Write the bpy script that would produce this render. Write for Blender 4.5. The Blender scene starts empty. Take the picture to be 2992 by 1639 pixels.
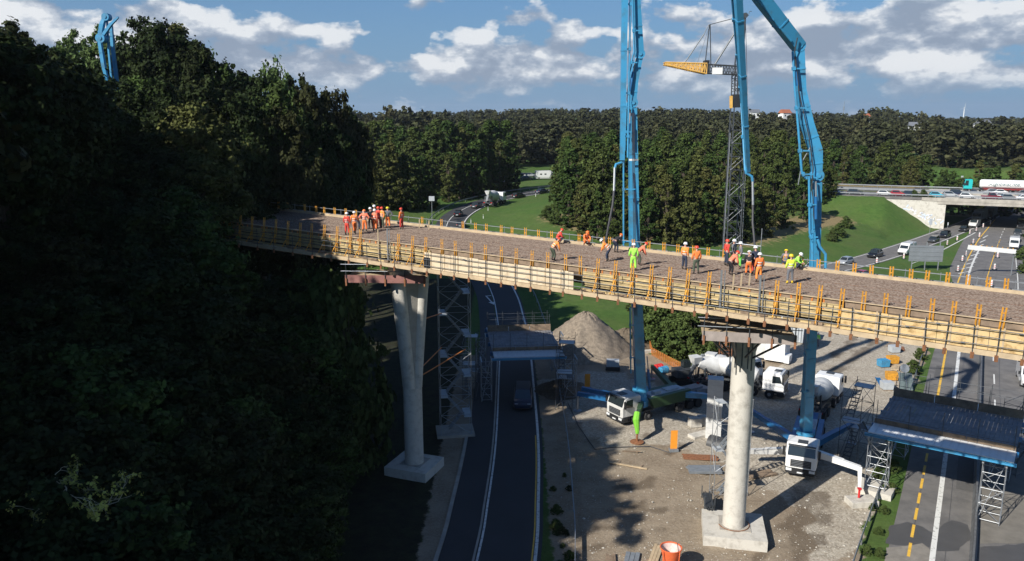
import bpy, math, random
import numpy as np
from mathutils import Vector, Matrix
random.seed(7); RNG = np.random.default_rng(11)
C = bpy.context.scene.collection
R = math.radians

# ------------------------------------------------------------------ camera
FPX = 2992*28/36; PITCH = math.atan((819.5-340)/FPX); HC = 30.0
cd = bpy.data.cameras.new('camera'); cd.lens = 28; cd.sensor_width = 36; cd.clip_end = 20000; cd.clip_start = .5
cam = bpy.data.objects.new('camera', cd); C.objects.link(cam)
cam.location = (0, 0, HC); cam.rotation_euler = (math.pi/2-PITCH, 0, 0)
bpy.context.scene.camera = cam
sc = bpy.context.scene
sc.view_settings.view_transform = 'Standard'; sc.view_settings.look = 'None'
sc.view_settings.exposure = 0.45; sc.view_settings.gamma = 1
# ------------------------------------------------------------------ light
SUN_EL, SUN_AZ = 34.0, (-.72, -.69)          # horizontal direction towards the sun
sl = bpy.data.lights.new('sun', 'SUN'); sl.energy = 5.0; sl.angle = R(.5); sl.color = (1, .95, .87)
so = bpy.data.objects.new('sun', sl); C.objects.link(so)
sv = Vector((SUN_AZ[0], SUN_AZ[1], math.tan(R(SUN_EL)))).normalized()
so.rotation_euler = sv.to_track_quat('Z', 'Y').to_euler(); so.location = (-60, -60, 90)
w = bpy.data.worlds.new('World'); sc.world = w; w.use_nodes = True
nt = w.node_tree; nt.nodes.clear(); N = nt.nodes.new; L = nt.links.new
def nd(nt_, t, **kw):
    n = nt_.nodes.new(t)
    for k, v in kw.items(): setattr(n, k, v)
    return n
def mth(nt_, op, a, b=None, c=None, clamp=False):
    n = nt_.nodes.new('ShaderNodeMath'); n.operation = op; n.use_clamp = clamp
    for i, v in enumerate((a, b, c)):
        if v is None: continue
        if isinstance(v, (int, float)): n.inputs[i].default_value = v
        else: nt_.links.new(v, n.inputs[i])
    return n.outputs[0]
def ramp(nt_, fac, pts, interp='LINEAR'):
    n = nt_.nodes.new('ShaderNodeValToRGB'); n.color_ramp.interpolation = interp
    cr = n.color_ramp
    while len(cr.elements) < len(pts): cr.elements.new(.5)
    for e, (p, c) in zip(cr.elements, pts):
        e.position = p; e.color = (c, c, c, 1) if isinstance(c, (int, float)) else (*c, 1)
    nt_.links.new(fac, n.inputs[0]); return n.outputs[0]
sky = N('ShaderNodeTexSky'); sky.sky_type = 'NISHITA'; sky.sun_disc = False
sky.sun_elevation = R(SUN_EL); sky.sun_rotation = math.atan2(SUN_AZ[0], SUN_AZ[1])
sky.air_density = 1.0; sky.dust_density = .6; sky.ozone_density = 2.0
bg = N('ShaderNodeBackground'); bg.inputs[1].default_value = .052; L(sky.outputs[0], bg.inputs[0])
tc = N('ShaderNodeTexCoord'); sx = N('ShaderNodeSeparateXYZ'); L(tc.outputs['Generated'], sx.inputs[0])
X, Y, Z = sx.outputs
zz = mth(nt, 'ADD', mth(nt, 'MAXIMUM', Z, 0.0), .085)
cx = N('ShaderNodeCombineXYZ'); L(mth(nt, 'DIVIDE', X, zz), cx.inputs[0]); L(mth(nt, 'DIVIDE', Y, zz), cx.inputs[1])
def dirnoise(vec, off, scale, detail, rough, sc3=(1, 1, 1)):
    m = N('ShaderNodeMapping'); m.inputs['Location'].default_value = off; m.inputs['Scale'].default_value = sc3; L(vec, m.inputs[0])
    n = N('ShaderNodeTexNoise'); n.inputs['Scale'].default_value = scale; n.inputs['Detail'].default_value = detail
    n.inputs['Roughness'].default_value = rough; L(m.outputs[0], n.inputs[0]); return n.outputs[0]
def pixdir(px, py):
    u = (px-1496)/FPX; v = (819.5-py)/FPX; c, s = math.cos(PITCH), math.sin(PITCH)
    return Vector((u, c+v*s, -s+v*c)).normalized()
gen = tc.outputs['Generated']
n1 = dirnoise(cx.outputs[0], (3.1, 1.7, 0), .8, 3, .5)
S3 = (1, 1, 1.9)
pa = dirnoise(gen, (5, 2, 1), 12, 11, .55, S3); pb = dirnoise(gen, (5, 2, 1+.013*1.9), 12, 11, .56, S3); pc = dirnoise(gen, (5-.01, 2, 1+.030*1.9), 12, 4, .5, S3)
def blob(px, py, rx, ry, k=1.0):          # a cumulus that stands at a fixed bearing and height
    d = pixdir(px, py); m = N('ShaderNodeVectorMath'); m.operation = 'SUBTRACT'; L(gen, m.inputs[0]); m.inputs[1].default_value = tuple(d)
    s = N('ShaderNodeVectorMath'); s.operation = 'MULTIPLY'; L(m.outputs[0], s.inputs[0]); s.inputs[1].default_value = (FPX/rx, FPX/rx, FPX/ry)
    l = N('ShaderNodeVectorMath'); l.operation = 'LENGTH'; L(s.outputs[0], l.inputs[0])
    return mth(nt, 'MULTIPLY', mth(nt, 'MAXIMUM', mth(nt, 'SUBTRACT', 1.0, l.outputs['Value']), 0.0), k)
blobs = [blob(2745, 80, 230, 120, 1.7), blob(2640, 160, 260, 70, .9), blob(100, 50, 430, 140, 1.5), blob(60, 130, 380, 90, .9), blob(1180, 15, 240, 45, .5), blob(900, 90, 130, 50, .5), blob(1990, 50, 120, 45, .55),
         blob(2350, 160, 260, 110, .9), blob(820, 190, 330, 80, 1.0), blob(1480, 45, 130, 40, .5), blob(1180, 200, 300, 75, .8), blob(1560, 190, 260, 80, .8), blob(1700, 90, 90, 40, .5), blob(2850, 210, 300, 60, .5)]
bs = blobs[0]
for b in blobs[1:]: bs = mth(nt, 'MAXIMUM', bs, b)
low = ramp(nt, Z, [(0, .12), (.04, .16), (.095, .12), (.14, .03), (.20, .0), (.5, .03)])
cov = mth(nt, 'ADD', mth(nt, 'MULTIPLY', n1, .20), mth(nt, 'MULTIPLY', pa, 1.0))
cov = mth(nt, 'ADD', mth(nt, 'ADD', cov, low), mth(nt, 'MULTIPLY', bs, .24))
mask = ramp(nt, cov, [(0, 0), (.725, 0), (.752, .5), (.80, .95), (1, 1)])
mask = mth(nt, 'MULTIPLY', mask, ramp(nt, Z, [(0, .2), (.02, .45), (.05, 1), (1, 1)]))
lit = mth(nt, 'ADD', mth(nt, 'MULTIPLY', mth(nt, 'SUBTRACT', pa, pb), 4.2), .36)
lit = mth(nt, 'ADD', lit, mth(nt, 'MULTIPLY', mth(nt, 'SUBTRACT', pa, pc), 2.6))
lit = mth(nt, 'ADD', lit, mth(nt, 'MULTIPLY', bs, .22), clamp=True)
ccol = ramp(nt, lit, [(0, (.215, .265, .345)), (.35, (.27, .32, .40)), (.7, (.41, .45, .51)), (1, (.60, .62, .645))])
cb = N('ShaderNodeBackground'); cb.inputs[1].default_value = 1.0; L(ccol, cb.inputs[0])
tint = N('ShaderNodeMix'); tint.data_type = 'RGBA'; tint.blend_type = 'MULTIPLY'; tint.inputs[0].default_value = 1; L(sky.outputs[0], tint.inputs[6]); tint.inputs[7].default_value = (.50, .90, 1.34, 1)
hz = N('ShaderNodeMix'); hz.data_type = 'RGBA'; L(ramp(nt, Z, [(0, 1), (.06, .8), (.20, .25), (.45, 0)]), hz.inputs[0]); L(tint.outputs[2], hz.inputs[6]); hz.inputs[7].default_value = (3.0, 4.9, 7.4, 1)
L(hz.outputs[2], bg.inputs[0])
mx = N('ShaderNodeMixShader'); L(mask, mx.inputs[0]); L(bg.outputs[0], mx.inputs[1]); L(cb.outputs[0], mx.inputs[2])
wo = N('ShaderNodeOutputWorld'); L(mx.outputs[0], wo.inputs[0])

# ------------------------------------------------------------------ projection helpers (photo pixel -> point of the place)
def ray(px, py):
    u = (px-1496)/FPX; v = (819.5-py)/FPX; c, s = math.cos(PITCH), math.sin(PITCH)
    return np.array([u, c+v*s, -s+v*c])
CAM = np.array([0, 0, HC])
def G(px, py, z=0.0):
    d = ray(px, py); return CAM+d*((z-HC)/d[2])
def D(px, py, y):
    d = ray(px, py); return CAM+d*(y/d[1])
def zdeck(x): return 19.93-.025*x
def GD(px, py, dz=0.0):
    p = G(px, py, 20.)
    for _ in range(8): p = G(px, py, zdeck(p[0])+dz)
    return p
def ss(t): t = np.clip(t, 0, 1); return t*t*(3-2*t)
def polydist(x, y, pts):
    x = np.asarray(x, float); y = np.asarray(y, float); best = np.full(np.broadcast(x, y).shape, 1e9)
    for (a, b) in zip(pts[:-1], pts[1:]):
        ax, ay = a[0], a[1]; dx, dy = b[0]-ax, b[1]-ay; t = np.clip(((x-ax)*dx+(y-ay)*dy)/(dx*dx+dy*dy+1e-9), 0, 1)
        best = np.minimum(best, np.hypot(x-ax-t*dx, y-ay-t*dy))
    return best
def inpoly(x, y, poly):
    x = np.asarray(x, float); y = np.asarray(y, float); r = np.zeros(np.broadcast(x, y).shape, bool); n = len(poly)
    for i in range(n):
        x0, y0 = poly[i][:2]; x1, y1 = poly[(i+1) % n][:2]
        c = ((y0 > y) != (y1 > y)) & (x < (x1-x0)*(y-y0)/(y1-y0+1e-12)+x0); r ^= c
    return r

# ------------------------------------------------------------------ terrain
HW_AX = [(10.0, 12.0), (34.5, 53.5), (64.3, 104.0), (93.0, 146.0), (121.0, 190.0), (150.0, 232.0), (178.0, 272.0), (230, 350)]   # motorway axis
SLIP = [G(*p)[:2] for p in [(2905, 622), (2840, 652), (2745, 690), (2655, 722), (2560, 752), (2470, 776), (2350, 800), (2180, 830), (1960, 850)]]
BR = [G(2392, 567, 8.2), G(2640, 575, 8.2), G(2992, 588, 8.2)]      # near kerb of the upper motorway
bd = (BR[2]-BR[0])[:2]; bd = bd/np.linalg.norm(bd); bn = np.array([-bd[1], bd[0]])       # along / away from the camera
def brc(s, t, z=8.2): return np.array([BR[0][0]+bd[0]*s+bn[0]*t, BR[0][1]+bd[1]*s+bn[1]*t, z])
def brs(px, t_):
    lo, hi = -80., 160.
    for _ in range(40):
        m_ = (lo+hi)/2; q_ = brc(m_, t_); dep = q_[1]*math.cos(PITCH)-(q_[2]-HC)*math.sin(PITCH); x_ = 1496+FPX*q_[0]/dep
        if x_ < px: lo = m_
        else: hi = m_
    return m_
SA = brs(2766, -.5); print('SA', SA)
RAMP = [(-3.2, 20, 0), (-.45, 49, 0), (.1, 58, 0), (.5, 70, 0), (.5, 86, 0), (.35, 104, 0), (-.3, 118, .3), (-1.3, 130, .9), (-3.7, 144, 1.7), (-8.2, 160, 2.9), (-11.9, 174, 3.9), (-13.4, 188, 4.9), (-12.2, 202, 5.7), (-8, 217, 6.5), (-.5, 231, 7.0), (13, 246, 7.5), (30, 258, 7.9), (60, 270, 8)]
def hfun(x, y):
    x = np.asarray(x, float); y = np.asarray(y, float)
    base = 8.1*ss((y-112)/105.)
    # left wooded hill
    xe = np.where(y < 75, -12.0-.02*(75-y), -12-(y-75)*.36)
    hill = 21*ss((xe-x)/30.)*(1-ss((y-130)/130.))
    hill = hill+5*ss((-45-x)/60.)*(1-ss((y-130)/130.))
    # low rise between the ramp and the slip road
    far = 7*ss((y-330)/500.)+6*np.sin(x/170.+1)*ss((y-400)/500)+10*ss((y-700)/900.)*(.5+.5*np.sin(x/420.+.4))
    far = far*(1-.75*ss((x/np.maximum(y, 1)-.42)/.14)*ss((y-400)/200))
    d = polydist(x, y, SLIP); d2 = polydist(x, y, HW_AX)
    dr = np.where(y < 330, np.minimum(np.maximum(d-5, 0)*.20, np.maximum(d2-17, 0)*.36), 99)
    # embankment of the upper motorway keeps its height beside the bridge
    s = (x-BR[0][0])*bd[0]+(y-BR[0][1])*bd[1]; t = (x-BR[0][0])*bn[0]+(y-BR[0][1])*bn[1]
    emb = 8.05-np.maximum(-t-1.0, 0)*.36-np.where(t < 1.3, np.maximum(s-(SA-15.5), 0)*.62, 0)
    b = np.minimum(base, dr)
    b = np.where((t < 40) & (s > -60) & (s < SA-1.5), np.maximum(np.where(t < 1.3, b, 0), np.minimum(emb, 8.05)), b)
    b = np.where((t < 1.3) & (s > SA-15.5) & (s < SA+51) & (t > -30), np.minimum(b, np.maximum(emb, 0)), b)
    b = np.where((s >= SA-1.5) & (s < SA+51) & (t > -12) & (t < 110), 0, b)
    b = b*ss((polydist(x, y, SLIP)-4.6)/3.5)
    b = np.maximum(b, 0)
    dramp = polydist(x, y, [p[:2] for p in RAMP]); zr = np.interp(y, [p[1] for p in RAMP], [p[2] for p in RAMP])
    k = 1-ss((dramp-7)/16.); k = np.where((y > 15) & (y < 262) & (x < 45), k, 0)
    b = b*(1-k)+zr*k
    return b+hill*(1-k)+far
def T(px, py, y0=30., y1=3000.):
    d = ray(px, py); ys = np.geomspace(y0, y1, 900); t = ys/d[1]
    P = CAM[None]+d[None]*t[:, None]; hh = hfun(P[:, 0], P[:, 1]); i = int(np.argmax(P[:, 2] <= hh))
    if P[i, 2] > hh[i]: return P[-1]
    return np.array([P[i, 0], P[i, 1], float(hfun(P[i, 0], P[i, 1]))])

# ------------------------------------------------------------------ mesh builder
def unit(v): v = np.asarray(v, float); return v/(np.linalg.norm(v)+1e-12)
class MB:
    def __init__(s): s.v = []; s.f = []; s.m = []; s.cm = 0
    def add(s, vs, fs):
        o = len(s.v); s.v.extend([tuple(map(float, q)) for q in vs]); s.f.extend([tuple(i+o for i in f) for f in fs]); s.m.extend([s.cm]*len(fs)); return s
    def box(s, c, size, rz=0., bevel=0.):
        a, b, h = [q/2 for q in size]; cs, sn = math.cos(rz), math.sin(rz)
        V = [(x*cs-y*sn+c[0], x*sn+y*cs+c[1], z+c[2]) for z in (-h, h) for x, y in ((-a, -b), (a, -b), (a, b), (-a, b))]
        return s.add(V, [(3, 2, 1, 0), (4, 5, 6, 7), (0, 1, 5, 4), (1, 2, 6, 5), (2, 3, 7, 6), (3, 0, 4, 7)])
    def hexa(s, V):        # eight corners, bottom ring then top ring
        return s.add(V, [(3, 2, 1, 0), (4, 5, 6, 7), (0, 1, 5, 4), (1, 2, 6, 5), (2, 3, 7, 6), (3, 0, 4, 7)])
    def frame(s, a, b, up=(0, 0, 1)):
        d = unit(np.subtract(b, a)); up = np.array(up, float)
        if abs(d @ up) > .98: up = np.array([0, 1., 0]) if abs(d[1]) < .9 else np.array([1., 0, 0])
        x = unit(np.cross(d, up)); return d, x, np.cross(x, d)
    def beam(s, a, b, w, h, w2=None, h2=None, up=(0, 0, 1)):
        d, x, y = s.frame(a, b, up); a = np.asarray(a, float); b = np.asarray(b, float); w2 = w if w2 is None else w2; h2 = h if h2 is None else h2
        return s.hexa([a-x*w/2-y*h/2, a+x*w/2-y*h/2, a+x*w/2+y*h/2, a-x*w/2+y*h/2, b-x*w2/2-y*h2/2, b+x*w2/2-y*h2/2, b+x*w2/2+y*h2/2, b-x*w2/2+y*h2/2])
    def tube(s, a, b, r, r2=None, n=6, cap=True):
        d, x, y = s.frame(a, b); a = np.asarray(a, float); b = np.asarray(b, float); r2 = r if r2 is None else r2
        V = [p+rr*(x*math.cos(2*math.pi*i/n)+y*math.sin(2*math.pi*i/n)) for p, rr in ((a, r), (b, r2)) for i in range(n)]
        F_ = [(i, (i+1) % n, n+(i+1) % n, n+i) for i in range(n)]
        if cap: F_ += [tuple(range(n-1, -1, -1)), tuple(range(n, 2*n))]
        return s.add(V, F_)
    def path(s, pts, r, n=6):
        pts = [np.asarray(p, float) for p in pts]; rings = []
        x = None
        for i, p in enumerate(pts):
            d = unit(pts[min(i+1, len(pts)-1)]-pts[max(i-1, 0)])
            if x is None: _, x, y = s.frame(p, p+d)
            else: x = unit(x-d*(x@d)); y = np.cross(x, d)
            rr = r[i] if hasattr(r, '__len__') else r
            rings.append([p+rr*(x*math.cos(2*math.pi*k/n)+y*math.sin(2*math.pi*k/n)) for k in range(n)])
        return s.loft(rings)
    def loft(s, rings, cap=True):
        n = len(rings[0]); V = [p for r_ in rings for p in r_]; F_ = []
        for j in range(len(rings)-1):
            F_ += [(j*n+i, j*n+(i+1) % n, (j+1)*n+(i+1) % n, (j+1)*n+i) for i in range(n)]
        if cap: F_ += [tuple(range(n-1, -1, -1)), tuple(range((len(rings)-1)*n, len(rings)*n))]
        return s.add(V, F_)
    def lathe(s, prof, c, n=16, axis=(0, 0, 1), cap=True):      # prof = [(radius, height along the axis)]
        ax = unit(axis); _, x, y = s.frame((0, 0, 0), ax); c = np.asarray(c, float)
        return s.loft([[c+ax*h+r_*(x*math.cos(2*math.pi*k/n)+y*math.sin(2*math.pi*k/n)) for k in range(n)] for r_, h in prof], cap)
    def prism(s, poly, y0, y1):       # polygon in x,z pulled along y
        n = len(poly); V = [(x, y0, z) for x, z in poly]+[(x, y1, z) for x, z in poly]
        return s.add(V, [tuple(range(n)), tuple(range(2*n-1, n-1, -1))]+[(i, i+n, (i+1) % n+n, (i+1) % n) for i in range(n)])
    def ico(s, c, r, sub=1, sq=(1, 1, 1), jit=0.):
        import bmesh
        bm = bmesh.new(); bmesh.ops.create_icosphere(bm, subdivisions=sub, radius=1)
        V = [np.array(v.co)*np.array(sq)*r*(1+random.uniform(-jit, jit))+np.asarray(c, float) for v in bm.verts]
        F_ = [tuple(v.index for v in f.verts) for f in bm.faces]; bm.free(); return s.add(V, F_)
    def build(s, name, mat, parent=None, smooth=False, world=False):
        V = np.array(s.v, float).reshape(-1, 3)
        if world and parent is not None: V = tolocal(V, parent)
        me = bpy.data.meshes.new(name); me.from_pydata(V.tolist(), [], s.f); me.validate()
        for m_ in (mat if isinstance(mat, (list, tuple)) else [mat]): me.materials.append(m_)
        if isinstance(mat, (list, tuple)) and len(me.polygons) == len(s.m): me.polygons.foreach_set('material_index', s.m)
        if smooth: me.polygons.foreach_set('use_smooth', [True]*len(me.polygons))
        me.update()
        o = bpy.data.objects.new(name, me); C.objects.link(o)
        if smooth:
            try: me.set_sharp_from_angle(angle=R(40))
            except Exception: pass
        if parent is not None: o.parent = parent
        return o
def tolocal(V, p):
    V = np.array(V, float).reshape(-1, 3)-np.array(p.location); a = -p.rotation_euler[2]; c, s_ = math.cos(a), math.sin(a)
    return np.stack([V[:, 0]*c-V[:, 1]*s_, V[:, 0]*s_+V[:, 1]*c, V[:, 2]], 1)
def tag(o, label=None, cat=None, group=None, kind=None):
    if label: o['label'] = label
    if cat: o['category'] = cat
    if group: o['group'] = group
    if kind: o['kind'] = kind
    return o
def thing(name, label, cat, loc=(0, 0, 0), rz=0., group=None):
    o = bpy.data.objects.new(name, None); C.objects.link(o); o.location = [float(q) for q in loc]; o.rotation_euler = (0, 0, rz); o.empty_display_size = .3
    return tag(o, label, cat, group)
KIDS = {}
def copy_tree(o, parent=None):
    c = o.copy(); C.objects.link(c); c.parent = parent
    for ch in [q for q in bpy.data.objects if q.parent == o and q != c]: copy_tree(ch, c)
    return c

# ------------------------------------------------------------------ materials
MATS = {}
def mat(name, col, rough=.7, metal=0., var=.12, scale=3., bump=0., bscale=20., spec=.5, coords='Object', col2=None, mask=(.4, .6), coat=0.):
    if name in MATS: return MATS[name]
    m = bpy.data.materials.new(name); m.use_nodes = True; t = m.node_tree; p = t.nodes['Principled BSDF']
    p.inputs['Roughness'].default_value = rough; p.inputs['Metallic'].default_value = metal; p.inputs['Specular IOR Level'].default_value = spec
    if coat: p.inputs['Coat Weight'].default_value = coat
    tcn = t.nodes.new('ShaderNodeTexCoord'); n = t.nodes.new('ShaderNodeTexNoise'); n.inputs['Scale'].default_value = scale; n.inputs['Detail'].default_value = 6; n.inputs['Roughness'].default_value = .65
    t.links.new(tcn.outputs[coords], n.inputs[0])
    c2 = col2 if col2 else tuple(q*(1-var*1.6) for q in col)
    lo, hi = (mask if col2 else (.25, .75))
    r_ = ramp(t, n.outputs[0], [(lo, c2), (hi, tuple(min(1, q*(1+(var*.6))) for q in col))]); t.links.new(r_, p.inputs['Base Color'])
    if bump:
        b = t.nodes.new('ShaderNodeTexNoise'); b.inputs['Scale'].default_value = bscale; b.inputs['Detail'].default_value = 5; t.links.new(tcn.outputs[coords], b.inputs[0])
        bb = t.nodes.new('ShaderNodeBump'); bb.inputs['Strength'].default_value = bump; bb.inputs['Distance'].default_value = .05; t.links.new(b.outputs[0], bb.inputs['Height']); t.links.new(bb.outputs[0], p.inputs['Normal'])
    MATS[name] = m; return m
M_conc = mat('concrete', (.50, .475, .42), .85, var=.1, scale=1.3, bump=.3, bscale=9, col2=(.37, .345, .30), mask=(.33, .52))
M_conc_old = mat('old_concrete', (.40, .37, .32), .9, var=.25, scale=.7, bump=.3, bscale=9)
M_blue = mat('blue_paint', (.045, .26, .46), .42, var=.08, scale=1.1, coat=.15, col2=(.060, .205, .33), mask=(.36, .50))
M_blue_d = mat('dark_blue_paint', (.015, .12, .30), .4, var=.15, scale=1.3)
M_steel = mat('galvanised_steel', (.38, .40, .42), .45, .6, var=.2, scale=5)
M_dsteel = mat('dark_steel', (.09, .10, .11), .5, .4, var=.3, scale=4)
M_rust = mat('rusty_steel', (.30, .13, .06), .8, .1, var=.4, scale=6)
M_orange = mat('orange_steel', (.62, .22, .05), .6, var=.25, scale=4)
M_yellow = mat('yellow_post_paint', (.70, .33, .035), .6, var=.3, scale=5)
M_wood = mat('plywood', (.50, .385, .245), .8, var=.22, scale=1.7, bump=.1)
M_osb = mat('pale_board', (.58, .475, .33), .8, var=.12, scale=.9, col2=(.38, .28, .17), mask=(.28, .47))
M_osb2 = mat('golden_board', (.55, .39, .19), .8, var=.12, scale=2.4, col2=(.33, .21, .08), mask=(.36, .52))
M_beam = mat('timber_beam', (.50, .39, .20), .75, var=.3, scale=2)
M_beam_d = mat('weathered_timber', (.26, .19, .13), .85, var=.35, scale=2)
M_white = mat('white_paint', (.78, .78, .76), .35, var=.07, scale=1.2, coat=.3)
M_white_d = mat('dusty_white_paint', (.62, .62, .60), .5, var=.2, scale=.9)
M_black = mat('black_plastic', (.022, .023, .025), .5, var=.2)
M_tyre = mat('tyre_rubber', (.025, .025, .026), .9, var=.3)
M_rim = mat('wheel_rim', (.35, .35, .36), .35, .7)
M_glass = mat('dark_glass', (.02, .028, .032), .08, var=.1, spec=.8)
M_lampw = mat('clear_lamp', (.72, .74, .74), .15)
M_lampr = mat('red_lamp', (.45, .02, .02), .2)
M_green = mat('green_paint', (.20, .55, .05), .45, var=.12)
M_green_d = mat('olive_green_paint', (.042, .088, .032), .45, var=.12)
M_grey = mat('grey_paint', (.20, .22, .24), .5, var=.2)
M_grey_l = mat('light_grey_sheet', (.45, .48, .50), .5, var=.15, scale=2)
M_red = mat('red_paint', (.60, .03, .03), .4)
M_bucket = mat('orange_red_paint', (.75, .15, .05), .5, var=.12)
M_hose = mat('black_hose', (.05, .05, .055), .6)
M_crane_y = mat('crane_yellow', (.72, .42, .10), .5, var=.2, scale=1)
M_line_w = mat('white_road_paint', (.62, .62, .59), .8, var=.1, scale=3.5, col2=(.33, .33, .31), mask=(.36, .47))
M_line_y = mat('yellow_road_paint', (.78, .47, .06), .7, var=.2, scale=2.5)
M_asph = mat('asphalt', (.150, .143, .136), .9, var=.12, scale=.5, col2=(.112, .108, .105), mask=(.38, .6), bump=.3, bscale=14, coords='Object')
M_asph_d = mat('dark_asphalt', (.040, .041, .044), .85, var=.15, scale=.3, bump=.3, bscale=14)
M_wet = mat('wet_asphalt', (.085, .083, .082), .55, var=.12, scale=.6)
M_bark = mat('bark', (.085, .066, .048), .95, var=.3, scale=2, bump=.4)
def paint(name, col): return mat('car_paint_'+name, col, .3, .1, var=.03, coat=.6)
CARC = dict(black=(.012, .013, .016), dark_blue=(.02, .03, .06), dark_grey=(.05, .055, .06), silver=(.36, .38, .40), white=(.75, .75, .74), red=(.42, .02, .03), dark_red=(.16, .01, .02), cyan=(.08, .42, .55), teal=(.02, .42, .42), grey=(.15, .16, .17))
# ================================================================== GROUND
xs = np.concatenate([-np.geomspace(4200, 100, 26), np.arange(-95, 190, 1.35), np.geomspace(194, 4200, 28)])
ys = np.concatenate([-np.geomspace(1500, 60, 12), np.arange(-55, 345, 1.35), np.geomspace(350, 6000, 46)])
GX, GY = np.meshgrid(xs, ys); HZ = hfun(GX, GY)
rough_ = (np.sin(GX*1.7+GY*.6)*np.sin(GY*1.3-GX*.4)+np.sin(GX*.53+1)*np.sin(GY*.61))*.03
HW_L = [(0, -9.2), (9.2, 0)]
d_hw = polydist(GX, GY, HW_AX); d_sl = polydist(GX, GY, SLIP); d_rp = polydist(GX, GY, [p[:2] for p in RAMP])
dirt_poly = [G(*p)[:2] for p in [(1590, 1800), (1600, 1639), (1615, 1480), (1608, 1330), (1590, 1240), (1560, 1150), (1555, 1090), (1590, 1000), (1700, 935), (1860, 1000), (1930, 1050), (2060, 1070), (2150, 1010), (2300, 920), (2700, 905), (2720, 1000), (2660, 1150), (2590, 1300), (2545, 1500), (2500, 1639), (2480, 1800)]]
DIRT = inpoly(GX, GY, dirt_poly)
grav_poly = [G(*p)[:2] for p in [(1570, 1110), (1700, 1090), (1800, 1085), (2100, 1180), (2300, 1060), (2330, 900), (2700, 900), (2700, 1000), (2640, 1180), (2560, 1300), (2560, 1480), (2480, 1639), (2380, 1639), (2360, 1500), (2290, 1440), (2180, 1400), (2060, 1330), (2010, 1310), (1900, 1300), (1780, 1310), (1700, 1270), (1640, 1180)]]
GRAV = inpoly(GX, GY, grav_poly)
LEFTD = (GX > -7) & (GY < 98) & (GX < -3.0)
me = bpy.data.meshes.new('ground'); nx, ny = len(xs), len(ys)
road_near = (d_rp < 6.5)
Zf = HZ-.0+np.where((d_hw > 16) & (d_sl > 7) & (d_rp > 9), rough_*2.5, 0)
V = np.stack([GX, GY, Zf], -1).reshape(-1, 3)
idx = np.arange(nx*ny).reshape(ny, nx)
Fq = np.stack([idx[:-1, :-1], idx[:-1, 1:], idx[1:, 1:], idx[1:, :-1]], -1).reshape(-1, 4)
me.vertices.add(len(V)); me.vertices.foreach_set('co', V.ravel()); me.loops.add(Fq.size); me.loops.foreach_set('vertex_index', Fq.ravel())
me.polygons.add(len(Fq)); me.polygons.foreach_set('loop_start', np.arange(0, Fq.size, 4)); me.polygons.foreach_set('use_smooth', np.ones(len(Fq), bool)); me.update(calc_edges=True)
ca = me.color_attributes.new('cover', 'FLOAT_COLOR', 'POINT')
dry = np.exp(-((polydist(GX, GY, [T(1640, 640)[:2], T(1800, 690)[:2], T(1960, 690)[:2], T(2150, 700)[:2], T(2300, 660)[:2], T(2440, 640)[:2]])/6.)**2))*.9
dry = np.maximum(dry, np.exp(-((polydist(GX, GY, [brc(-60, 36)[:2], brc(90, 36)[:2]])/5.)**2))*.9)
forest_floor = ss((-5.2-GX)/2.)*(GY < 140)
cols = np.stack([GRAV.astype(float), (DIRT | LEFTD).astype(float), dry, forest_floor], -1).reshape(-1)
ca.data.foreach_set('color', cols)
m = bpy.data.materials.new('ground_cover'); m.use_nodes = True; t = m.node_tree; p = t.nodes['Principled BSDF']; p.inputs['Roughness'].default_value = .95; p.inputs['Specular IOR Level'].default_value = .2
at = nd(t, 'ShaderNodeAttribute', attribute_name='cover'); sp = nd(t, 'ShaderNodeSeparateColor'); t.links.new(at.outputs['Color'], sp.inputs[0])
tcn = t.nodes.new('ShaderNodeTexCoord')
def noise(t, sc_, det=6, ro=.6, vec=None):
    n = t.nodes.new('ShaderNodeTexNoise'); n.inputs['Scale'].default_value = sc_; n.inputs['Detail'].default_value = det; n.inputs['Roughness'].default_value = ro
    t.links.new(vec or tcn.outputs['Object'], n.inputs[0]); return n.outputs[0]
def mixc(t, f, a, b):
    n = t.nodes.new('ShaderNodeMix'); n.data_type = 'RGBA'; t.links.new(f, n.inputs[0])
    for i, q in ((6, a), (7, b)):
        if isinstance(q, tuple): n.inputs[i].default_value = (*q, 1)
        else: t.links.new(q, n.inputs[i])
    return n.outputs[2]
nA, nB, nC, nD = noise(t, .09), noise(t, .9, 8, .7), noise(t, 5., 6, .7), noise(t, .3, 8, .7)
grass = mixc(t, ramp(t, nB, [(.3, 0), (.7, 1)]), (.040, .088, .016), (.080, .148, .030))
grass = mixc(t, ramp(t, nA, [(.42, 0), (.68, .45)]), grass, (.115, .125, .045))
grass = mixc(t, ramp(t, nC, [(.45, 0), (.75, .5)]), grass, (.03, .055, .012))
dryc = mixc(t, ramp(t, nC, [(.35, 0), (.65, 1)]), (.30, .23, .12), (.16, .13, .06))
wv = mth(t, 'ADD', sp.outputs[2], mth(t, 'MULTIPLY', mth(t, 'SUBTRACT', nB, .5), 1.5))
g2_ = mixc(t, ramp(t, wv, [(.38, 0), (.6, 1)]), grass, dryc)
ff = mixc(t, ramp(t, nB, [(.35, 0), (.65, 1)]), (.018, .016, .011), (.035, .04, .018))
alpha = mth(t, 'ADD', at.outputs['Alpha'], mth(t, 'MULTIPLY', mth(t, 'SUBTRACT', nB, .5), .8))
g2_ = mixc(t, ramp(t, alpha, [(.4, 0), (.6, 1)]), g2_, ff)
dirt = mixc(t, ramp(t, nD, [(.34, 0), (.62, 1)]), (.19, .145, .100), (.30, .245, .178))
dirt = mixc(t, ramp(t, nC, [(.45, 0), (.8, .7)]), dirt, (.40, .34, .265))
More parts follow.
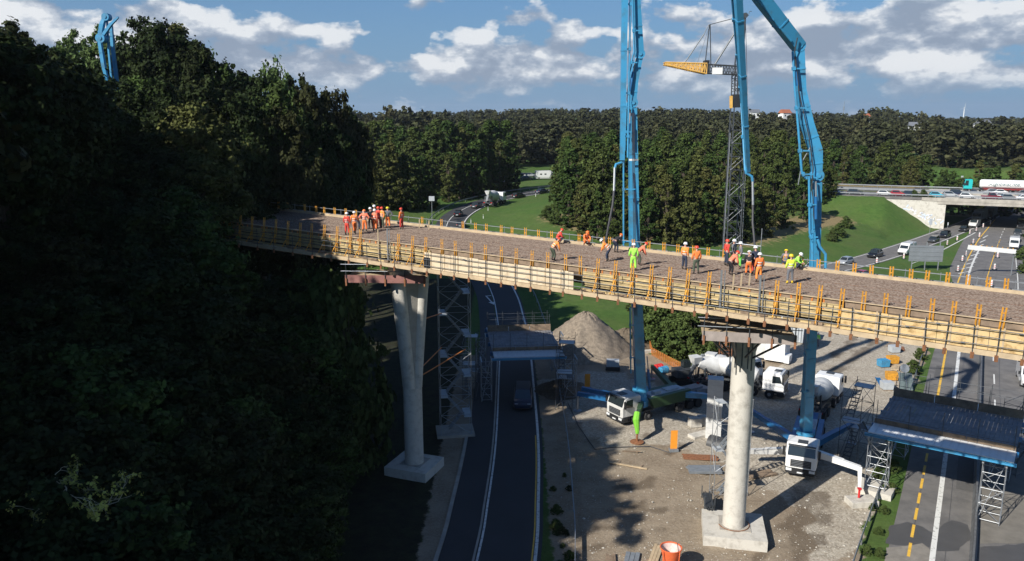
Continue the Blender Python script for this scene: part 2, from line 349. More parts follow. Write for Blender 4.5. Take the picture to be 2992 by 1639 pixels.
dirt = mixc(t, ramp(t, noise(t, .16, 5, .6), [(.60, 0), (.68, .55)]), dirt, (.10, .08, .06))
vor = t.nodes.new('ShaderNodeTexVoronoi'); vor.inputs['Scale'].default_value = 6.5; t.links.new(tcn.outputs['Object'], vor.inputs['Vector'])
grv = mixc(t, ramp(t, vor.outputs['Color'], [(.1, 0), (.9, 1)]), (.27, .235, .185), (.49, .44, .36))
grv = mixc(t, ramp(t, nD, [(.45, 0), (.72, .6)]), grv, (.27, .225, .17))
gm = mth(t, 'ADD', sp.outputs[0], mth(t, 'MULTIPLY', mth(t, 'SUBTRACT', nB, .5), 1.6))
site = mixc(t, ramp(t, gm, [(.4, 0), (.6, 1)]), dirt, grv)
dm = mth(t, 'ADD', sp.outputs[1], mth(t, 'MULTIPLY', mth(t, 'SUBTRACT', nB, .5), 1.2))
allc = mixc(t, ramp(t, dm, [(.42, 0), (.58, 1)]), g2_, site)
at2 = nd(t, 'ShaderNodeAttribute', attribute_name='damp_and_shade'); dw = mth(t, 'ADD', at2.outputs['Fac'], mth(t, 'MULTIPLY', mth(t, 'SUBTRACT', nD, .5), 1.3))
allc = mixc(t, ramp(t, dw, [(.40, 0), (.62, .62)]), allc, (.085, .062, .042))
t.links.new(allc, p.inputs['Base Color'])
bb = t.nodes.new('ShaderNodeBump'); bb.inputs['Strength'].default_value = .6; bb.inputs['Distance'].default_value = .12
t.links.new(mth(t, 'ADD', nC, mth(t, 'MULTIPLY', nB, 1.5)), bb.inputs['Height']); t.links.new(bb.outputs[0], p.inputs['Normal'])
ruts_and_shade = [[(2330, 1430), (2360, 1480), (2330, 1540), (2345, 1639)], [(2400, 1440), (2420, 1500), (2400, 1560), (2410, 1639)], [(1640, 1500), (1800, 1420), (2000, 1430)], [(1700, 1580), (1850, 1500), (1990, 1480)], [(2500, 960), (2560, 1000), (2480, 1060), (2380, 1120)], [(2420, 960), (2500, 985), (2440, 1040)], [(2000, 1290), (1950, 1330)], [(1880, 1275), (1905, 1262)], [(1680, 1639), (1760, 1500), (1900, 1400), (2080, 1380)], [(1730, 1639), (1800, 1520), (1930, 1420)], [(2200, 1639), (2270, 1560), (2330, 1470)]]  # damp ruts, plus the green support foot's cast shadow painted as a stroke
damp_and_shade = np.zeros_like(GX)
for tr, w_ in zip(ruts_and_shade, (1.1, .5, .35, .35, .9, .8, .7, .7, .28, .28, .5)): damp_and_shade = np.maximum(damp_and_shade, np.exp(-(polydist(GX, GY, [G(*q)[:2] for q in tr])/w_)**2)*.8)
fa = me.attributes.new('damp_and_shade', 'FLOAT', 'POINT'); fa.data.foreach_set('value', damp_and_shade.ravel())
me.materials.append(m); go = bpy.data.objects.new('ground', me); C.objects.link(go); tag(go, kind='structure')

# ------------------------------------------------------------------ roads
def strip(left, right, lift=.05, flat=None, sub=1):
    mb = MB(); V_ = []; n = len(left)
    for a, b in zip(left, right):
        for k in range(sub+1):
            q = np.asarray(a[:2])*(1-k/sub)+np.asarray(b[:2])*(k/sub); z = (float(hfun(q[0], q[1])) if flat is None else flat)+lift; V_.append((q[0], q[1], z))
    w_ = sub+1; F_ = [(i*w_+k, i*w_+k+1, (i+1)*w_+k+1, (i+1)*w_+k) for i in range(n-1) for k in range(sub)]
    return mb.add(V_, F_)
def offset_line(pts, off):
    P = np.array([p[:2] for p in pts], float); d = np.gradient(P, axis=0); d /= np.linalg.norm(d, axis=1)[:, None]
    return P+np.stack([d[:, 1], -d[:, 0]], 1)*off
def smooth_line(pts, step=2.0):
    P = np.array([p[:2] for p in pts], float); n = len(P); out = []
    for i in range(n-1):
        p0, p1, p2, p3 = P[max(i-1, 0)], P[i], P[i+1], P[min(i+2, n-1)]; m_ = max(2, int(np.linalg.norm(p2-p1)/step))
        for k in range(m_):
            u = k/m_; out.append(.5*((2*p1)+(-p0+p2)*u+(2*p0-5*p1+4*p2-p3)*u*u+(-p0+3*p1-3*p2+p3)*u**3))
    out.append(P[-1]); return np.array(out)
def ribbon(name, line, o0, o1, m_, lift, flat=None, kind=True, sub=1, dash=None, parent=None):
    a = offset_line(line, o0); b = offset_line(line, o1)
    if dash is None: mb = strip(a, b, lift, flat, sub)
    else:
        mb = MB(); s_ = np.r_[0, np.cumsum(np.linalg.norm(np.diff(line, axis=0), axis=1))]; q = 0.
        while q < s_[-1]:
            e = min(q+dash[0], s_[-1]); t_ = np.linspace(q, e, 4)
            A = np.stack([np.interp(t_, s_, a[:, i]) for i in (0, 1)], 1); B = np.stack([np.interp(t_, s_, b[:, i]) for i in (0, 1)], 1)
            k = strip(A, B, lift, flat); mb.add(k.v, k.f); q += dash[0]+dash[1]
    o = mb.build(name, m_, parent)
    if kind: tag(o, kind='structure')
    return o
RL = smooth_line(RAMP, 2.0)
# left road: lane, paved shoulder and lines (offset + = to the right when looking away from the camera)
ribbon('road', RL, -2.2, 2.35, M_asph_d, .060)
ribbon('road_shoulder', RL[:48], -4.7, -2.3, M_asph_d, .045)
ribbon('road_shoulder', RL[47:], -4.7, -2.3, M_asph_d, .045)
ribbon('road_marking', RL, 1.85, 2.08, M_line_w, .066)
ribbon('road_marking', RL[:26], 1.68, 1.79, M_line_y, .066)
ribbon('road_marking', RL, -2.1, -1.94, M_line_w, .066)
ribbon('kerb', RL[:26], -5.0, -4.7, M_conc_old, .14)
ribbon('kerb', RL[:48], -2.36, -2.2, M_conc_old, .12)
arrow = MB()
c0 = T(1432, 880); ad = unit(np.array([.28, -1., 0])); ax_ = np.array([ad[1], -ad[0], 0])
def fl(p): return (p[0], p[1], float(hfun(p[0], p[1]))+.075)
arrow.add([fl(c0-ax_*.12-ad*2.6), fl(c0+ax_*.12-ad*2.6), fl(c0+ax_*.12+ad*1.), fl(c0-ax_*.12+ad*1.)], [(0, 1, 2, 3)])
arrow.add([fl(c0-ax_*.55+ad*1.), fl(c0+ax_*.55+ad*1.), fl(c0+ad*2.6)], [(0, 1, 2)])
arrow.add([fl(c0-ax_*.9-ad*2.9), fl(c0+ax_*.12-ad*2.9), fl(c0+ax_*.12-ad*2.6), fl(c0-ax_*.9-ad*2.6)], [(0, 1, 2, 3)])
tag(arrow.build('road_marking', M_line_w), kind='structure')
# upper left road that the camper van drives on
UL = smooth_line([(-10, 318), (12, 306), (30, 298), (60, 290), (95, 282)], 4)
ribbon('road', UL, -4, 4, M_asph, .25)
# motorway below, right
HWL = smooth_line(HW_AX, 2.5)
wl = [-5.7-4.8*float(ss((q[1]-118)/38.)) for q in HWL]; a_ = offset_line(HWL, 1.0)-HWL; nrm = a_/np.linalg.norm(a_, axis=1)[:, None]
tag(strip(HWL+nrm*np.array(wl)[:, None], HWL+nrm*13.5, .030, 0., 2).build('motorway', M_asph), kind='structure')
def pixline(pts, z=0.):
    return smooth_line([G(*p, z)[:2] for p in pts], 3)
def mark(pts, w_, m_, dash=None, lift=.045):
    l = pixline(pts); return ribbon('road_marking', l, -w_/2, w_/2, m_, lift, flat=0., dash=dash)
mark([(2640, 1760), (2652, 1639), (2692, 1420), (2716, 1290)], .20, M_line_y, dash=(2.1, .9))
mark([(2740, 1157), (2768, 1001), (2799, 825), (2850, 715), (2893, 659), (2930, 615)], .24, M_line_y)
mark([(2711, 1760), (2723, 1639), (2770, 1280), (2787, 1163), (2805, 1004), (2829, 808), (2862, 726)], .36, M_line_w)
mark([(2905, 1300), (2907, 1171), (2902, 1018), (2908, 900)], .15, M_line_w, dash=(4, 6))
mark([(2880, 825), (2904, 748), (2922, 700)], .16, M_line_y)
mark([(2974, 900), (2974, 821), (2968, 740), (2975, 670)], .16, M_line_w)
mark([(2935, 668), (2925, 690), (2912, 725), (2905, 745)], .15, M_line_w, dash=(3, 3))
for off, w_ in ((-2.2, .05), (1.6, .05), (7.3, .06), (-4.4, .05), (10.9, .05)): ribbon('road_seam', HWL[:70], off, off+w_, M_wet, .0375, flat=0.)
for off, y0, n_ in ((-1.9, 22, 5), (8.2, 30, 4), (-5.0, 34, 3), (4.2, 45, 4)): ribbon('road_patch', HWL[y0:y0+n_], off, off+1.7, mat('patch_asphalt', (.10, .097, .094), .9, var=.15), .0345, flat=0.)
# wet / patched asphalt with its own outline
def patch(name, pts, m_, z=.036, rag=.25):
    P = [G(*p)[:2] for p in pts]; out = []
    for a, b in zip(P, P[1:]+P[:1]):
        n = max(2, int(np.linalg.norm(np.subtract(b, a))/.6))
        for k in range(n): q = a+(b-a)*k/n; out.append((q[0]+random.uniform(-rag, rag), q[1]+random.uniform(-rag, rag), z))
    mb = MB(); mb.add(out, [tuple(range(len(out)))]); return tag(mb.build(name, m_), kind='structure')
patch('wet_patch', [(2600, 1535), (2650, 1525), (2700, 1540), (2730, 1560), (2715, 1600), (2590, 1590)], M_wet, rag=.12)
patch('wet_patch', [(2745, 1540), (2780, 1520), (2830, 1535), (2838, 1575), (2800, 1610), (2730, 1612)], M_wet, rag=.12)
patch('wet_patch', [(2855, 1600), (2992, 1590), (3060, 1600), (3060, 1700), (2850, 1650)], M_wet, rag=.12)
patch('dusty_patch', [(2590, 1600), (2700, 1590), (2720, 1610), (2705, 1700), (2575, 1700)], mat('gritty_asphalt', (.24, .22, .19), .9, var=.2, scale=1.5), z=.040, rag=.1)
patch('dusty_patch', [(2865, 1340), (3000, 1330), (3050, 1585), (2862, 1590)], mat('dusty_asphalt', (.19, .175, .15), .9, var=.2, scale=1.), z=.040, rag=.1)
# slip road
SL = smooth_line(SLIP, 3)
ribbon('slip_road', SL, -3.4, 3.6, M_asph, .058, flat=0.)
ribbon('road_marking', SL, 3.0, 3.2, M_line_w, .064, flat=0.)
ribbon('road_marking', SL, -3.0, -2.8, M_line_w, .064, flat=0.)
for a, b in [((2560, 800), (2700, 748)), ((2640, 785), (2760, 722))]: pass
# hatched area between slip road and motorway
for k in range(9):
    a = G(2800+k*9, 800-k*13)[:2]; b = G(2838+k*6, 792-k*13)[:2]; l = np.array([a, (a+b)/2, b]); ribbon('road_marking', l, -.15, .15, M_line_w, .052, flat=0.)
l = pixline([(2500, 828), (2640, 780), (2740, 738), (2850, 680)]); ribbon('road_marking', l, -.15, .15, M_line_w, .072, flat=0.)
# upper motorway on its embankment and the bridge
M_verge = mat('verge_grass', (.11, .13, .045), .95, var=.25, scale=.5)
def slab(name, s0, s1, t0, t1, z0, z1, m_, parent=None):
    mb = MB(); P = [brc(s0, t0), brc(s1, t0), brc(s1, t1), brc(s0, t1)]
    mb.hexa([(q[0], q[1], z0) for q in P]+[(q[0], q[1], z1) for q in P]); o = mb.build(name, m_, parent, world=parent is not None); return o
for s0, s1 in ((-70, SA-3), (SA+51, 160)):
    tag(slab('upper_road', s0, s1, 0, 13.5, 7.6, 8.2, M_asph), kind='structure'); tag(slab('upper_road', s0, s1, 17.5, 31, 7.6, 8.2, M_asph), kind='structure')
    tag(slab('verge', s0, s1, 13.5, 17.5, 7.5, 8.17, M_verge), kind='structure')
# ================================================================== TREES
def leafmat(name, a, b, c):
    m = bpy.data.materials.new(name); m.use_nodes = True; t = m.node_tree; p = t.nodes['Principled BSDF']; p.inputs['Roughness'].default_value = .75; p.inputs['Specular IOR Level'].default_value = .10
    oi = t.nodes.new('ShaderNodeObjectInfo'); tcn = t.nodes.new('ShaderNodeTexCoord'); ge = t.nodes.new('ShaderNodeNewGeometry')
    n = t.nodes.new('ShaderNodeTexNoise'); n.inputs['Scale'].default_value = .45; n.inputs['Detail'].default_value = 4; t.links.new(tcn.outputs['Object'], n.inputs[0])
    k = mixc(t, ramp(t, n.outputs[0], [(.35, 0), (.65, 1)]), a, b)
    n2 = t.nodes.new('ShaderNodeTexNoise'); n2.inputs['Scale'].default_value = .035; n2.inputs['Detail'].default_value = 3; t.links.new(tcn.outputs['Object'], n2.inputs[0]); k = mixc(t, ramp(t, n2.outputs[0], [(.5, 0), (.66, .6)]), k, c)
    k = mixc(t, ramp(t, oi.outputs['Random'], [(0, 0), (.45, .08), (.75, .55), (1, 1)]), k, c)
    v = nd(t, 'ShaderNodeMixRGB', blend_type='MULTIPLY'); v.inputs[0].default_value = 1; t.links.new(k, v.inputs[1])
    t.links.new(ramp(t, ge.outputs['Random Per Island'], [(0, .55), (1, 1.35)]), v.inputs[2]); t.links.new(v.outputs[0], p.inputs['Base Color'])
    return m
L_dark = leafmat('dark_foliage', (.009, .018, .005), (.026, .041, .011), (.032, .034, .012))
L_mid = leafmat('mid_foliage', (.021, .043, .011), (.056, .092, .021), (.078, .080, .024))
L_far = leafmat('distant_foliage', (.018, .034, .016), (.036, .052, .022), (.060, .056, .026))
L_light = leafmat('light_foliage', (.06, .10, .03), (.09, .13, .04), (.10, .12, .04))
def leafcloud(cent, rad, n, leaf, rng, sq=.8, out=1.0):
    """n leaf quads on the shells of the given clumps"""
    cent = np.asarray(cent); rad = np.asarray(rad); pw = rad**1.3; k = rng.choice(len(cent), n, p=pw/pw.sum()); d = rng.normal(size=(n, 3))
    st = rng.normal(size=(len(cent), 3))*.28+1; P = cent[k]+d*.52*rad[k][:, None]*np.clip(st[k], .5, 1.6)*np.array([1, 1, sq])
    cc = cent.mean(0); o_ = P-cc; o_ /= np.linalg.norm(o_, axis=1)[:, None]+1e-6
    nn = d*.45+o_*.55+rng.normal(size=(n, 3))*.75+np.array([0, 0, .3]); nn /= np.linalg.norm(nn, axis=1)[:, None]
    a = np.cross(nn, rng.normal(size=(n, 3))); a /= np.linalg.norm(a, axis=1)[:, None]; b = np.cross(nn, a)
    s = (leaf*(.55+.9*rng.random(n)))[:, None]; a = a*s*.5; b = b*s*.36
    return np.stack([P-a, P-b, P+a, P+b], 1).reshape(-1, 3)
def quadmesh(name, V, m_):
    me = bpy.data.meshes.new(name); n = len(V); me.vertices.add(n); me.vertices.foreach_set('co', V.ravel()); me.loops.add(n); me.loops.foreach_set('vertex_index', np.arange(n))
    me.polygons.add(n//4); me.polygons.foreach_set('loop_start', np.arange(0, n, 4)); me.update(calc_edges=True); me.materials.append(m_); return me
def tree_proto(H, rad, nc, nl, leaf, seed, m_, cb=.28, top=1., bare=0., trunk=True, col=False):
    rng = np.random.default_rng(seed); z0 = H*cb; hz = (H-z0)/2; zc = z0+hz; cent = []; rr = []; nc = int(nc*2.1)
    lob = rng.normal(size=(7, 3)); lob /= np.linalg.norm(lob, axis=1)[:, None]; lob[:, 2] = np.abs(lob[:, 2])*.8
    while len(cent) < nc:
        q = rng.normal(size=3); q /= np.linalg.norm(q); bulge = 1+.24*max(0, float(np.max(lob@q))-.72)/.28-.10; q *= rng.random()**.42; r_ = rad*(.08+.17*rng.random()**1.5)
        if col:
            u = rng.random(); pr_ = np.interp(u, [0, .1, .35, .7, 1], [.78, .95, 1, .74, .22]); a = rng.random()*6.283; rho = rng.random()**.5
            cent.append(((rad*pr_-r_*.6)*rho*math.cos(a)*bulge, (rad*pr_-r_*.6)*rho*math.sin(a)*bulge, z0+u*(H-z0)-r_*.4)); rr.append(r_); continue
        tz = q[2]; wdt = (1-.25*max(tz, 0)*top)*(1-.15*max(-tz, 0))*bulge
        cent.append((q[0]*(rad-r_*.8)*wdt, q[1]*(rad-r_*.8)*wdt, zc+tz*(hz-r_*.6)*(.9+.1*bulge))); rr.append(r_)
    for _ in range(int(nc*.3)):   # ragged outer sprigs
        q = rng.normal(size=3); q /= np.linalg.norm(q); q[2] = abs(q[2])*.9; k_ = rng.uniform(.88, 1.06)
        if col: u = rng.random(); pr_ = np.interp(u, [0, .1, .35, .7, 1], [.78, .95, 1, .74, .22]); a = rng.random()*6.283; cent.append((rad*pr_*math.cos(a)*k_, rad*pr_*math.sin(a)*k_, z0+u*(H-z0)))
        else: cent.append((q[0]*rad*k_, q[1]*rad*k_, zc+q[2]*hz*k_))
        rr.append(rad*.07*(.6+rng.random()))
    V = leafcloud(cent, rr, nl, leaf, rng)
    crown = quadmesh('crown', V, m_)
    mb = MB(); lean = rng.normal(size=2)*.02*H
    pts = [(0, 0, -1.5), (lean[0]*.2, lean[1]*.2, H*.2), (lean[0]*.6, lean[1]*.6, H*.5), (lean[0], lean[1], H*.86)]
    mb.path(pts, [H*.022, H*.017, H*.011, H*.003], 7)
    for _ in range(11):
        zt = H*(cb*.75+rng.random()*.5); j = rng.integers(0, nc); c_ = np.array(cent[j]); s0 = np.array([lean[0]*zt/H, lean[1]*zt/H, zt]); mid = (s0+c_)/2+np.array([0, 0, H*.02])
        mb.path([s0, mid, c_], [H*.007, H*.005, H*.0015], 5)
    tr = mb.build('trunk', M_bark, None, True); tme = tr.data; bpy.data.objects.remove(tr)
    return crown, tme, H
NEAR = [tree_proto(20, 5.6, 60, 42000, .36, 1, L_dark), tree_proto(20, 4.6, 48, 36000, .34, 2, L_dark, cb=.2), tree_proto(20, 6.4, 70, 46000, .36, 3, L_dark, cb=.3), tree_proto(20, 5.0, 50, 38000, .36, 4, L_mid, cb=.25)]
THIN = tree_proto(20, 4.6, 34, 5200, .34, 9, L_light, cb=.45)
LIGHTT = tree_proto(20, 5.0, 46, 26000, .36, 10, L_light, cb=.25)
MIDP = [tree_proto(20, 4.6, 44, 12000, .62, 21, L_mid, cb=.01, col=True), tree_proto(20, 3.8, 40, 11000, .60, 22, L_mid, cb=.01, col=True), tree_proto(20, 5.4, 54, 13000, .62, 23, L_mid, cb=.01, col=True), tree_proto(20, 3.2, 34, 9000, .60, 24, L_mid, cb=.01, col=True)]
L_green = leafmat('bush_foliage', (.040, .066, .018), (.070, .098, .026), (.060, .080, .024))
BUSH = [tree_proto(6, 3.0, 34, 12000, .30, 31, L_green, cb=0., col=True), tree_proto(6, 2.4, 30, 10000, .30, 32, L_dark, cb=0., col=True), tree_proto(6, 2.7, 30, 11000, .30, 33, L_green, cb=0., col=True)]
def plant(proto, x, y, H, wide, name, label, cat, group, z=None, rz=None):
    cr, tr, H0 = proto; z = float(hfun(x, y)) if z is None else z
    e = thing(name, label, cat, (x, y, z), random.uniform(0, 6.28) if rz is None else rz, group); s = H/H0; e.scale = (s*wide, s*wide, s)
    for n_, me_ in (('trunk', tr), ('crown', cr)):
        o = bpy.data.objects.new(n_, me_); C.objects.link(o); o.parent = e
    return e
LAB_H = 'tall dark deciduous tree on the shaded wooded slope left of the deck'
def silh(px, py, y, proto, wide=1., name='deciduous_tree', label=LAB_H, group='trees on the wooded slope', low=None):
    P = D(px, py, y); g = float(hfun(P[0], y)); H = max(4., (P[2]-g)/1.0)
    return plant(proto, P[0], y, H, wide*min(1.6, 20/H)**.75, name, label, 'tree', group)
NP = NEAR
for i, (px, py, y, pi, wd) in enumerate([(-60, 40, 78, 2, 1), (10, 62, 82, 0, .8), (95, 118, 95, 1, .9), (155, 128, 86, 3, .6), (-40, 130, 66, 0, 1), (440, 36, 100, 2, .9),
        (500, 58, 104, 3, .9), (560, 118, 92, 1, .8), (606, 136, 98, 3, .85), (668, 168, 104, 0, .8), (730, 200, 96, 2, 1.0), (850, 194, 112, 0, .85), (905, 232, 104, 1, .9),
        (962, 246, 118, 2, .8), (1008, 300, 128, 1, .8), (1022, 352, 138, 3, .75), (790, 225, 88, 3, .9), (600, 215, 84, 0, .9), (400, 215, 84, 3, .75), (190, 215, 76, 2, .75), (690, 262, 82, 1, .9), (80, 215, 70, 0, .9),
        (450, 225, 78, 2, .85), (980, 380, 112, 3, .8), (930, 330, 100, 0, .85), (860, 350, 92, 2, .8), (820, 300, 84, 1, .8), (290, 285, 72, 1, .8), (240, 262, 84, 1, .5), (365, 180, 108, 0, .6), (560, 290, 74, 3, .9), (-30, 260, 60, 2, .9)]):
    silh(px, py, y, NP[pi], wd)
for px, py, y in [(-60, 66, 52), (20, 92, 56), (90, 128, 60), (150, 150, 64), (-20, 110, 60), (60, 170, 64)]: silh(px, py, y, NP[int(px) % 2], 1.0)
silh(300, 70, 112, LIGHTT, .8, label='bright green tree topping the slope just right of the folded blue boom'); silh(215, 82, 118, LIGHTT, .8, label='bright green tree topping the slope just left of the folded blue boom')
silh(793, 142, 106, THIN, .75, label='thin airy pale green tree poking above the dark slope trees')
# second tier: crowns further down the slope, seen from above
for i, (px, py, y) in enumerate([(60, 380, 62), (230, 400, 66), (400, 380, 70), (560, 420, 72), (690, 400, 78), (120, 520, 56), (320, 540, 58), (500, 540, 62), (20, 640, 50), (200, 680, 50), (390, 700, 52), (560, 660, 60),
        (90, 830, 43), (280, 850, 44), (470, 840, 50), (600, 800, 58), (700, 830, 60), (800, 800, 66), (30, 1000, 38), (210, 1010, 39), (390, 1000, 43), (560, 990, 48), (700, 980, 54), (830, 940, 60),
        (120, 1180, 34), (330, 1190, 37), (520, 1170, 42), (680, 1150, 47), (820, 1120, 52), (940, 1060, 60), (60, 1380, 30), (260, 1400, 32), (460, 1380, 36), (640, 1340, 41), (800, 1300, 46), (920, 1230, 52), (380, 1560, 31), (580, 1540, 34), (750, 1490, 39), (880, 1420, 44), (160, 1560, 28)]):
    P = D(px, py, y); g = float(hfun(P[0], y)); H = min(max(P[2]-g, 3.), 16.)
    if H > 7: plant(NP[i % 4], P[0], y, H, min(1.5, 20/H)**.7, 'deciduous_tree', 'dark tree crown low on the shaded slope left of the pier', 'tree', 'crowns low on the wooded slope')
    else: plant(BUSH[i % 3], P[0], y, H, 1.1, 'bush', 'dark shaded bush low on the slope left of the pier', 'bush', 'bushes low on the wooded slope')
# sprig-bearing bushes where the deck runs into the slope
for px, py, y, H in [(1000, 800, 66, 5.), (940, 790, 68, 5.5), (880, 800, 68, 6), (1110, 640, 150, 3)]:
    P = D(px, py, y); g = float(hfun(P[0], y)); plant(BUSH[0], P[0], y, max(P[2]-g, 3), 1.2*min(1, 7/max(P[2]-g, 3)), 'bush', 'green bush reaching up to the left end of the deck', 'bush', 'bushes at the deck end')
# wood on the slope behind and beside the camera: it casts the shade over road and slope
rng = np.random.default_rng(5); acc = []
base = tree_proto(20, 6.2, 50, 9500, .62, 77, L_dark); bv = np.empty(len(base[0].vertices)*3); base[0].vertices.foreach_get('co', bv); bv = bv.reshape(-1, 3)
cnt = 0
for gx in np.arange(-84, -20, 7.0):
    for gy in np.arange(-46, 56, 7.0):
        x = gx+rng.normal()*1.6; y = gy+rng.normal()*1.6
        if x > -24 or (y > 6 and x > -.655*y-6.5): continue
        H = max(5., min(42, ((11.5 if y > 22 else 3.8)-x-3.5)/1.066)+2.5*rng.random()-1-float(hfun(x, y)))
        a = rng.random()*6.28; c_, s_ = math.cos(a), math.sin(a); s = H/20; v = bv.copy(); v = np.stack([(v[:, 0]*c_-v[:, 1]*s_)*s*1.05, (v[:, 0]*s_+v[:, 1]*c_)*s*1.05, v[:, 2]*s], 1)+np.array([x, y, float(hfun(x, y))]); acc.append(v); cnt += 1
o = bpy.data.objects.new('woodland', quadmesh('woodland', np.concatenate(acc), L_dark)); C.objects.link(o); tag(o, kind='stuff')
# middle woods, individual trees
midpoly = [T(*p)[:2] for p in [(1650, 660), (1720, 700), (1880, 712), (2080, 715), (2200, 700), (2340, 640), (2410, 600), (2385, 560), (2200, 545), (1900, 540), (1640, 570)]]
def fill(poly, n, dmin, rng, xr, yr):
    pts = []; k = 0
    while len(pts) < n and k < 20000:
        k += 1; x = rng.uniform(*xr); y = rng.uniform(*yr)
        if inpoly(x, y, poly) and all((x-a)**2+(y-b)**2 > dmin**2 for a, b in pts): pts.append((x, y))
    return pts
mp = np.array(midpoly); print('midpoly', mp.round(0).tolist())
for i, (x, y) in enumerate(fill(midpoly, 75, 4.6, rng, (mp[:, 0].min(), mp[:, 0].max()), (mp[:, 1].min(), mp[:, 1].max()))):
    H = rng.uniform(13.5, 18.5); plant(MIDP[i % 4], x, y, H, 1.0, 'deciduous_tree', 'green and russet tree in the wood between the ramp and the slip road', 'tree', 'trees of the middle wood')
for i, (px, py) in enumerate([(1660, 668), (1700, 690), (1745, 700), (1790, 705), (1840, 708), (1890, 712), (1945, 715), (2000, 716), (2055, 718), (2110, 712), (2170, 704), (2230, 690), (2290, 668), (2345, 640), (2395, 600), (2420, 575)]):
    P = T(px, py); plant(MIDP[(i*3+1) % 4], P[0], P[1], rng.uniform(10, 15) if px < 2350 else rng.uniform(7, 12), 1.05, 'deciduous_tree', 'edge tree of the middle wood leafed down to the grass', 'tree', 'edge trees of the middle wood')
# wood beyond the left ramp
for i in range(74):
    u = (i % 25)/24; row = i//25
    px = 1055+u*560+rng.uniform(-8, 8); pyb = [612, 560, 528][row] if u < .45 else [590-(u-.45)*110, 548-(u-.45)*70, 518][row]
    if px > 1490: continue
    P = T(px, pyb)
    if float(polydist(P[0], P[1], [q[:2] for q in RAMP])) < 8: P[0] -= 10*(1 if P[0] < -2 else 0); P[1] += 14
    H = rng.uniform(16, 21)*(1 if row else .8)
    plant(MIDP[(i*7) % 4], P[0], P[1], H, 1.1, 'deciduous_tree', 'green and rusty tree in the wood behind the curved ramp', 'tree', 'trees behind the ramp')
# wood beyond the upper motorway
for i in range(96):
    u = (i % 32)/31; row = i//32; s = -70+u*210+rng.uniform(-3, 3); t_ = 40+row*12+rng.uniform(-3, 3); P = brc(s, t_); H = rng.uniform(8, 12) if row == 0 else rng.uniform(11, 16)
    plant(MIDP[(i*5+row) % 4], P[0], P[1], H, 1.25, 'deciduous_tree', 'green and brown tree in the wood beyond the upper motorway', 'tree', 'trees beyond the upper motorway')
# far woodland that reads as one mass
FV = []
for nl_, lf_, sd_ in ((1300, 1.5, 78), (1300, 1.5, 79), (1200, 1.4, 80), (520, 2.3, 81)):
    base = tree_proto(20, 6, 26, nl_, lf_, sd_, L_far, cb=0, col=sd_ == 79); bv = np.empty(len(base[0].vertices)*3); base[0].vertices.foreach_get('co', bv); FV.append(bv.reshape(-1, 3))
acc = []
def addfar(x, y, H, wd=1.):
    a = rng.random()*6.28; c_, s_ = math.cos(a), math.sin(a); s = H/20; v = FV[int(rng.integers(0, 3))] if y < 620 else FV[3]; acc.append(np.stack([(v[:, 0]*c_-v[:, 1]*s_)*s*wd, (v[:, 0]*s_+v[:, 1]*c_)*s*wd, v[:, 2]*s], 1)+np.array([x, y, float(hfun(x, y))]))
for _ in range(1500):
    px = rng.uniform(950, 3050); y = 300*(6.5**rng.random()); x = (px-1496)/FPX*y*1.0
    if y < 330 and px > 1600: continue
    if px > 2350 and y < 345: continue
    if 1460 < px < 1670 and y < 350: continue
    if px > 2300 and rng.random() < .35 and 450 < y < 1000: continue
    addfar(x, y*1.0, rng.uniform(9, 22)*(1 if y < 700 else .85), rng.uniform(.8, 1.7))
for _ in range(700):
    px = rng.uniform(900, 3100); y = 1500*(3.0**rng.random()); addfar((px-1496)/FPX*y, y, rng.uniform(9, 15), 2.2)
for px, py, y in [(2560, 310, 720), (2590, 308, 735), (2620, 318, 720), (2660, 325, 740), (2690, 322, 750), (2740, 332, 760), (1140, 305, 420), (1180, 308, 440), (1620, 325, 520), (1700, 322, 560), (1760, 330, 560), (1300, 318, 500), (1950, 318, 620), (2020, 312, 650), (2080, 318, 660), (1870, 322, 600), (2400, 335, 800)]:
    P = D(px, py, y); addfar(P[0], y, P[2]-float(hfun(P[0], y)), .9); addfar(P[0]+9, y+10, (P[2]-float(hfun(P[0], y)))*.93, .9); addfar(P[0]-10, y+5, (P[2]-float(hfun(P[0], y)))*.9, .9)
fo = bpy.data.objects.new('distant_woodland', quadmesh('distant_woodland', np.concatenate(acc), L_far)); C.objects.link(fo); tag(fo, kind='stuff')
# shrubs on the site and along the motorway verge
for px, py, H, i in [(1900, 985, 5, 0), (1935, 1020, 6.5, 0), (1975, 1045, 6, 2), (2015, 1050, 6.5, 0), (2050, 1040, 6, 2), (1960, 990, 7, 0), (2000, 980, 7, 2), (1915, 950, 6, 0), (1880, 935, 5, 2), (2040, 980, 7, 0), (2080, 1000, 6, 2)]:
    P = G(px, py); plant(BUSH[i], P[0], P[1], H, 1.1, 'bush', 'tall green bush in the clump between the two concrete pumps', 'bush', 'bushes between the concrete pumps')
for i, (px, py, H) in enumerate([(2705, 1010, 1.6), (2690, 1050, 2.2), (2670, 1090, 2.2), (2655, 1130, 1.6), (2560, 1400, 1.6), (2600, 1380, 2.0), (2580, 1440, 1.7), (2560, 1490, 1.4), (2590, 1500, 1.2), (2550, 1560, 1.1), (2575, 1560, 1.0), (2540, 1620, 1.1), (2565, 1625, 1.2), (2610, 1440, 1.3)]):
    P = G(px, py); plant(BUSH[i % 2*2], P[0]+rng.uniform(-.3, .3), P[1], H*rng.uniform(.4, .75), 1.25, 'shrub', 'low scrubby green shrub on the verge left of the motorway', 'shrub', 'shrubs along the motorway verge')
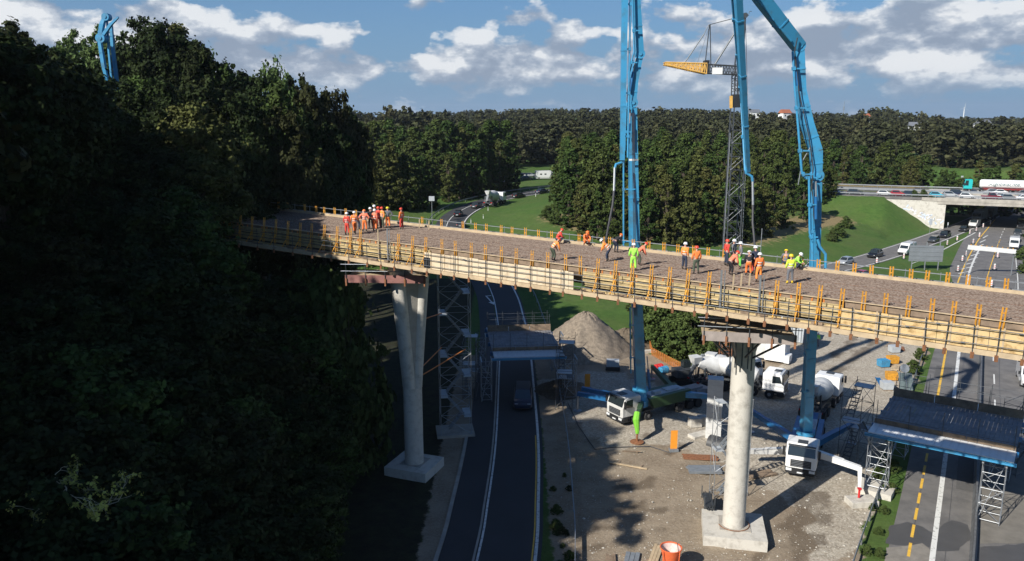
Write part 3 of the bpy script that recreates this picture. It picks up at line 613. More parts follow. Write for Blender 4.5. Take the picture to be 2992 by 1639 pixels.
for i in range(20):
    y = 45+20*rng.random()**1.6; c0_ = np.interp(y, [q[1] for q in RAMP], [q[0] for q in RAMP]); plant(BUSH[(0, 2, 0, 1)[i % 4]], c0_+rng.uniform(3.1, 4.9), y, rng.uniform(.3, .8), rng.uniform(1.2, 1.8), 'shrub', 'small weedy tuft on the strip beside the left road', 'shrub', 'weeds beside the left road')
for px, py, H in [(2450, 690, 3.2), (2470, 668, 3.0), (2430, 705, 2.6), (2690, 640, 2.2), (2710, 655, 2.0), (2665, 625, 2.0), (1600, 640, 3), (1625, 655, 3.5), (2990, 760, 3), (3000, 800, 3), (3010, 700, 3)]:
    P = T(px, py); plant(BUSH[0], P[0], P[1], H, 1.2, 'shrub', 'olive shrub standing on the grass bank beyond the deck', 'shrub', 'shrubs on the grass banks')

# pale stems showing at the wood edge behind the deck
for i, (px, p0, p1, y) in enumerate([(728, 595, 450, 84), (755, 598, 505, 86)]):
    a_ = D(px+6, p0, y); b_ = D(px-6, p1, y); z0 = float(hfun(a_[0], y)); e = thing('birch_tree', ['slim pale trunk rising at the dark wood edge behind the far deck posts', 'second slimmer pale trunk just right of the first behind the far deck posts', 'pale trunk in the wood behind the ramp', 'pale trunk at the left end of the middle wood'][i], 'tree', (a_[0], y, z0)); r_ = .12 if i < 2 else .22
    mb = MB(); mb.path([(a_[0], y, z0-.5), a_, (a_+b_)/2+[.25, 0, 0], b_], [r_*1.3, r_, r_*.8, r_*.4], 7); mb.build('trunk', mat('pale_bark', (.34, .32, .28), .9, var=.3, scale=3), e, True, world=True)
    rb_ = np.random.default_rng(i); cs = [b_+rb_.normal(size=3)*[1.2, 1.2, .9]+[0, 0, .8] for _ in range(14)]; lo_ = bpy.data.objects.new('crown', quadmesh('crown', leafcloud(tolocal(np.array(cs), e), np.full(14, .8), 1800, .30, rb_), L_green)); C.objects.link(lo_); lo_.parent = e
# ================================================================== BRIDGE DECK UNDER CONSTRUCTION
A0 = GD(645, 645); B0 = GD(2992, 948); du = (B0-A0)[:2]; LEN = np.linalg.norm(du); du = du/LEN; dn = np.array([-du[1], du[0]])   # dn points away from the camera
if dn[1] < 0: dn = -dn
DW = float(np.dot((GD(1723, 719)-A0)[:2], dn))
def DK(s, t, dz=0.):
    q = A0[:2]+du*s+dn*t; return np.array([q[0], q[1], zdeck(q[0])+dz])
print('deck LEN', LEN, 'DW', DW, [float(np.dot((GD(*p)-A0)[:2], dn)) for p in [(645, 607), (1196, 663), (2300, 786), (2992, 865)]])
def s_near(px):
    p = GD(px, 645+.1291*(px-645)); return float(np.dot((p-A0)[:2], du))
def s_far(px):
    p = GD(px, 607+.1099*(px-645)); return float(np.dot((p-A0)[:2], du))
S0, S1 = -9.0, LEN+16
deck = thing('bridge_deck', 'long new bridge deck in timber formwork, reinforcement laid ready for concrete', 'bridge deck', DK(20, DW/2, -1))
def dbar(mb, s0, s1, t, z, w_, h, n=None):
    n = n or 1
    for i in range(n):
        a = s0+(s1-s0)*i/n; b = s0+(s1-s0)*(i+1)/n; mb.beam(DK(a, t, z), DK(b, t, z), w_, h)
def dbox(mb, s0, s1, t0, t1, z0, z1):
    P = [(s0, t0), (s1, t0), (s1, t1), (s0, t1)]; mb.hexa([DK(s, t, z0) for s, t in P]+[DK(s, t, z1) for s, t in P])
M_bed = mat('formwork_floor', (.115, .085, .065), .9, var=.3, scale=9, col2=(.19, .155, .125), mask=(.40, .62))
M_rebar = mat('reinforcement_steel', (.26, .205, .165), .75, .1, var=.2, scale=7, col2=(.13, .085, .06), mask=(.40, .60))
mb = MB(); dbox(mb, S0, S1, .03, DW-.03, -.26, -.14); mb.build('formwork_floor', M_bed, deck, world=True)
rng2 = np.random.default_rng(3)
mb = MB()
for t_ in np.arange(.2, DW-.1, .15): dbar(mb, S0+rng2.uniform(0, .5), S1, t_+rng2.normal()*.012, .06+rng2.normal()*.008, .036, .03, 1)
mb.build('long_reinforcement', M_rebar, deck, world=True)
mb = MB()
for s in np.arange(S0, S1, .22):
    s_ = s+rng2.normal()*.02; mb.beam(DK(s_, .12, .025), DK(s_+rng2.normal()*.03, DW-.12, .025), .022, .022)
mb.build('cross_reinforcement', M_rebar, deck, world=True)
mb = MB()
for t_ in np.arange(.5, DW-.1, .55): dbar(mb, S0, S1, t_, -.08, .04, .1, 1)
for s in np.arange(S0, S1, .9): mb.beam(DK(s, .2, -.05), DK(s, DW-.2, -.05), .03, .09)
mb.build('spacer_bars', M_rust, deck, world=True)
mb = MB()
dbox(mb, S0, S1, -.04, .0, -.34, .09); mb.build('edge_board', M_beam_d, deck, world=True)
mb = MB(); dbox(mb, S0, S1, -.17, -.05, .04, .09); mb.build('edge_plank', M_wood, deck, world=True)
mb = MB(); dbox(mb, S0, S1, DW, DW+.05, -.4, .26); mb.build('edge_board', M_wood, deck, world=True)
# soffit form: trough of a narrow girder
mb = MB(); P = []
for s in (S0, S1):
    P.append([DK(s, *q) for q in [(0, -.62), (.0, -.34), (DW, -.34), (DW, -.62), (DW*.74, -1.65), (DW*.26, -1.65)]])
mb.loft(P); mb.build('girder_formwork', mat('dark_formwork', (.13, .095, .065), .9, var=.3, scale=1), deck, world=True)
# open bays with beam rows, boarded bays with pale panels
px_open = [(600, 1262), (1705, 2465)]; px_board = [(1268, 1700), (2470, 3060)]
sO = [(s_near(a) if a > 645 else S0, s_near(b)) for a, b in px_open]; sB = [(s_near(a), s_near(b) if b < 2992 else S1) for a, b in px_board]
WK = -1.28; WZ = -1.50       # walkway outer edge and level
for s0, s1 in sO:
    for t_, z in [(-.02, -.22), (.0, -.50), (.02, -.78), (.04, -1.06), (-.3, -1.36)]:
        mb = MB(); k = s0
        while k < s1:
            e = min(k+rng2.uniform(2.3, 4.2), s1); a = rng2.normal()*.015
            mb.beam(DK(k, t_-.12, z+a), DK(e-.05, t_-.12, z+a), .08, .05); mb.beam(DK(k, t_-.12, z+a-.16), DK(e-.05, t_-.12, z+a-.16), .08, .045); mb.beam(DK(k, t_-.10, z+a-.08), DK(e-.05, t_-.10, z+a-.08), .03, .13); k = e
        mb.build('timber_beam', M_beam, deck, world=True)
    for s in np.arange(s0+.2, s1, .62):
        if rng2.random() < .8: mb = MB(); mb.beam(DK(s, -.05, .0), DK(s+rng2.normal()*.05, -.10, -.42-rng2.random()*.2), .09, .07); mb.build('edge_cleat', M_orange, deck, world=True)
    mb = MB(); dbox(mb, s0, s1, .3, .36, -1.5, -.35); mb.build('side_form', mat('shade_dark_film_ply', (.055, .04, .028), .6, var=.2), deck, world=True)  # film-faced ply kept dark to paint the shade between the beam rows
    for _ in range(int((s1-s0)*1.3)):
        s = rng2.uniform(s0, s1-.6); mb = MB(); mb.box(DK(s, rng2.uniform(-1.1, -.3), WZ+.1), (rng2.uniform(.2, .9), rng2.uniform(.1, .3), rng2.uniform(.05, .16)), rng2.uniform(-.6, 0)); mb.build('loose_timber', M_beam_d, deck, world=True)
# walkway
for s0, s1 in ((S0, S1),):
    mb = MB(); dbox(mb, s0, s1, WK-.04, -.2, WZ-.05, WZ); mb.build('walkway', M_wood, deck, world=True)
    mb = MB(); dbox(mb, s0, s1, WK-.075, WK-.042, WZ-.16, WZ+.13); mb.build('toe_board', M_wood, deck, world=True)
for i, (s0, s1) in enumerate(sB):
    k = s0; mm = (M_osb, M_osb2)[i]
    while k < s1:
        e = min(k+2.44, s1); mb = MB(); dz = rng2.normal()*.02; dbox(mb, k+.01, e-.012, WK+.03, WK+.055, WZ+.135, WZ+1.36+dz); mb.build('boarding_panel', mm, deck, world=True); k = e
    for s in np.arange(s0+.6, s1, 1.22): mb = MB(); dbox(mb, s, s+.09, WK-.0, WK+.028, WZ+.14, WZ+1.42); mb.build('panel_batten', M_wood, deck, world=True)
mb = MB(); s = sB[0][0]; dbox(mb, s-.02, s+.55, WK-.03, WK+.0, WZ+.2, WZ+1.0); mb.build('dark_panel', M_black, deck, world=True)
# tube railing on the walkway
sp = []; s = s_near(1100)-.0
for px in [735, 790, 838, 893, 950, 1005, 1056, 1110, 1150, 1189, 1240, 1284, 1325, 1363, 1406, 1455, 1500, 1542, 1586, 1642, 1680, 1735, 1780, 1840, 1888, 1949, 1998, 2062, 2098, 2156, 2218, 2265, 2330, 2392, 2455, 2515, 2590, 2650, 2727, 2785, 2865, 2935, 3010, 3090, 3170]:
    s = s_near(px)-.2; sp.append(s); mb = MB(); lean = rng2.normal()*.03
    mb.tube(DK(s, WK-.1, WZ-.38), DK(s+lean, WK-.1, WZ+1.42+rng2.random()*.12), .026, n=6); mb.build('railing_post', M_dsteel, deck, world=True)
    mb = MB(); mb.beam(DK(s, WK-.16, WZ-.12), DK(s, -.3, WZ-.12), .06, .1); mb.beam(DK(s, WK+.1, WZ-.16), DK(s, DW*.2, WZ-.95), .06, .08); mb.box(DK(s, WK-.12, WZ-.22), (.13, .13, .34)); mb.build('walkway_bracket', M_rust, deck, world=True)
for z in (.42, .85, 1.25):
    mb = MB(); k = S0
    while k < S1:
        e = min(k+rng2.uniform(3.5, 5), S1); a = rng2.normal()*.018; mb.tube(DK(k, WK-.14, WZ+z+a), DK(e+.2, WK-.14, WZ+z+a+rng2.normal()*.012), .024, n=6); k = e
    mb.build('railing_tube', M_dsteel, deck, world=True)
# paired guard posts, near edge
near_px = [650, 677, 708, 742, 777, 811, 847, 883, 916, 953, 990, 1029, 1058, 1169, 1209, 1248, 1294, 1333, 1379, 1420, 1467, 1510, 1556, 1603, 1655, 1698, 1750, 1801, 1852, 1907, 1959, 2012, 2073, 2275, 2272, 2336, 2396, 2461, 2523, 2587, 2653, 2723, 2785, 2857, 2927, 3000, 3075]
near_px.remove(2275)
far_px = [657, 683, 713, 739, 768, 795, 848, 882, 907, 938, 971, 1003, 1075, 1140, 1202, 1260, 1325, 1363, 1395, 1439, 1472, 1512, 1552, 1591, 1673, 1750, 1764, 1835, 1881, 1926, 1967, 2016, 2057, 2105, 2285, 2334, 2385, 2439, 2491, 2543, 2600, 2659, 2704, 2765, 2825, 2884, 2938, 3000]
def isopen(s): return any(a <= s <= b for a, b in sO)
def dkp(s, t, dz, g): return DK(s, t, dz)
for px in near_px:
    s = s_near(px); mb = MB(); l = rng2.normal(size=3)*.02
    zb = -1.45 if isopen(s) else -.5; tb = -.42 if isopen(s) else -.12
    for o in (-.085, .085): mb.beam(DK(s+o, tb if isopen(s) else -.12, zb), DK(s+o+l[0], -.12, .80+l[1]), .048, .075)
    mb.beam(DK(s-.085, -.12, .5), DK(s+.085, -.12, .5), .05, .05)
    if isopen(s): mb.beam(DK(s, -1.0, -1.4), DK(s, -.2, -.45), .06, .06)
    mb.build('guard_post', M_yellow, deck, world=True)
for px in far_px:
    s = s_far(px); mb = MB(); l = rng2.normal(size=2)*.02
    for o in (-.085, .085): mb.beam(DK(s+o, DW+.1, -.5), DK(s+o+l[0], DW+.1, .90+l[1]), .065, .09)
    mb.beam(DK(s-.085, DW+.1, .5), DK(s+.085, DW+.1, .5), .05, .05); mb.build('guard_post', M_yellow, deck, world=True)
for z in (.5, .98):
    mb = MB(); dbar(mb, S0, S1, DW+.9, z-.35, .05, .05, 14); mb.build('railing_tube', M_steel, deck, world=True)
mb = MB(); dbox(mb, S0, S1, DW+.06, DW+1.0, -1.0, -.95); mb.build('walkway', M_wood, deck, world=True)
for s in np.arange(S0, S1, 2.1):
    mb = MB(); mb.tube(DK(s, DW+.95, -1.1), DK(s, DW+.95, .72), .025); mb.build('railing_post', M_steel, deck, world=True)
for px, top, kind in [(1110, .95, M_wood), (1137, 1.15, M_steel), (2109, 1.0, M_steel), (2222, 1.0, M_steel)]:
    s = s_near(px); mb = MB(); mb.beam(DK(s, -.2, -1.5), DK(s, -.2, top), .09, .12)
    if kind is M_steel: mb.beam(DK(s+.22, -.2, -1.5), DK(s+.22, -.2, top), .04, .06)
    mb.build('upright_stake', kind, deck, world=True)
for px, py in [(2141, 840), (2164, 838), (2188, 837), (1225, 668), (1253, 672)]:
    q = GD(px, py); mb = MB(); mb.beam(q+np.array([0, 0, -.1]), q+np.array([.03, 0, .85]), .08, .08); mb.build('upright_stake', M_wood, deck, world=True)
# far access frame of thin tubes behind the workers
mb = MB(); q0 = GD(2160, 770); q1 = GD(2235, 780)
for q, h in ((q0, 1.6), (q1, 2.6)): mb.tube(q+[0, 1.2, -1], q+[0, 1.2, h], .03)
mb.tube(q0+[0, 1.2, 1.3], q1+[0, 1.2, 1.3], .03); mb.tube(q0+[0, 1.2, .6], q1+[0, 1.2, .6], .03); mb.build('access_frame', M_steel, deck, world=True)

# ================================================================== PIERS
def pier(loc, top, label, fyaw, rzf, L_=4.4, r=.80, vee=True, flare0=.52):
    e = thing('bridge_pier', label, 'pier', loc, rzf)
    mb = MB(); mb.box((0, 0, .38), (L_, L_*.93, .86), fyaw-rzf); f = mb.build('footing', M_conc, e)
    mb = MB(); mb.box((.1, .1, .82), (L_*.5, L_*.5, .06), fyaw-rzf); mb.build('footing_pad', M_conc_old, e)
    zt = top*flare0; n = 32
    def ring(z, r_, ox=0., sx_=1.): return [(ox+r_*sx_*math.cos(2*math.pi*i/n), r_*math.sin(2*math.pi*i/n), z) for i in range(n)]
    mb = MB(); zz_ = .8; rings = []; joints = list(np.arange(4.2, zt, 3.0))
    rings.append(ring(zz_, r))
    for j in joints: rings += [ring(j-.03, r), ring(j-.02, r-.012), ring(j+.02, r-.012), ring(j+.03, r)]
    rings.append(ring(zt, r)); mb.loft(rings); mb.build('shaft', M_conc, e, True)
    # flared head: two arms of a V joined by a recessed web
    for sg in (-1, 1):
        mb = MB(); rr = []
        for k in range(9):
            u = k/8; z = zt+(top-zt)*u; ox = sg*(r*.36+.86*u**1.1); rr.append([(ox+(r*.64+.12*u)*math.cos(2*math.pi*i/n), (r*(.995-.1*u))*math.sin(2*math.pi*i/n), z) for i in range(n)])
        mb.loft(rr); mb.build('arm', M_conc, e, True)
    mb = MB(); mb.hexa([(-r*.5, -.62, zt), (r*.5, -.62, zt), (r*.5, .62, zt), (-r*.5, .62, zt), (-1.1, -.5, top), (1.1, -.5, top), (1.1, .5, top), (-1.1, .5, top)]); mb.build('web', M_conc_old, e)
    return e
pr = G(2143, 1533, .8); pl_ = G(1211, 1350, .8); rdk = math.atan2(du[1], du[0])
ptop_r = zdeck(pr[0])-1.9; ptop_l = zdeck(pl_[0])-1.9
pier((pr[0], pr[1], 0), ptop_r, 'sunlit round concrete pier on a square footing in the gravel yard', -.2, .0, flare0=.80)
pier((pl_[0], pl_[1], 0), ptop_l, 'shaded concrete pier opening into a tall V, beside the left road', -.36, .5, 3.9, flare0=.42)
mb = MB(); mb.path([(pr[0]+1.1*math.cos(a), pr[1]+1.1*math.sin(a), .90) for a in np.linspace(3.2, 6.6, 16)], .03, 5); tag(mb.build('cable', M_rust), 'rust-brown cable curled round the foot of the sunlit pier', 'cable')

def platform(loc, rz, lw, dp, z, label, col, braces=True, off=0.):
    e = thing('work_platform', label, 'work platform', (loc[0], loc[1], 0), rz)
    mb = MB(); mb.box((0, 0, z), (lw, dp, .06)); mb.build('deck_boards', M_wood, e)
    mb = MB(); mb.box((0, -dp/2-.05, z-.05), (lw, .05, .62)); mb.build('side_boarding', col, e)
    for x in np.linspace(-lw/2+.1, lw/2-.1, 5):
        mb = MB(); mb.tube((x, -dp/2-.12, z-.6), (x, -dp/2-.12, z+1.35), .03); mb.build('railing_post', M_dsteel, e)
        mb = MB(); mb.box((x, -dp/2-.1, z-.3), (.12, .16, .6)); mb.build('clamp', M_rust, e)
    for q in (.6, 1.15):
        mb = MB(); mb.tube((-lw/2-.3, -dp/2-.15, z+q), (lw/2+.3, -dp/2-.15, z+q), .028); mb.build('railing_tube', M_steel, e)
    if braces:
        for x in (-lw/2+.5, -.9, .9, lw/2-.5):
            for s_ in (-1, 1): mb = MB(); mb.beam((x, s_*dp/2*.9, z-.2), (x*.35, s_*.85+off, z-2.6), .10, .12); mb.build('brace', M_dsteel, e)
        for x in (-.7, -.35, .1, .5, .75):
            mb = MB(); mb.beam((x, -.86+off, z-.2), (x*.98, -.92+off, z-3.2-.4*abs(x)), .09, .05); mb.build('hanging_strut', M_dsteel, e)
    return e
zt = float(D(2150, 985, pr[1]-5.4)[2]); platform(pr+np.array([-.9, -2.9, 0]), rdk*.35, 5.7, 5.0, zt, 'boarded work platform with tube railing hung round the top of the sunlit pier', mat('weathered_board', (.33, .28, .25), .85, var=.2, scale=1.5), off=2.6)
zt = float(D(1150, 815, pl_[1]-2)[2]); platform(pl_-np.array([1.6, 0, 0]), rdk*.1, 6.5, 3.6, zt, 'reddish boarded work platform with tube railing at the head of the shaded pier', mat('red_brown_board', (.30, .14, .12), .85, var=.25, scale=1.5), braces=False)

# ================================================================== SCAFFOLDS AND PROTECTIVE ROOFS
def scaffold(mb_s, w_, d_, h, x0=0, y0=0, z0=0, bay=2.0, r=.028, diag=True):
    for x in (x0, x0+w_):
        for y in (y0, y0+d_): mb_s.tube((x, y, z0), (x, y, z0+h), r, n=5)
    z = z0+.25; k = 0
    while z <= z0+h:
        for y in (y0, y0+d_): mb_s.tube((x0, y, z), (x0+w_, y, z), r*.85, n=5)
        for x in (x0, x0+w_): mb_s.tube((x, y0, z), (x, y0+d_, z), r*.85, n=5)
        if diag and z+bay <= z0+h+.1:
            a, b = (x0, x0+w_) if k % 2 else (x0+w_, x0); mb_s.tube((a, y0, z), (b, y0, z+bay), r*.8, n=5)
            mb_s.tube((b, y0+d_, z), (a, y0+d_, z+bay), r*.8, n=5)
            a, b = (y0, y0+d_) if k % 2 else (y0+d_, y0); mb_s.tube((x0, a, z), (x0, b, z+bay), r*.8, n=5); mb_s.tube((x0+w_, b, z), (x0+w_, a, z+bay), r*.8, n=5)
        z += bay; k += 1
def gantry(name, label, loc, rz, W_, Dp, z, legs, stair_side, sheetmat):
    """x along the front edge, y away from the camera"""
    e = thing(name, label, 'protective roof', loc, rz)
    mb = MB(); mb.beam((-.2, .0, z-.16), (W_+.2, .0, z-.16), .10, .14); mb.beam((-.2, -.05, z-.075), (W_+.2, -.05, z-.075), .2, .04); mb.beam((-.2, -.05, z-.25), (W_+.2, -.05, z-.25), .2, .04); mb.build('front_beam', M_blue, e)
    mb = MB()
    for y in (2.6, Dp*.5, Dp-2.4, Dp-.2): mb.beam((-.2, y, z-.3), (W_+.2, y, z-.3), .16, .4)
    mb.build('cross_beam', M_blue_d, e)
    # ribbed white sheet in front and behind
    for y0, y1 in ((.0, 2.3), (Dp-1.9, Dp)):
        mb = MB(); n = int(W_/.5)
        for i in range(n):
            x = W_*i/n; mb.box((x+W_/n/2, (y0+y1)/2, z+.0), (W_/n-.06, y1-y0, .09)); mb.box((x+W_/n, (y0+y1)/2, z-.01), (.05, y1-y0, .05))
        mb.build('ribbed_sheet', sheetmat, e)
    # dark timber deck with side boards
    mb = MB(); n = int(W_/.32)
    for i in range(n): x = W_*i/n; mb.box((x+.15, (2.4+Dp-2.)/2, z+.02+random.uniform(-.012, .012)), (W_/n-.03, Dp-4.4, .06))
    mb.build('planking', mat('grey_planking', (.24, .235, .24), .85, var=.3, scale=1.2), e)
    for y, h in ((2.42, .36), (Dp-2., .75)):
        mb = MB(); n = max(3, int(W_/2.6))
        for i in range(n): mb.box((W_*(i+.5)/n, y+random.uniform(-.03, .03), z+h/2+.06), (W_/n-.04, .06, h))
        mb.build('side_board', M_beam_d, e)
    for y in (2.36, Dp-1.85, Dp-.05):
        for x in np.linspace(.15, W_-.15, 5):
            mb = MB(); mb.tube((x, y, z-.1), (x, y, z+2.0), .028, n=5); mb.build('railing_post', M_dsteel, e)
        for q in ((1.0, 1.7) if y > 3 else (.6,)):
            mb = MB(); mb.tube((0, y, z+q), (W_, y, z+q), .02, n=5); mb.build('railing_tube', M_dsteel, e)
    for (x, y, w2, d2, base) in legs:
        mb = MB(); scaffold(mb, w2, d2, z-.45-base, x, y, base, bay=1.25, r=.032); mb.tube((x, y, base), (x+w2, y+d2, z-.5), .03, n=5)
        for dx in (0, w2): mb.beam((x+dx, y-.2, z-.5), (x+dx, y+d2+.2, z-.5), .12, .12)
        mb.build('scaffold_tower', M_steel, e)
        if base > .1:
            mb = MB(); mb.box((x+w2/2, y+d2/2, base/2), (w2+1.2, d2+.8, base)); mb.build('concrete_block', M_conc, e)
    return e
def stair(name, label, loc, rz, w_, d_, h, lev, matf=M_steel, top=0.):
    e = thing(name, label, 'scaffold', loc, rz)
    mb = MB(); scaffold(mb, w_, d_, h, 0, 0, 0, bay=2.); mb.build('tube_frame', matf, e)
    for k in range(lev):
        z = 2.0*(k+1); f = k % 2
        mb = MB(); mb.box((w_*.12 if f else w_*.88, d_/2, z), (w_*.24, d_, .06)); mb.build('landing', M_grey_l, e)
        mb = MB(); a = (w_*.22, 0, z) if f else (w_*.78, 0, z); b = (w_*.78, 0, z-2) if f else (w_*.22, 0, z-2)
        y = d_*.25 if f else d_*.72
        for s_ in (-.3, .3): mb.beam((a[0], y+s_, a[2]), (b[0], y+s_, b[2]), .04, .15)
        for i in range(9): u = i/8; mb.box((a[0]+(b[0]-a[0])*u, y, a[2]+(b[2]-a[2])*u), (.24, .6, .03))
        mb.build('stair_flight', matf if matf is M_dsteel else M_grey, e)
    return e
# right gantry over the motorway
gl = G(2535, 1262, 5.3); gr_ = G(2962, 1352, 5.3); rzg = math.atan2(gr_[1]-gl[1], gr_[0]-gl[0]); WG = float(np.hypot(*(gr_-gl)[:2])); gb = G(2575, 1131, 5.3)
DG = float(np.dot((gb-gl)[:2], np.array([-math.sin(rzg), math.cos(rzg)]))); print('gantryR', gl, gr_, WG, DG)
gantry('protective_roof', 'wide protective roof with a blue front beam and white ribbed sheet over the motorway', (gl[0], gl[1], 0), rzg, WG, DG, 5.3,
       [(.1, .2, 1.5, 1.5, .5), (.1, DG-3.2, 1.5, 2., 0), (WG-1.9, .2, 1.5, 1.5, .02), (WG-1.9, DG-3.2, 1.5, 2, 0)], 0, M_white)
g2l = G(1443, 1046, 5.0); g2r = G(1650, 1040, 5.0); rz2 = math.atan2(g2r[1]-g2l[1], g2r[0]-g2l[0]); W2 = float(np.hypot(*(g2r-g2l)[:2])); g2b = G(1446, 957, 5.0); D2 = float(g2b[1]-g2l[1]); print('gantryL', g2l, W2, D2)
gantry('protective_roof', 'narrow protective roof with a grey-white front sheet over the shaded left road', (g2l[0], g2l[1], 0), rz2, W2, D2, 5.0,
       [(-1.3, .3, 1.1, 1.6, 0.02), (-1.3, D2-2.6, 1.1, 1.6, 0), (W2+.1, .3, 1.3, 1.6, 0.02), (W2+.1, D2-2.6, 1.3, 1.6, 0)], 0, mat('dull_white_sheet', (.55, .58, .60), .5, var=.1))
# stair towers at the gantries
q = G(2490, 1390); stair('scaffold_stair', 'dark scaffold stair climbing to the left end of the motorway roof', (q[0]+1.0, q[1]+1.6, 0), rzg+1.57, 5.4, 1.6, 6.6, 3, M_dsteel)
q = G(1690, 1210); stair('scaffold_stair', 'dark scaffold stair at the right end of the shaded roof over the left road', (q[0]-.6, q[1]+1.0, 0), 1.45, 5.5, 1.7, 7, 3, M_dsteel)
q = G(1400, 1180); stair('scaffold_stair', 'scaffold stair on the left shoulder beside the shaded roof', (q[0]-.4, q[1]+1, 0), 1.55, 5, 1.4, 6.6, 3, M_dsteel)
q = G(2985, 1420); stair('scaffold_stair', 'scaffold stair at the right end of the motorway roof, cut by the frame', (q[0]+.4, q[1]+1.5, 0), rzg+1.2, 5, 1.6, 6.6, 3, M_dsteel)
# tall stair tower left of the road
q = G(1290, 1280); st = stair('stair_tower', 'tall aluminium stair tower standing between the shaded pier and the left road', (q[0], q[1], 0), .15, 2.9, 2.4, 17.4, 8, M_steel)
mb = MB(); mb.box((1.4, 1.2, .12), (3.6, 2.8, .3)); mb.build('base_slab', M_conc_old, st)
for (a, b) in [((1230, 935), (1290, 915)), ((1235, 1095), (1360, 1020)), ((1235, 1070), (1290, 1015))]:
    P0 = D(a[0], a[1], 66.); P1 = D(b[0], b[1], 71.); mb = MB(); mb.tube(P0, P1, .05); mb.build('raking_tie', M_orange, st, world=True)
# tower beside the sunlit pier
q = G(2105, 1480); st = stair('ladder_tower', 'slender ladder scaffold standing close behind the sunlit pier', (q[0]-.2, q[1]+1.4, 0), .1, 2.8, 1.0, 8.2, 4, M_steel)
q = G(2105, 1100); mb = MB(); e = thing('scaffold_bundle', 'rusty red bracing frame standing behind the pier beside the mixer', 'scaffold', (q[0], q[1], 0), 0); scaffold(mb, 1.2, 1.2, 5.2, 0, 0, 0, 1.3, .035); mb.build('tube_frame', M_rust, e)
# ================================================================== UPPER MOTORWAY BRIDGE
br = thing('road_bridge', 'flat concrete road bridge carrying the upper motorway over the lower one', 'bridge', tuple(brc(60, 8, 0)))
for t0, t1 in ((-.3, 14.2), (16.8, 31.3)):
    slab('deck_slab', SA-2, SA+52, t0, t1, 6.75, 8.19, M_conc, br)
for t0 in (-.75, 14.22, 16.1, 31.35): slab('edge_beam', SA-6, SA+54, t0, t0+.42, 7.45, 8.38, M_conc_old, br)
slab('parapet_face', SA-2, SA+52, -.8, -.76, 6.7, 7.4, M_conc_old, br)
slab('abutment', SA-3, SA, -.3, 31.3, -.2, 6.75, M_conc, br); slab('abutment', SA+48, SA+51, -.3, 31.3, -.2, 6.75, M_conc, br)
mb = MB(); wz = [(SA-17.5, 7.5), (SA, 7.5), (SA, -.1), (SA-3.2, -.1)]
mb.add([brc(s, -.62, z) for s, z in wz]+[brc(s, -.1, z) for s, z in wz], [(3, 2, 1, 0), (4, 5, 6, 7), (0, 1, 5, 4), (1, 2, 6, 5), (2, 3, 7, 6), (3, 0, 4, 7)]); ww = mb.build('wing_wall', M_conc, br, world=True)
mb = MB(); rg = np.random.default_rng(8)
for k in range(30):
    s = SA-rg.uniform(.8, 11.5); lo = .7+(SA-1-s)*.43; z = lo+rg.uniform(0, 1.6); a = rg.uniform(-1.1, 1.5); l = rg.uniform(.4, 1.1)
    mb.cm = int(rg.integers(0, 2)); p0 = brc(s, -.66, z); p1 = brc(s+math.cos(a)*l, -.66, z+math.sin(a)*l); mb.beam(p0, p1, .32, .02, up=(bd[1], -bd[0], 0)) if False else mb.beam(p0, p1, .035, .34)
mb.build('graffiti', [mat('pale_spray_paint', (.55, .62, .72), .6), mat('lilac_spray_paint', (.70, .70, .75), .6)], ww, world=False)
bpy.data.objects['graffiti'].matrix_parent_inverse = Matrix.Identity(4); bpy.data.objects['graffiti'].location = -Vector(br.location)
def guardrail(name, label, line, z, off=0., post=4.0, double=False, lift=.0):
    l = np.array(line, float)[:, :2]
    e = thing(name, label, 'guardrail', (l[0][0], l[0][1], 0)); mb = MB(); mp_ = MB()
    zf = (lambda x, y: z) if z is not None else (lambda x, y: float(hfun(x, y)))
    for a, b in zip(l[:-1], l[1:]):
        za, zb = zf(*a)+.68+lift, zf(*b)+.68+lift; mb.beam((a[0], a[1], za), (b[0], b[1], zb), .05, .30)
    s_ = np.r_[0, np.cumsum(np.linalg.norm(np.diff(l, axis=0), axis=1))]
    for q in np.arange(0, s_[-1], post):
        x = np.interp(q, s_, l[:, 0]); y = np.interp(q, s_, l[:, 1]); mp_.box((x, y, zf(x, y)+.35+lift), (.09, .09, .75))
    mb.build('rail', M_steel, e, world=True); mp_.build('posts', M_steel, e, world=True); return e
for t_, nm in ((.5, 'long steel guardrail on the near edge of the upper motorway'), (14, 'steel guardrail on the near side of the upper motorway median'), (17.2, 'steel guardrail on the far side of the upper motorway median'), (30.6, 'steel guardrail along the far edge of the upper motorway')):
    guardrail('guardrail', nm, [brc(s, t_) for s in range(-60, 150, 6)], 8.2)
RO = offset_line(RL, -6.6); sel = [i for i in range(len(RL)) if 148 < RL[i][1] < 262]; guardrail('guardrail', 'steel guardrail curving round the outside of the ramp', RO[sel], None)
RO2 = offset_line(RL, 4.7); sel = [i for i in range(len(RL)) if 40 < RL[i][1] < 150]; guardrail('guardrail', 'steel guardrail along the right side of the shaded left road', RO2[sel], None)
vg = pixline([(2462, 1760), (2500, 1639), (2548, 1500), (2610, 1330), (2650, 1180), (2690, 1060), (2715, 985)])
e = guardrail('guardrail', 'thin steel guardrail in the weedy verge between the yard and the motorway', vg, 0.)
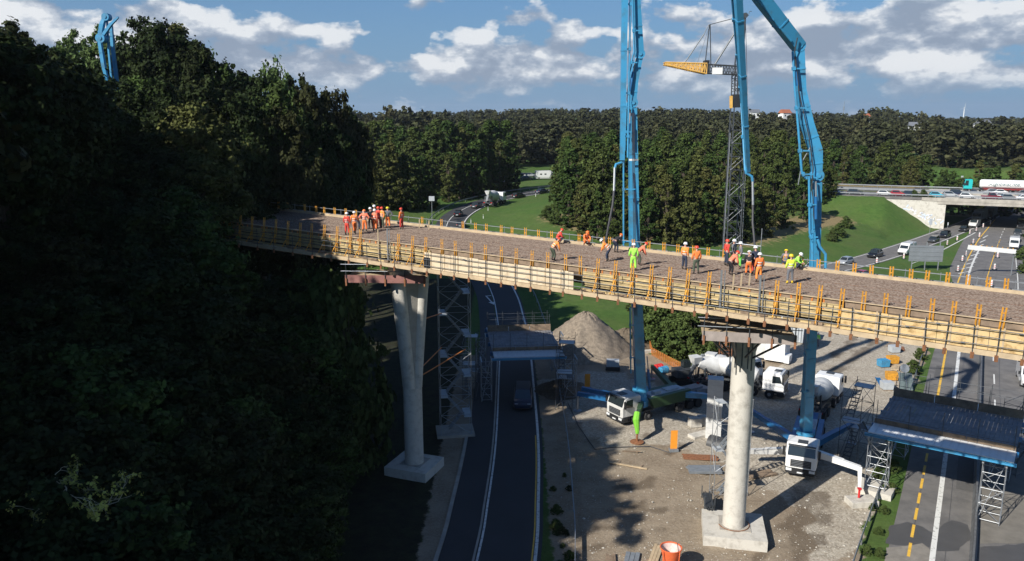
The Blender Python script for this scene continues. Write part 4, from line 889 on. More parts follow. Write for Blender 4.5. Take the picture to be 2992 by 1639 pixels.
# low concrete barrier in the middle of the motorway
mb = MB(); lb = pixline([(2832, 1760), (2845, 1600), (2853, 1420), (2862, 1174), (2869, 1015), (2880, 900)])
P = offset_line(lb, 0); rings = []
for q, (a, b) in zip(P, np.gradient(P, axis=0)):
    n_ = unit(np.array([b, -a])); rings.append([(q[0]+n_[0]*x, q[1]+n_[1]*x, z) for x, z in [(-.25, .01), (-.10, .35), (-.07, .8), (.07, .8), (.10, .35), (.25, .01)]])
mb.loft(rings); tag(mb.build('crash_barrier', mat('barrier_steel', (.16, .165, .17), .6, .2, var=.3, scale=2)), 'dark narrow crash barrier dividing the motorway carriageways', 'barrier')
# temporary barrier along the left lane
# ================================================================== VEHICLES
def wheel(e, x, y, r, w_=.22, par=None):
    s = 1 if y > 0 else -1
    mb = MB(); mb.lathe([(r*.62, -w_/2), (r*.95, -w_/2), (r, -w_*.3), (r, w_*.3), (r*.95, w_/2), (r*.62, w_/2)], (x, y, r), 16, (0, 1, 0)); o = mb.build('wheel', M_tyre, e, True)
    mb = MB(); mb.lathe([(r*.6, 0), (r*.55, .02), (r*.2, .035)], (x, y+s*w_*.42, r), 12, (0, s, 0)); mb.build('rim', M_rim, o, True); return o
def rect(w_, zb, zt, x, b=.08):
    return [(x, -w_+b, zb), (x, w_-b, zb), (x, w_, zb+b), (x, w_, zt-b), (x, w_-b, zt), (x, -w_+b, zt), (x, -w_, zt-b), (x, -w_, zb+b)]
CK = dict(sedan=(4.55, .90, .62, 1.42, (-1.55, -.95, .45, 1.15), .93), hatch=(4.0, .87, .62, 1.48, (-1.85, -1.35, .35, 1.05), .92), estate=(4.6, .90, .62, 1.48, (-2.1, -1.75, .4, 1.15), .94), suv=(4.6, .94, .70, 1.70, (-2.1, -1.65, .5, 1.15), 1.02),
          minivan=(4.8, .95, .68, 1.85, (-2.25, -1.95, .9, 1.6), 1.05), pickup=(5.0, .92, .7, 1.75, (-.9, -.6, .55, 1.2), 1.0))
def car(kind, col, loc, rz, label, group='', z=None, scale=1.0):
    Ln, hw, gb_, H, (g0, g1, g2, g3), belt = CK[kind]; h = Ln/2; z = float(hfun(loc[0], loc[1]))+.06 if z is None else z
    e = thing('car' if kind not in ('minivan',) else 'minivan', label, 'car' if kind != 'minivan' else 'minivan', (loc[0], loc[1], z), rz, group or None); e.scale = (scale,)*3; pm = paint(col, CARC[col])
    mb = MB(); mb.loft([rect(hw*.80, .35, belt-.22, -h), rect(hw*.95, .26, belt-.06, -h+.14), rect(hw, .24, belt, -h+.5), rect(hw, .22, belt, g0), rect(hw, .22, belt, g3), rect(hw, .24, belt-.10, h-.55), rect(hw*.94, .26, belt-.24, h-.12), rect(hw*.78, .35, belt-.38, h)])
    hr = hw*.76; hb = hw*.93
    mb.hexa([(g0, -hb, belt-.02), (g3, -hb, belt-.02), (g3, hb, belt-.02), (g0, hb, belt-.02), (g1, -hr, H), (g2, -hr, H), (g2, hr, H), (g1, hr, H)]); mb.build('body', pm, e)
    def pane(n_, a, b, c_, d_, nm):
        Q = [np.array(q, float) for q in (a, b, c_, d_)]; ctr = sum(Q)/4; Q = [ctr+(q-ctr)*.90+np.array(nm)*.012 for q in Q]; m_ = MB(); m_.add(Q, [(0, 1, 2, 3)]); m_.build(n_, M_glass, e)
    pane('windscreen', (g3, -hb, belt), (g3, hb, belt), (g2, hr, H), (g2, -hr, H), (1, 0, .8)); pane('rear_window', (g0, hb, belt), (g0, -hb, belt), (g1, -hr, H), (g1, hr, H), (-1, 0, .5))
    for s_ in (-1, 1): pane('side_window', (g0+.1, s_*hb, belt), (g3-.1, s_*hb, belt), (g2, s_*hr, H-.02), (g1, s_*hr, H-.02), (0, s_*1.2, .4))
    for x in (-h*.62, h*.64):
        for y in (-hw+.08, hw-.08): wheel(e, x, y, .33)
    for s_ in (-1, 1):
        mb = MB(); mb.box((h-.16, s_*hw*.68, belt-.32), (.16, .34, .14)); mb.build('headlight', M_lampw, e)
        mb = MB(); mb.box((-h+.1, s_*hw*.76, belt-.16), (.1, .26, .18)); mb.build('tail_light', M_lampr, e)
    mb = MB(); mb.box((-h-.01, 0, .52), (.02, .52, .12)); mb.build('number_plate', M_lampw, e)
    return e
def vanv(col, loc, rz, label, L_=5.9, H=2.5, z=None, name='van', camper=False, group=None):
    z = float(hfun(loc[0], loc[1]))+.06 if z is None else z
    e = thing(name, label, 'camper van' if camper else 'van', (loc[0], loc[1], z), rz, group); h = L_/2; pm = paint(col, CARC[col]); hw = 1.0
    mb = MB(); Hb = H
    mb.loft([rect(hw*.98, .35, Hb-.04, -h), rect(hw, .3, Hb, -h+.2), rect(hw, .3, Hb, h-2.05), rect(hw*.95, .3, Hb-.12, h-1.75), rect(hw*.97, .3, 1.35, h-1.0), rect(hw*.97, .3, 1.15, h-.35), rect(hw*.85, .4, .95, h)]); 
    if camper: mb.loft([rect(1.12, .75, 3.0, -h-.05), rect(1.12, .75, 3.05, h-1.9), rect(1.1, 2.15, 3.0, h-1.3), rect(.95, 2.3, 2.7, h-.75)])
    mb.build('body', pm, e)
    mb = MB(); mb.add([(h-1.02+.03, -.84, 1.42), (h-1.02+.03, .84, 1.42), (h-1.62, .78, 2.18), (h-1.62, -.78, 2.18)], [(0, 1, 2, 3)]); mb.build('windscreen', M_glass, e)
    for s_ in (-1, 1):
        mb = MB(); y = s_*1.005; mb.add([(h-1.2, y, 1.35), (h-2.1, y, 1.35), (h-2.1, y, 2.05), (h-1.65, y, 2.05)], [(0, 1, 2, 3)]); mb.build('side_window', M_glass, e)
        mb = MB(); mb.box((h-1.25, s_*1.16, 1.5), (.12, .16, .34)); mb.build('mirror', M_black, e)
        mb = MB(); mb.box((h-.12, s_*.72, .85), (.2, .3, .26)); mb.build('headlight', M_lampw, e)
        if camper:
            for x in (-1.6, 0): mb = MB(); mb.box((x, s_*1.125, 1.85), (.7, .02, .45)); mb.build('side_window', M_glass, e)
        else:
            mb = MB(); mb.box((-h+.0, s_*.9, 1.2), (.06, .14, .5)); mb.build('tail_light', M_lampr, e)
    mb = MB(); mb.box((h+.0, 0, .52), (.12, 1.7, .28)); mb.build('bumper', M_black, e)
    for x in (-h+1.1, h-1.0):
        for y in (-.9, .9): wheel(e, x, y, .36)
    return e
def cab(e, x0, w_=2.5, l=2.25, H=3.0, col=M_white, zb=.95, grille=M_black, stripe=None):
    """front face at x0, cab runs towards -x"""
    hw = w_/2
    c_ = thing_part = MB(); c_.loft([rect(hw, zb, H-.1, x0-l), rect(hw, zb, H, x0-l+.15), rect(hw, zb, H, x0-.55), rect(hw*.98, zb, H-.16, x0-.32), rect(hw*.98, zb, zb+1.05, x0-.03), rect(hw*.94, zb, zb+.5, x0)]); cb_ = c_.build('cab', col, e)
    def pane(n_, q): m_ = MB(); m_.add(q, [(0, 1, 2, 3)]); return m_.build(n_, M_glass, cb_)
    xa, xb = x0-.03+.012, x0-.32+.012; za, zb2 = zb+1.06, H-.24
    pane('windscreen', [(xa+.004, -hw*.88, za), (xa+.004, hw*.88, za), (xb+.015, hw*.86, zb2), (xb+.015, -hw*.86, zb2)])
    for s_ in (-1, 1):
        y = s_*(hw+.006); pane('side_window', [(x0-.25, y, zb+1.0), (x0-1.25, y, zb+.9), (x0-1.25, y, H-.3), (x0-.48, y, H-.3)])
        m_ = MB(); m_.box((x0-.12, s_*(hw+.16), zb+1.35), (.16, .2, .75)); m_.beam((x0-.2, s_*hw, zb+1.7), (x0-.15, s_*(hw+.2), zb+1.7), .05, .05); m_.build('mirror', M_black, cb_)
        m_ = MB(); m_.box((x0+.03, s_*hw*.74, zb-.16), (.12, .46, .22)); m_.build('headlight', M_lampw, e)
        m_ = MB()
        for k in range(2): m_.box((x0-.65, s_*(hw-.1), zb-.15-k*.32), (.6, .24, .06))
        m_.build('step', M_black, e)
    m_ = MB(); m_.box((x0+.005, 0, zb+.42), (.05, w_*.66, .62)); g_ = m_.build('grille', grille, cb_)
    m_ = MB()
    for k in range(4): m_.box((x0+.035, 0, zb+.2+.14*k), (.02, w_*.6, .03))
    m_.build('grille_bar', M_grey, g_)
    m_ = MB(); m_.loft([rect(hw, .38, zb-.02, x0-.7), rect(hw, .38, zb-.02, x0-.2), rect(hw*.93, .42, zb-.05, x0+.06)]); m_.build('bumper', M_black, e)
    m_ = MB(); m_.box((x0+.075, 0, .6), (.02, .5, .12)); m_.build('number_plate', M_lampw, e)
    m_ = MB(); m_.box((x0-.9, 0, H+.02), (.75, .8, .05)); m_.build('roof_hatch', M_dsteel, cb_)
    m_ = MB(); m_.box((x0-.18, 0, H-.1), (.22, w_*.88, .07)); m_.build('sun_visor', M_dsteel, cb_)
def chassis(e, x0, L_, axles, r=.5):
    m_ = MB()
    for y in (-.42, .42): m_.box((x0-L_/2, y, .88), (L_, .12, .26))
    for k in np.arange(.5, L_, 1.3): m_.box((x0-k, 0, .88), (.14, .84, .18))
    m_.build('frame', M_dsteel, e)
    for i, a in enumerate(axles):
        for s_ in (-1, 1):
            wheel(e, x0-a, s_*1.05, r, .34 if i < 2 else .5)
            if i >= 0: m_ = MB(); m_.prism([(x0-a-.6, r*2+.02), (x0-a-.45, r*2+.16), (x0-a+.45, r*2+.16), (x0-a+.6, r*2+.02)], s_*1.24-.02*s_, s_*.86); m_.build('mudguard', M_black, e)
def mixer(loc, rz, label, cabc=M_white, drum=M_white_d, z=None, s=1.):
    z = float(hfun(loc[0], loc[1]))+.03 if z is None else z
    e = thing('concrete_mixer_truck', label, 'mixer truck', (loc[0], loc[1], z), rz); e.scale = (s,)*3; x0 = 4.3
    cab(e, x0, col=cabc, H=2.95); chassis(e, x0-.2, 8.6, [1.3, 3.0, 6.1, 7.45])
    ax = unit(np.array([-1, 0, .22])); c_ = (1.15, 0, 1.95)
    m_ = MB(); m_.lathe([(.35, -.15), (.75, .0), (1.05, .6), (1.2, 1.4), (1.2, 2.5), (1.05, 3.3), (.72, 4.3), (.52, 4.9), (.50, 5.0)], c_, 22, ax); d_ = m_.build('drum', drum, e, True)
    m_ = MB(); m_.lathe([(1.215, 1.85), (1.235, 1.87), (1.235, 2.05), (1.215, 2.07)], c_, 22, ax, cap=False); m_.build('drum_band', M_grey_l, d_)
    m_ = MB()
    for y in (-.7, .7): m_.beam((1.7, y, 1.0), (1.2, y*.6, 1.9), .14, .2); m_.beam((-3.2, y, 1.0), (-3.1, y*.85, 2.5), .14, .18)
    m_.build('drum_support', M_dsteel, e)
    m_ = MB(); b = np.array(c_)+ax*5.15; m_.hexa([b+[-.5, -.35, -.1], b+[.35, -.35, -.1], b+[.35, .35, -.1], b+[-.5, .35, -.1], b+[-.75, -.6, .75], b+[.4, -.6, .75], b+[.4, .6, .75], b+[-.75, .6, .75]]); m_.build('hopper', M_white_d, e)
    m_ = MB(); m_.beam(b+[-.2, 0, -.3], b+[-.9, 0, -1.6], .5, .12, .38, .1); m_.beam(b+[-.35, -.4, -.4], b+[-.35, -.5, -2.1], .08, .08); m_.build('chute', M_dsteel, e)
    m_ = MB(); m_.box((-3.95, .8, 1.7), (.06, .06, 1.7)); m_.box((-3.95, .45, 1.7), (.06, .06, 1.7))
    for k in range(6): m_.box((-3.95, .62, 1.0+.28*k), (.04, .35, .04))
    m_.build('ladder', M_steel, e)
    for s_ in (-1, 1): m_ = MB(); m_.box((-4.25, s_*.95, 1.0), (.08, .4, .16)); m_.build('tail_light', M_lampr, e)
    return e
def heading(p, q): return math.atan2(q[1]-p[1], q[0]-p[0])
# --- pump trucks
def boomsec(mb_, a, b, w0, w1, d0=None, d1=None, up=(0, 1, 0)): mb_.beam(a, b, w0, d0 or w0, w1, d1 or w1, up=up)
def pump_truck(name, label, loc, rz, green, boom_pts, boom_w, pipe_side):
    e = thing(name, label, 'concrete pump', (loc[0], loc[1], 0), rz); x0 = 0.
    cab(e, x0, H=3.0, col=M_white if not green else M_white_d, grille=M_black); chassis(e, x0-.2, 11.6, [1.45, 3.25, 7.6, 9.0, 10.2])
    sidec = M_green_d if green else M_blue_d
    m_ = MB(); m_.box((-7.3, 0, 1.55), (8.6, 1.1, .75)); m_.build('subframe', M_blue_d if not green else M_grey, e)
    for s_ in (-1, 1): m_ = MB(); m_.hexa([(-4.2, s_*.75, 1.15), (-8.9, s_*.75, 1.15), (-8.9, s_*1.22, 1.15), (-4.2, s_*1.22, 1.15), (-3.6, s_*.75, 2.25), (-9.2, s_*.75, 2.25), (-9.2, s_*1.22, 2.25), (-3.6, s_*1.22, 2.25)][::1]); m_.build('side_box', sidec, e)
    m_ = MB(); m_.box((-6.6, 0, 2.1), (4.6, 1.3, .3)); m_.box((-5.2, .3, 2.4), (.9, .5, .3)); m_.box((-7.4, 0, 2.32), (1.6, .9, .12)); m_.build('catwalk', M_grey_l, e)
    m_ = MB(); m_.lathe([(.85, 0), (.85, .6), (.7, .75), (.62, 1.5), (.8, 1.55), (.8, 1.9)], (-3.3, 0, 1.3), 18); m_.build('turret', M_blue, e, True)
    m_ = MB(); m_.box((-11.2, 0, 1.2), (1.3, 1.6, 1.0)); m_.hexa([(-12.4, -.5, .9), (-11.6, -.5, .9), (-11.6, .5, .9), (-12.4, .5, .9), (-12.7, -.8, 1.6), (-11.5, -.8, 1.6), (-11.5, .8, 1.6), (-12.7, .8, 1.6)]); m_.build('hopper', M_grey, e)
    return e
# --- boom trucks placed
def local_tube(e, pts, r, name, m_, n=8, smooth=True):
    mb_ = MB(); mb_.path(pts, r, n); return mb_.build(name, m_, e, smooth, world=True)
def section(e, pts, ws, name='boom_section', m_=None, taper=1.25):
    mb_ = MB()
    for (a, b), (w0, w1) in zip(zip(pts[:-1], pts[1:]), zip(ws[:-1], ws[1:])):
        a = np.array(a, float); b = np.array(b, float); mb_.beam(a, b, w0, w0*taper, w1, w1*taper, up=(0, 1, 0))
        nb = max(2, int(np.linalg.norm(b-a)/3.4))
        for k in range(1, nb): q = a+(b-a)*k/nb; d_ = unit(b-a); ww_ = w0+(w1-w0)*k/nb; mb_.beam(q-d_*.05, q+d_*.05, ww_+.05, (ww_+.05)*taper, up=(0, 1, 0))
    o_ = mb_.build(name, m_ or M_blue, e, world=True); return o_
def joint(e, p, r, w_=.8):
    mb_ = MB(); p = np.array(p, float); mb_.tube(p-[0, w_/2, 0], p+[0, w_/2, 0], r, n=14); mb_.tube(p-[0, w_/2+.08, 0], p+[0, w_/2+.08, 0], r*.4, n=10); return mb_.build('joint', M_blue, e, world=True)
def cylinder(e, a, b):
    a = np.array(a, float); b = np.array(b, float); c_ = a+(b-a)*.6; mb_ = MB(); mb_.tube(a, c_, .13, n=10); o_ = mb_.build('hydraulic_cylinder', M_blue_d, e, True, world=True)
    mb_ = MB(); mb_.tube(a+(b-a)*.58, b, .06, n=8); mb_.build('piston_rod', M_steel, e, True, world=True)
def bracketed_pipe(e, pts, r, off):
    local_tube(e, pts, r, 'delivery_pipe', M_blue); mb_ = MB()
    for a, b in zip(pts[:-1], pts[1:]):
        a = np.array(a, float); b = np.array(b, float); n_ = max(1, int(np.linalg.norm(b-a)/3.2))
        for k in range(n_): q = a+(b-a)*(k+.5)/n_; mb_.beam(q, q+np.array(off), .07, .1); mb_.beam(q-unit(b-a)*.12, q+unit(b-a)*.12, r*2.8, r*2.8)
    mb_.build('pipe_brackets', M_blue, e, world=True)
def outrigger(e, a, b, w_, m_, foot=True, h=.55):
    a = np.array(a, float); b = np.array(b, float); mb_ = MB(); mb_.beam(a, b, w_, h, w_*.8, h*.75); mb_.beam(a+(b-a)*.02+[0, 0, h*.5+.02], b*.6+a*.4+[0, 0, h*.46], w_*1.1, .04); o_ = mb_.build('outrigger', m_, e, world=True)
    if foot:
        mb_ = MB(); mb_.tube((b[0], b[1], b[2]), (b[0], b[1], .1), .1, n=10); mb_.lathe([(.45, 0), (.45, .07), (.2, .12)], (b[0], b[1], .02), 14); mb_.build('support_foot', M_steel, e, world=True)
    return o_
# pump with the green side panels (left)
f1 = G(1795, 1238); r1 = G(1985, 1188); h1 = heading(r1, f1)
p1 = pump_truck('concrete_pump', 'concrete pump lorry with olive green side panels and light green front support leg', f1, h1, True, None, None, None)
ux, uy = math.cos(h1), math.sin(h1)
def on(f, h, x, y=0., z=0.): return np.array([f[0]+math.cos(h)*x-math.sin(h)*y, f[1]+math.sin(h)*x+math.cos(h)*y, z])
b0 = on(f1, h1, -3.3, 0, 3.2); yb = b0[1]
P = [b0, D(1853, 700, yb-7), D(1848, 315, yb-8)]; section(p1, P, [1.0, .82, .66]); yb -= 8
j2 = D(1848, 300, yb); k2 = D(1869, 158, yb-.3); section(p1, [j2, D(1850, 235, yb), k2], [.55, .75, .55]); joint(p1, j2, .42); joint(p1, k2, .40)
t3 = D(1852, -190, yb-2); section(p1, [k2, D(1858, -10, yb-1), t3], [.62, .58, .5]); joint(p1, t3, .4, 1.6)
t4 = D(1828, -190, yb-5); e4 = D(1818, 468, 63.5); section(p1, [t4, e4], [.50, .34]); mb = MB(); mb.tube(t3, t4, .16, n=10); mb.build('boom_head_link', M_blue, p1, world=True)
cylinder(p1, D(1835, 420, yb-.8), D(1842, 320, yb-.8)); cylinder(p1, D(1840, 268, yb-.6), D(1858, 170, yb-.6))
bracketed_pipe(p1, [t4+[.45, 0, 0], D(1834, 460, 63.4)], .075, (-.3, 0, 0))
bracketed_pipe(p1, [D(1822, 475, yb-1), D(1822, 780, yb-1)], .075, (1.0, 0, 0))
bracketed_pipe(p1, [D(1826, 440, yb-1), D(1829, 330, yb-1), D(1832, 300, yb-1)], .07, (.5, 0, 0))
bracketed_pipe(p1, [D(1836, 215, yb-1), D(1853, 150, yb-1), D(1845, -100, yb-2)], .07, (.5, 0, 0))
bracketed_pipe(p1, [D(1843, 1090, yb+6.2), D(1841, 900, yb+2.6)], .075, (.4, 0, 0))
local_tube(p1, [D(1824, 455, 63.5), D(1822, 472, 63.5), D(1812, 476, 63.5), D(1800, 480, 63.3), D(1796, 492, 63.2)], .10, 'delivery_pipe', M_blue)
local_tube(p1, [D(1796, 490, 63.2), D(1794, 560, 62.8)], .09, 'end_hose', M_steel)
hx = GD(1768, 716, .35); local_tube(p1, [D(1794, 558, 62.8), D(1790, 600, 62.3), D(1778, 660, 61.8), hx], .085, 'end_hose', M_hose)
cylinder(p1, on(f1, h1, -4.2, .4, 3.0), b0+[.35, -1.2, 3.6])
outrigger(p1, on(f1, h1, -2.9, 1.0, 1.7) , G(1688, 1150, 1.9), .45, M_blue_d); outrigger(p1, on(f1, h1, -2.9, -.9, 1.7), G(1700, 1135, 2.1), .4, M_blue_d, False)
outrigger(p1, on(f1, h1, -8.6, 1.0, 1.7), G(2100, 1160, 1.9), .5, M_blue); outrigger(p1, on(f1, h1, -8.8, -1., 1.7), G(1905, 1070, 1.6), .4, M_green_d)
ft = G(1861, 1292); pts = [on(f1, h1, -2.3, 1.1, 2.3), on(f1, h1, -2.3, 1.6, 2.9)*.8+ft*.2+[0, 0, .4], np.array([ft[0]+.05, ft[1]+.6, 2.7]), np.array([ft[0]-.12, ft[1]+.1, 2.2]), np.array([ft[0], ft[1], 1.2]), np.array([ft[0], ft[1], .9])]
mb = MB(); mb.path(pts[2:], [.30, .34, .22, .18], 8); mb.build('support_leg', M_green, p1, True, world=True)
outrigger(p1, on(f1, h1, -2.6, 1.0, 1.9), pts[2]-[0, 0, .3], .4, M_green_d, False)
mb = MB(); mb.tube(ft+[0, 0, .95], ft+[0, 0, .1], .10); mb.lathe([(.65, 0), (.65, .06), (.2, .12)], ft+[0, 0, .02], 16); mb.build('support_foot', M_rust, p1, world=True)
for k in range(3): local_tube(p1, [D(1856+4*k, 1080, 76.2), D(1852+3*k, 705, yb-.9), D(1846+3*k, 330, yb-.9)], .028, 'hydraulic_hose', M_hose, 5)
local_tube(p1, [D(1842, 330, yb-.9), D(1832, 290, yb-.9), D(1838, 220, yb-.8), D(1850, 175, yb-1)], .035, 'hydraulic_hose', M_hose, 5)
mb = MB(); mb.box(D(1851, 467, yb-.62), (.75, .04, .16)); mb.build('white_plate', M_white, p1, world=True)
# pump facing the camera (right)
f2 = G(2336, 1400); t2_ = G(2354, 1258, 3.2); h2 = heading(t2_, f2)
p2 = pump_truck('concrete_pump', 'concrete pump lorry with white cab facing the camera and white front support arms', f2, h2, False, None, None, None)
b0 = on(f2, h2, -3.3, 0, 3.2); yb = b0[1]
section(p2, [b0, D(2380, 790, yb-6.5), D(2387, 530, yb-7.5)], [.78, .58, .52]); yb -= 7.5; q = D(2386, 512, yb); joint(p2, q, .42)
section(p2, [q, D(2383, 440, yb), D(2358, 361, yb), D(2341, 263, yb), D(2333, 140, yb)], [.58, .72, .70, .52, .60]); q3 = D(2332, 134, yb); joint(p2, q3, .42)
t3 = D(2140, -120, yb-3); section(p2, [q3, D(2226, -2, yb-1.5), t3], [.78, .8, .6]); joint(p2, t3, .42, 2.0)
t4 = D(2150, -120, yb-6); e4 = D(2186, 500, 60); section(p2, [t4, e4], [.46, .26]); mb = MB(); mb.tube(t3, t4, .16, n=10); mb.build('boom_head_link', M_blue, p2, world=True)
bracketed_pipe(p2, [t4+[-.45, 0, 0], D(2166, 300, 61), D(2177, 498, 60)], .08, (.35, 0, 0))
bracketed_pipe(p2, [D(2312, 120, yb-.8), D(2200, -15, yb-2)], .085, (.3, 0, .4))
bracketed_pipe(p2, [D(2316, 150, yb-.7), D(2322, 250, yb-.7), D(2333, 380, yb-.7), D(2342, 500, yb-.7), D(2352, 518, yb-.7), D(2366, 520, yb-.6)], .085, (.7, 0, 0))
bracketed_pipe(p2, [D(2364, 515, yb-.7), D(2366, 680, yb-.7), D(2374, 705, yb-.7)], .085, (.5, 0, 0))
local_tube(p2, [D(2389, 700, yb-.8), D(2395, 720, yb-.8), D(2412, 742, yb-.8), D(2412, 800, yb-.8)], .10, 'delivery_pipe', M_blue)
bracketed_pipe(p2, [D(2372, 560, yb-.6), D(2374, 790, yb-.6)], .09, (.2, 0, 0)); bracketed_pipe(p2, [D(2360, 960, yb+2.2), D(2352, 1200, yb+6)], .07, (.3, 0, 0))
cylinder(p2, D(2330, 250, yb-.6), D(2322, 165, yb-.6)); cylinder(p2, D(2384, 640, yb-.6), D(2384, 530, yb-.6)); cylinder(p2, on(f2, h2, -4.6, .3, 2.9), b0+[.25, 0, 3.6]); cylinder(p2, on(f2, h2, -4.2, -.5, 2.9), b0+[-.1, 0, 3.4])
local_tube(p2, [D(2179, 495, 60), D(2180, 506, 60), D(2188, 510, 60), D(2197, 516, 60), D(2199, 530, 60)], .10, 'delivery_pipe', M_blue)
local_tube(p2, [D(2199, 528, 60), D(2200, 600, 59.8)], .09, 'end_hose', M_steel); hx = GD(2207, 742, .4); local_tube(p2, [D(2200, 598, 59.8), D(2199, 650, 59.6), D(2203, 690, 59), hx], .085, 'end_hose', M_hose)
outrigger(p2, on(f2, h2, -4.0, -1.0, 1.9), G(2195, 1200, 2.2), .45, M_blue_d); outrigger(p2, on(f2, h2, -4.0, 1.0, 1.9), G(2492, 1238, 2.0), .45, M_blue_d)
outrigger(p2, on(f2, h2, -2.5, -1.1, 1.35), G(2190, 1318, 1.4), .42, M_white_d, False)
kp = G(2512, 1368, 2.0); outrigger(p2, on(f2, h2, -2.5, 1.1, 1.5), kp, .42, M_white, False)
fb = G(2509, 1455, .5); mb = MB(); mb.beam(kp, [fb[0], fb[1], 1.2], .34, .34, .2, .2); mb.build('support_leg', M_white, p2, world=True)
mb = MB(); mb.tube([fb[0], fb[1], 1.25], [fb[0], fb[1], .55], .09); mb.box((fb[0], fb[1], 1.3), (.26, .26, .12)); mb.build('support_foot', M_red, p2, world=True)
def blockm(name, label, cat, c_, size, m_, rz=0., group=None):
    mb_ = MB(); mb_.box((0, 0, size[2]/2), size); e_ = mb_.build(name, m_); e_.location = tuple(float(v) for v in c_); e_.rotation_euler = (0, 0, rz); bv_ = e_.modifiers.new('edge', 'BEVEL'); bv_.width = .03; bv_.segments = 2; return tag(e_, label, cat, group)
blockm('concrete_block', 'concrete block carrying the support leg of the white-armed pump', 'block', (fb[0]+.2, fb[1]-.1, 0), (2.2, 1.3, .5), M_conc, .1)
local_tube(p2, [D(2379, 640, yb-.6), D(2372, 545, yb-.7), D(2376, 490, yb-.7), D(2364, 400, yb-.7), D(2335, 270, yb-.7), D(2322, 150, yb-.7), D(2330, 110, yb-.9)], .04, 'hydraulic_hose', M_hose, 5)
local_tube(p2, [D(2332, 540, yb-.6), D(2345, 470, yb-.6), D(2368, 430, yb-.6)], .035, 'hydraulic_hose', M_steel, 5)
local_tube(p2, [D(2351, 1200, 64.6), D(2373, 800, 58.4)], .035, 'hydraulic_hose', M_hose, 5)
# folded boom far away among the trees
YB = 90; bp = D(345, 300, YB); gz = float(hfun(bp[0], YB)); p3 = thing('concrete_pump', 'folded bright blue boom sticking up out of the wooded slope', 'concrete pump', (bp[0], YB, gz))
section(p3, [(bp[0], YB, gz), D(344, 262, YB), D(330, 145, YB), D(324, 66, YB)], [0.40, 0.33, 0.31, 0.27]); section(p3, [D(318, 256, YB-1), D(303, 190, YB-1), D(291, 116, YB-1)], [0.22, 0.36, 0.33]); section(p3, [D(291, 118, YB-1.4), D(299, 70, YB-1.4), D(309, 42, YB-1.4)], [0.36, 0.42, 0.22])
section(p3, [D(300, 105, YB-1.6), D(325, 70, YB-1.6), D(346, 50, YB-1.6)], [0.31, 0.27, 0.16]); section(p3, [D(313, 60, YB-1), D(318, 150, YB-1), D(333, 300, YB-1)], [0.16, 0.18, 0.18]); joint(p3, D(297, 112, YB-1.5), .5); joint(p3, D(312, 50, YB-1.5), .4)
section(p3, [D(318, 256, YB-1), D(322, 330, YB-1)], [0.22, 0.22])
# --- mixers
a = G(2365, 1232); b = G(2462, 1118); hh = heading(a, b); c_ = (a+b)/2
mixer(on(a, hh, 4.4, 0, 0), hh, 'white concrete mixer truck parked tail first behind the camera-facing pump', z=.03)
a = G(2303, 1165); hh = heading((0, 0), (.86, -.5)); mixer(on(a, hh, -4.6, 0, 0), hh, 'white concrete mixer truck whose cab shows just right of the sunlit pier', z=.03)
a = G(2016, 1138); hh = heading((0, 0), (.93, .36)); mixer(on(a, hh, 4.6, 0, 0), hh, 'concrete mixer truck backed up to the green-panelled pump, half behind the pier', z=.03)
def rampdir(p):
    d_ = [np.hypot(p[0]-q[0], p[1]-q[1]) for q in RL]; i = min(int(np.argmin(d_)), len(RL)-2); return heading(RL[i], RL[i+1]), RL[i]
def onroad(px, py, kind, col, label, back=False, off=0.):
    P_ = T(px, py); h_, q_ = rampdir(P_); return car(kind, col, P_, h_+(math.pi if back else 0), label, 'cars on the left ramp')
P_ = T(1446, 600); h_, q_ = rampdir(P_); mixer(P_, h_, 'grey and white concrete mixer truck driving up the curved ramp', drum=M_white_d, s=1.12)
onroad(1340, 632, 'hatch', 'black', 'black car lowest of those seen on the curved ramp above the deck'); onroad(1392, 608, 'sedan', 'dark_grey', 'dark car on the curved ramp just below the mixer truck')
onroad(1516, 578, 'estate', 'black', 'black estate car on the curved ramp just above the mixer truck'); onroad(1584, 566, 'sedan', 'dark_blue', 'dark car furthest up the curved ramp at the wood edge'); onroad(1344, 664, 'estate', 'dark_grey', 'dark estate car half hidden behind the far deck posts on the ramp')
P_ = G(1528, 1180); car('minivan', 'dark_blue', (P_[0], P_[1]), -math.pi/2-.03, 'dark people carrier driving under the narrow protective roof in the shade', z=.07)
P_ = T(1592, 524); vanv('white', P_, math.pi+.15+math.pi, 'white camper van at the gap between the two woods', L_=6.8, name='camper_van', camper=True)
for px, py, col, lb in [(1548, 517, 'silver', 'silver car just left of the white camper van'), (1538, 526, 'dark_grey', 'dark car low at the wood edge left of the white camper van')]:
    P_ = T(px, py); car('sedan', col, P_, .1, lb)
def slipdir(p):
    d_ = [np.hypot(p[0]-q[0], p[1]-q[1]) for q in SL]; i = min(int(np.argmin(d_)), len(SL)-2); return heading(SL[i], SL[i+1])
for px, py, kind, col, lb in [(2470, 772, 'hatch', 'silver', 'silver hatchback in the slip road queue beyond the deck'), (2556, 752, 'suv', 'black', 'black off-roader queuing behind the silver hatchback'), (2727, 708, 'hatch', 'dark_grey', 'dark hatchback seen just above the left half of the grey road sign'), (2760, 694, 'suv', 'black', 'black off-roader seen above the right end of the grey road sign'),
        (2816, 676, 'sedan', 'black', 'black saloon alone on the slip road below the underpass mouth'), (2372, 790, 'hatch', 'white', 'white car half hidden by the foot of the right-hand boom'), (2515, 812, 'sedan', 'red', 'red car close behind the far deck edge')]:
    P_ = G(px, py); car(kind, col, P_, slipdir(P_), lb, z=.07)
P_ = G(2648, 742); vanv('white', P_, slipdir(P_), 'white van in the slip road queue left of the grey road sign', z=.07)
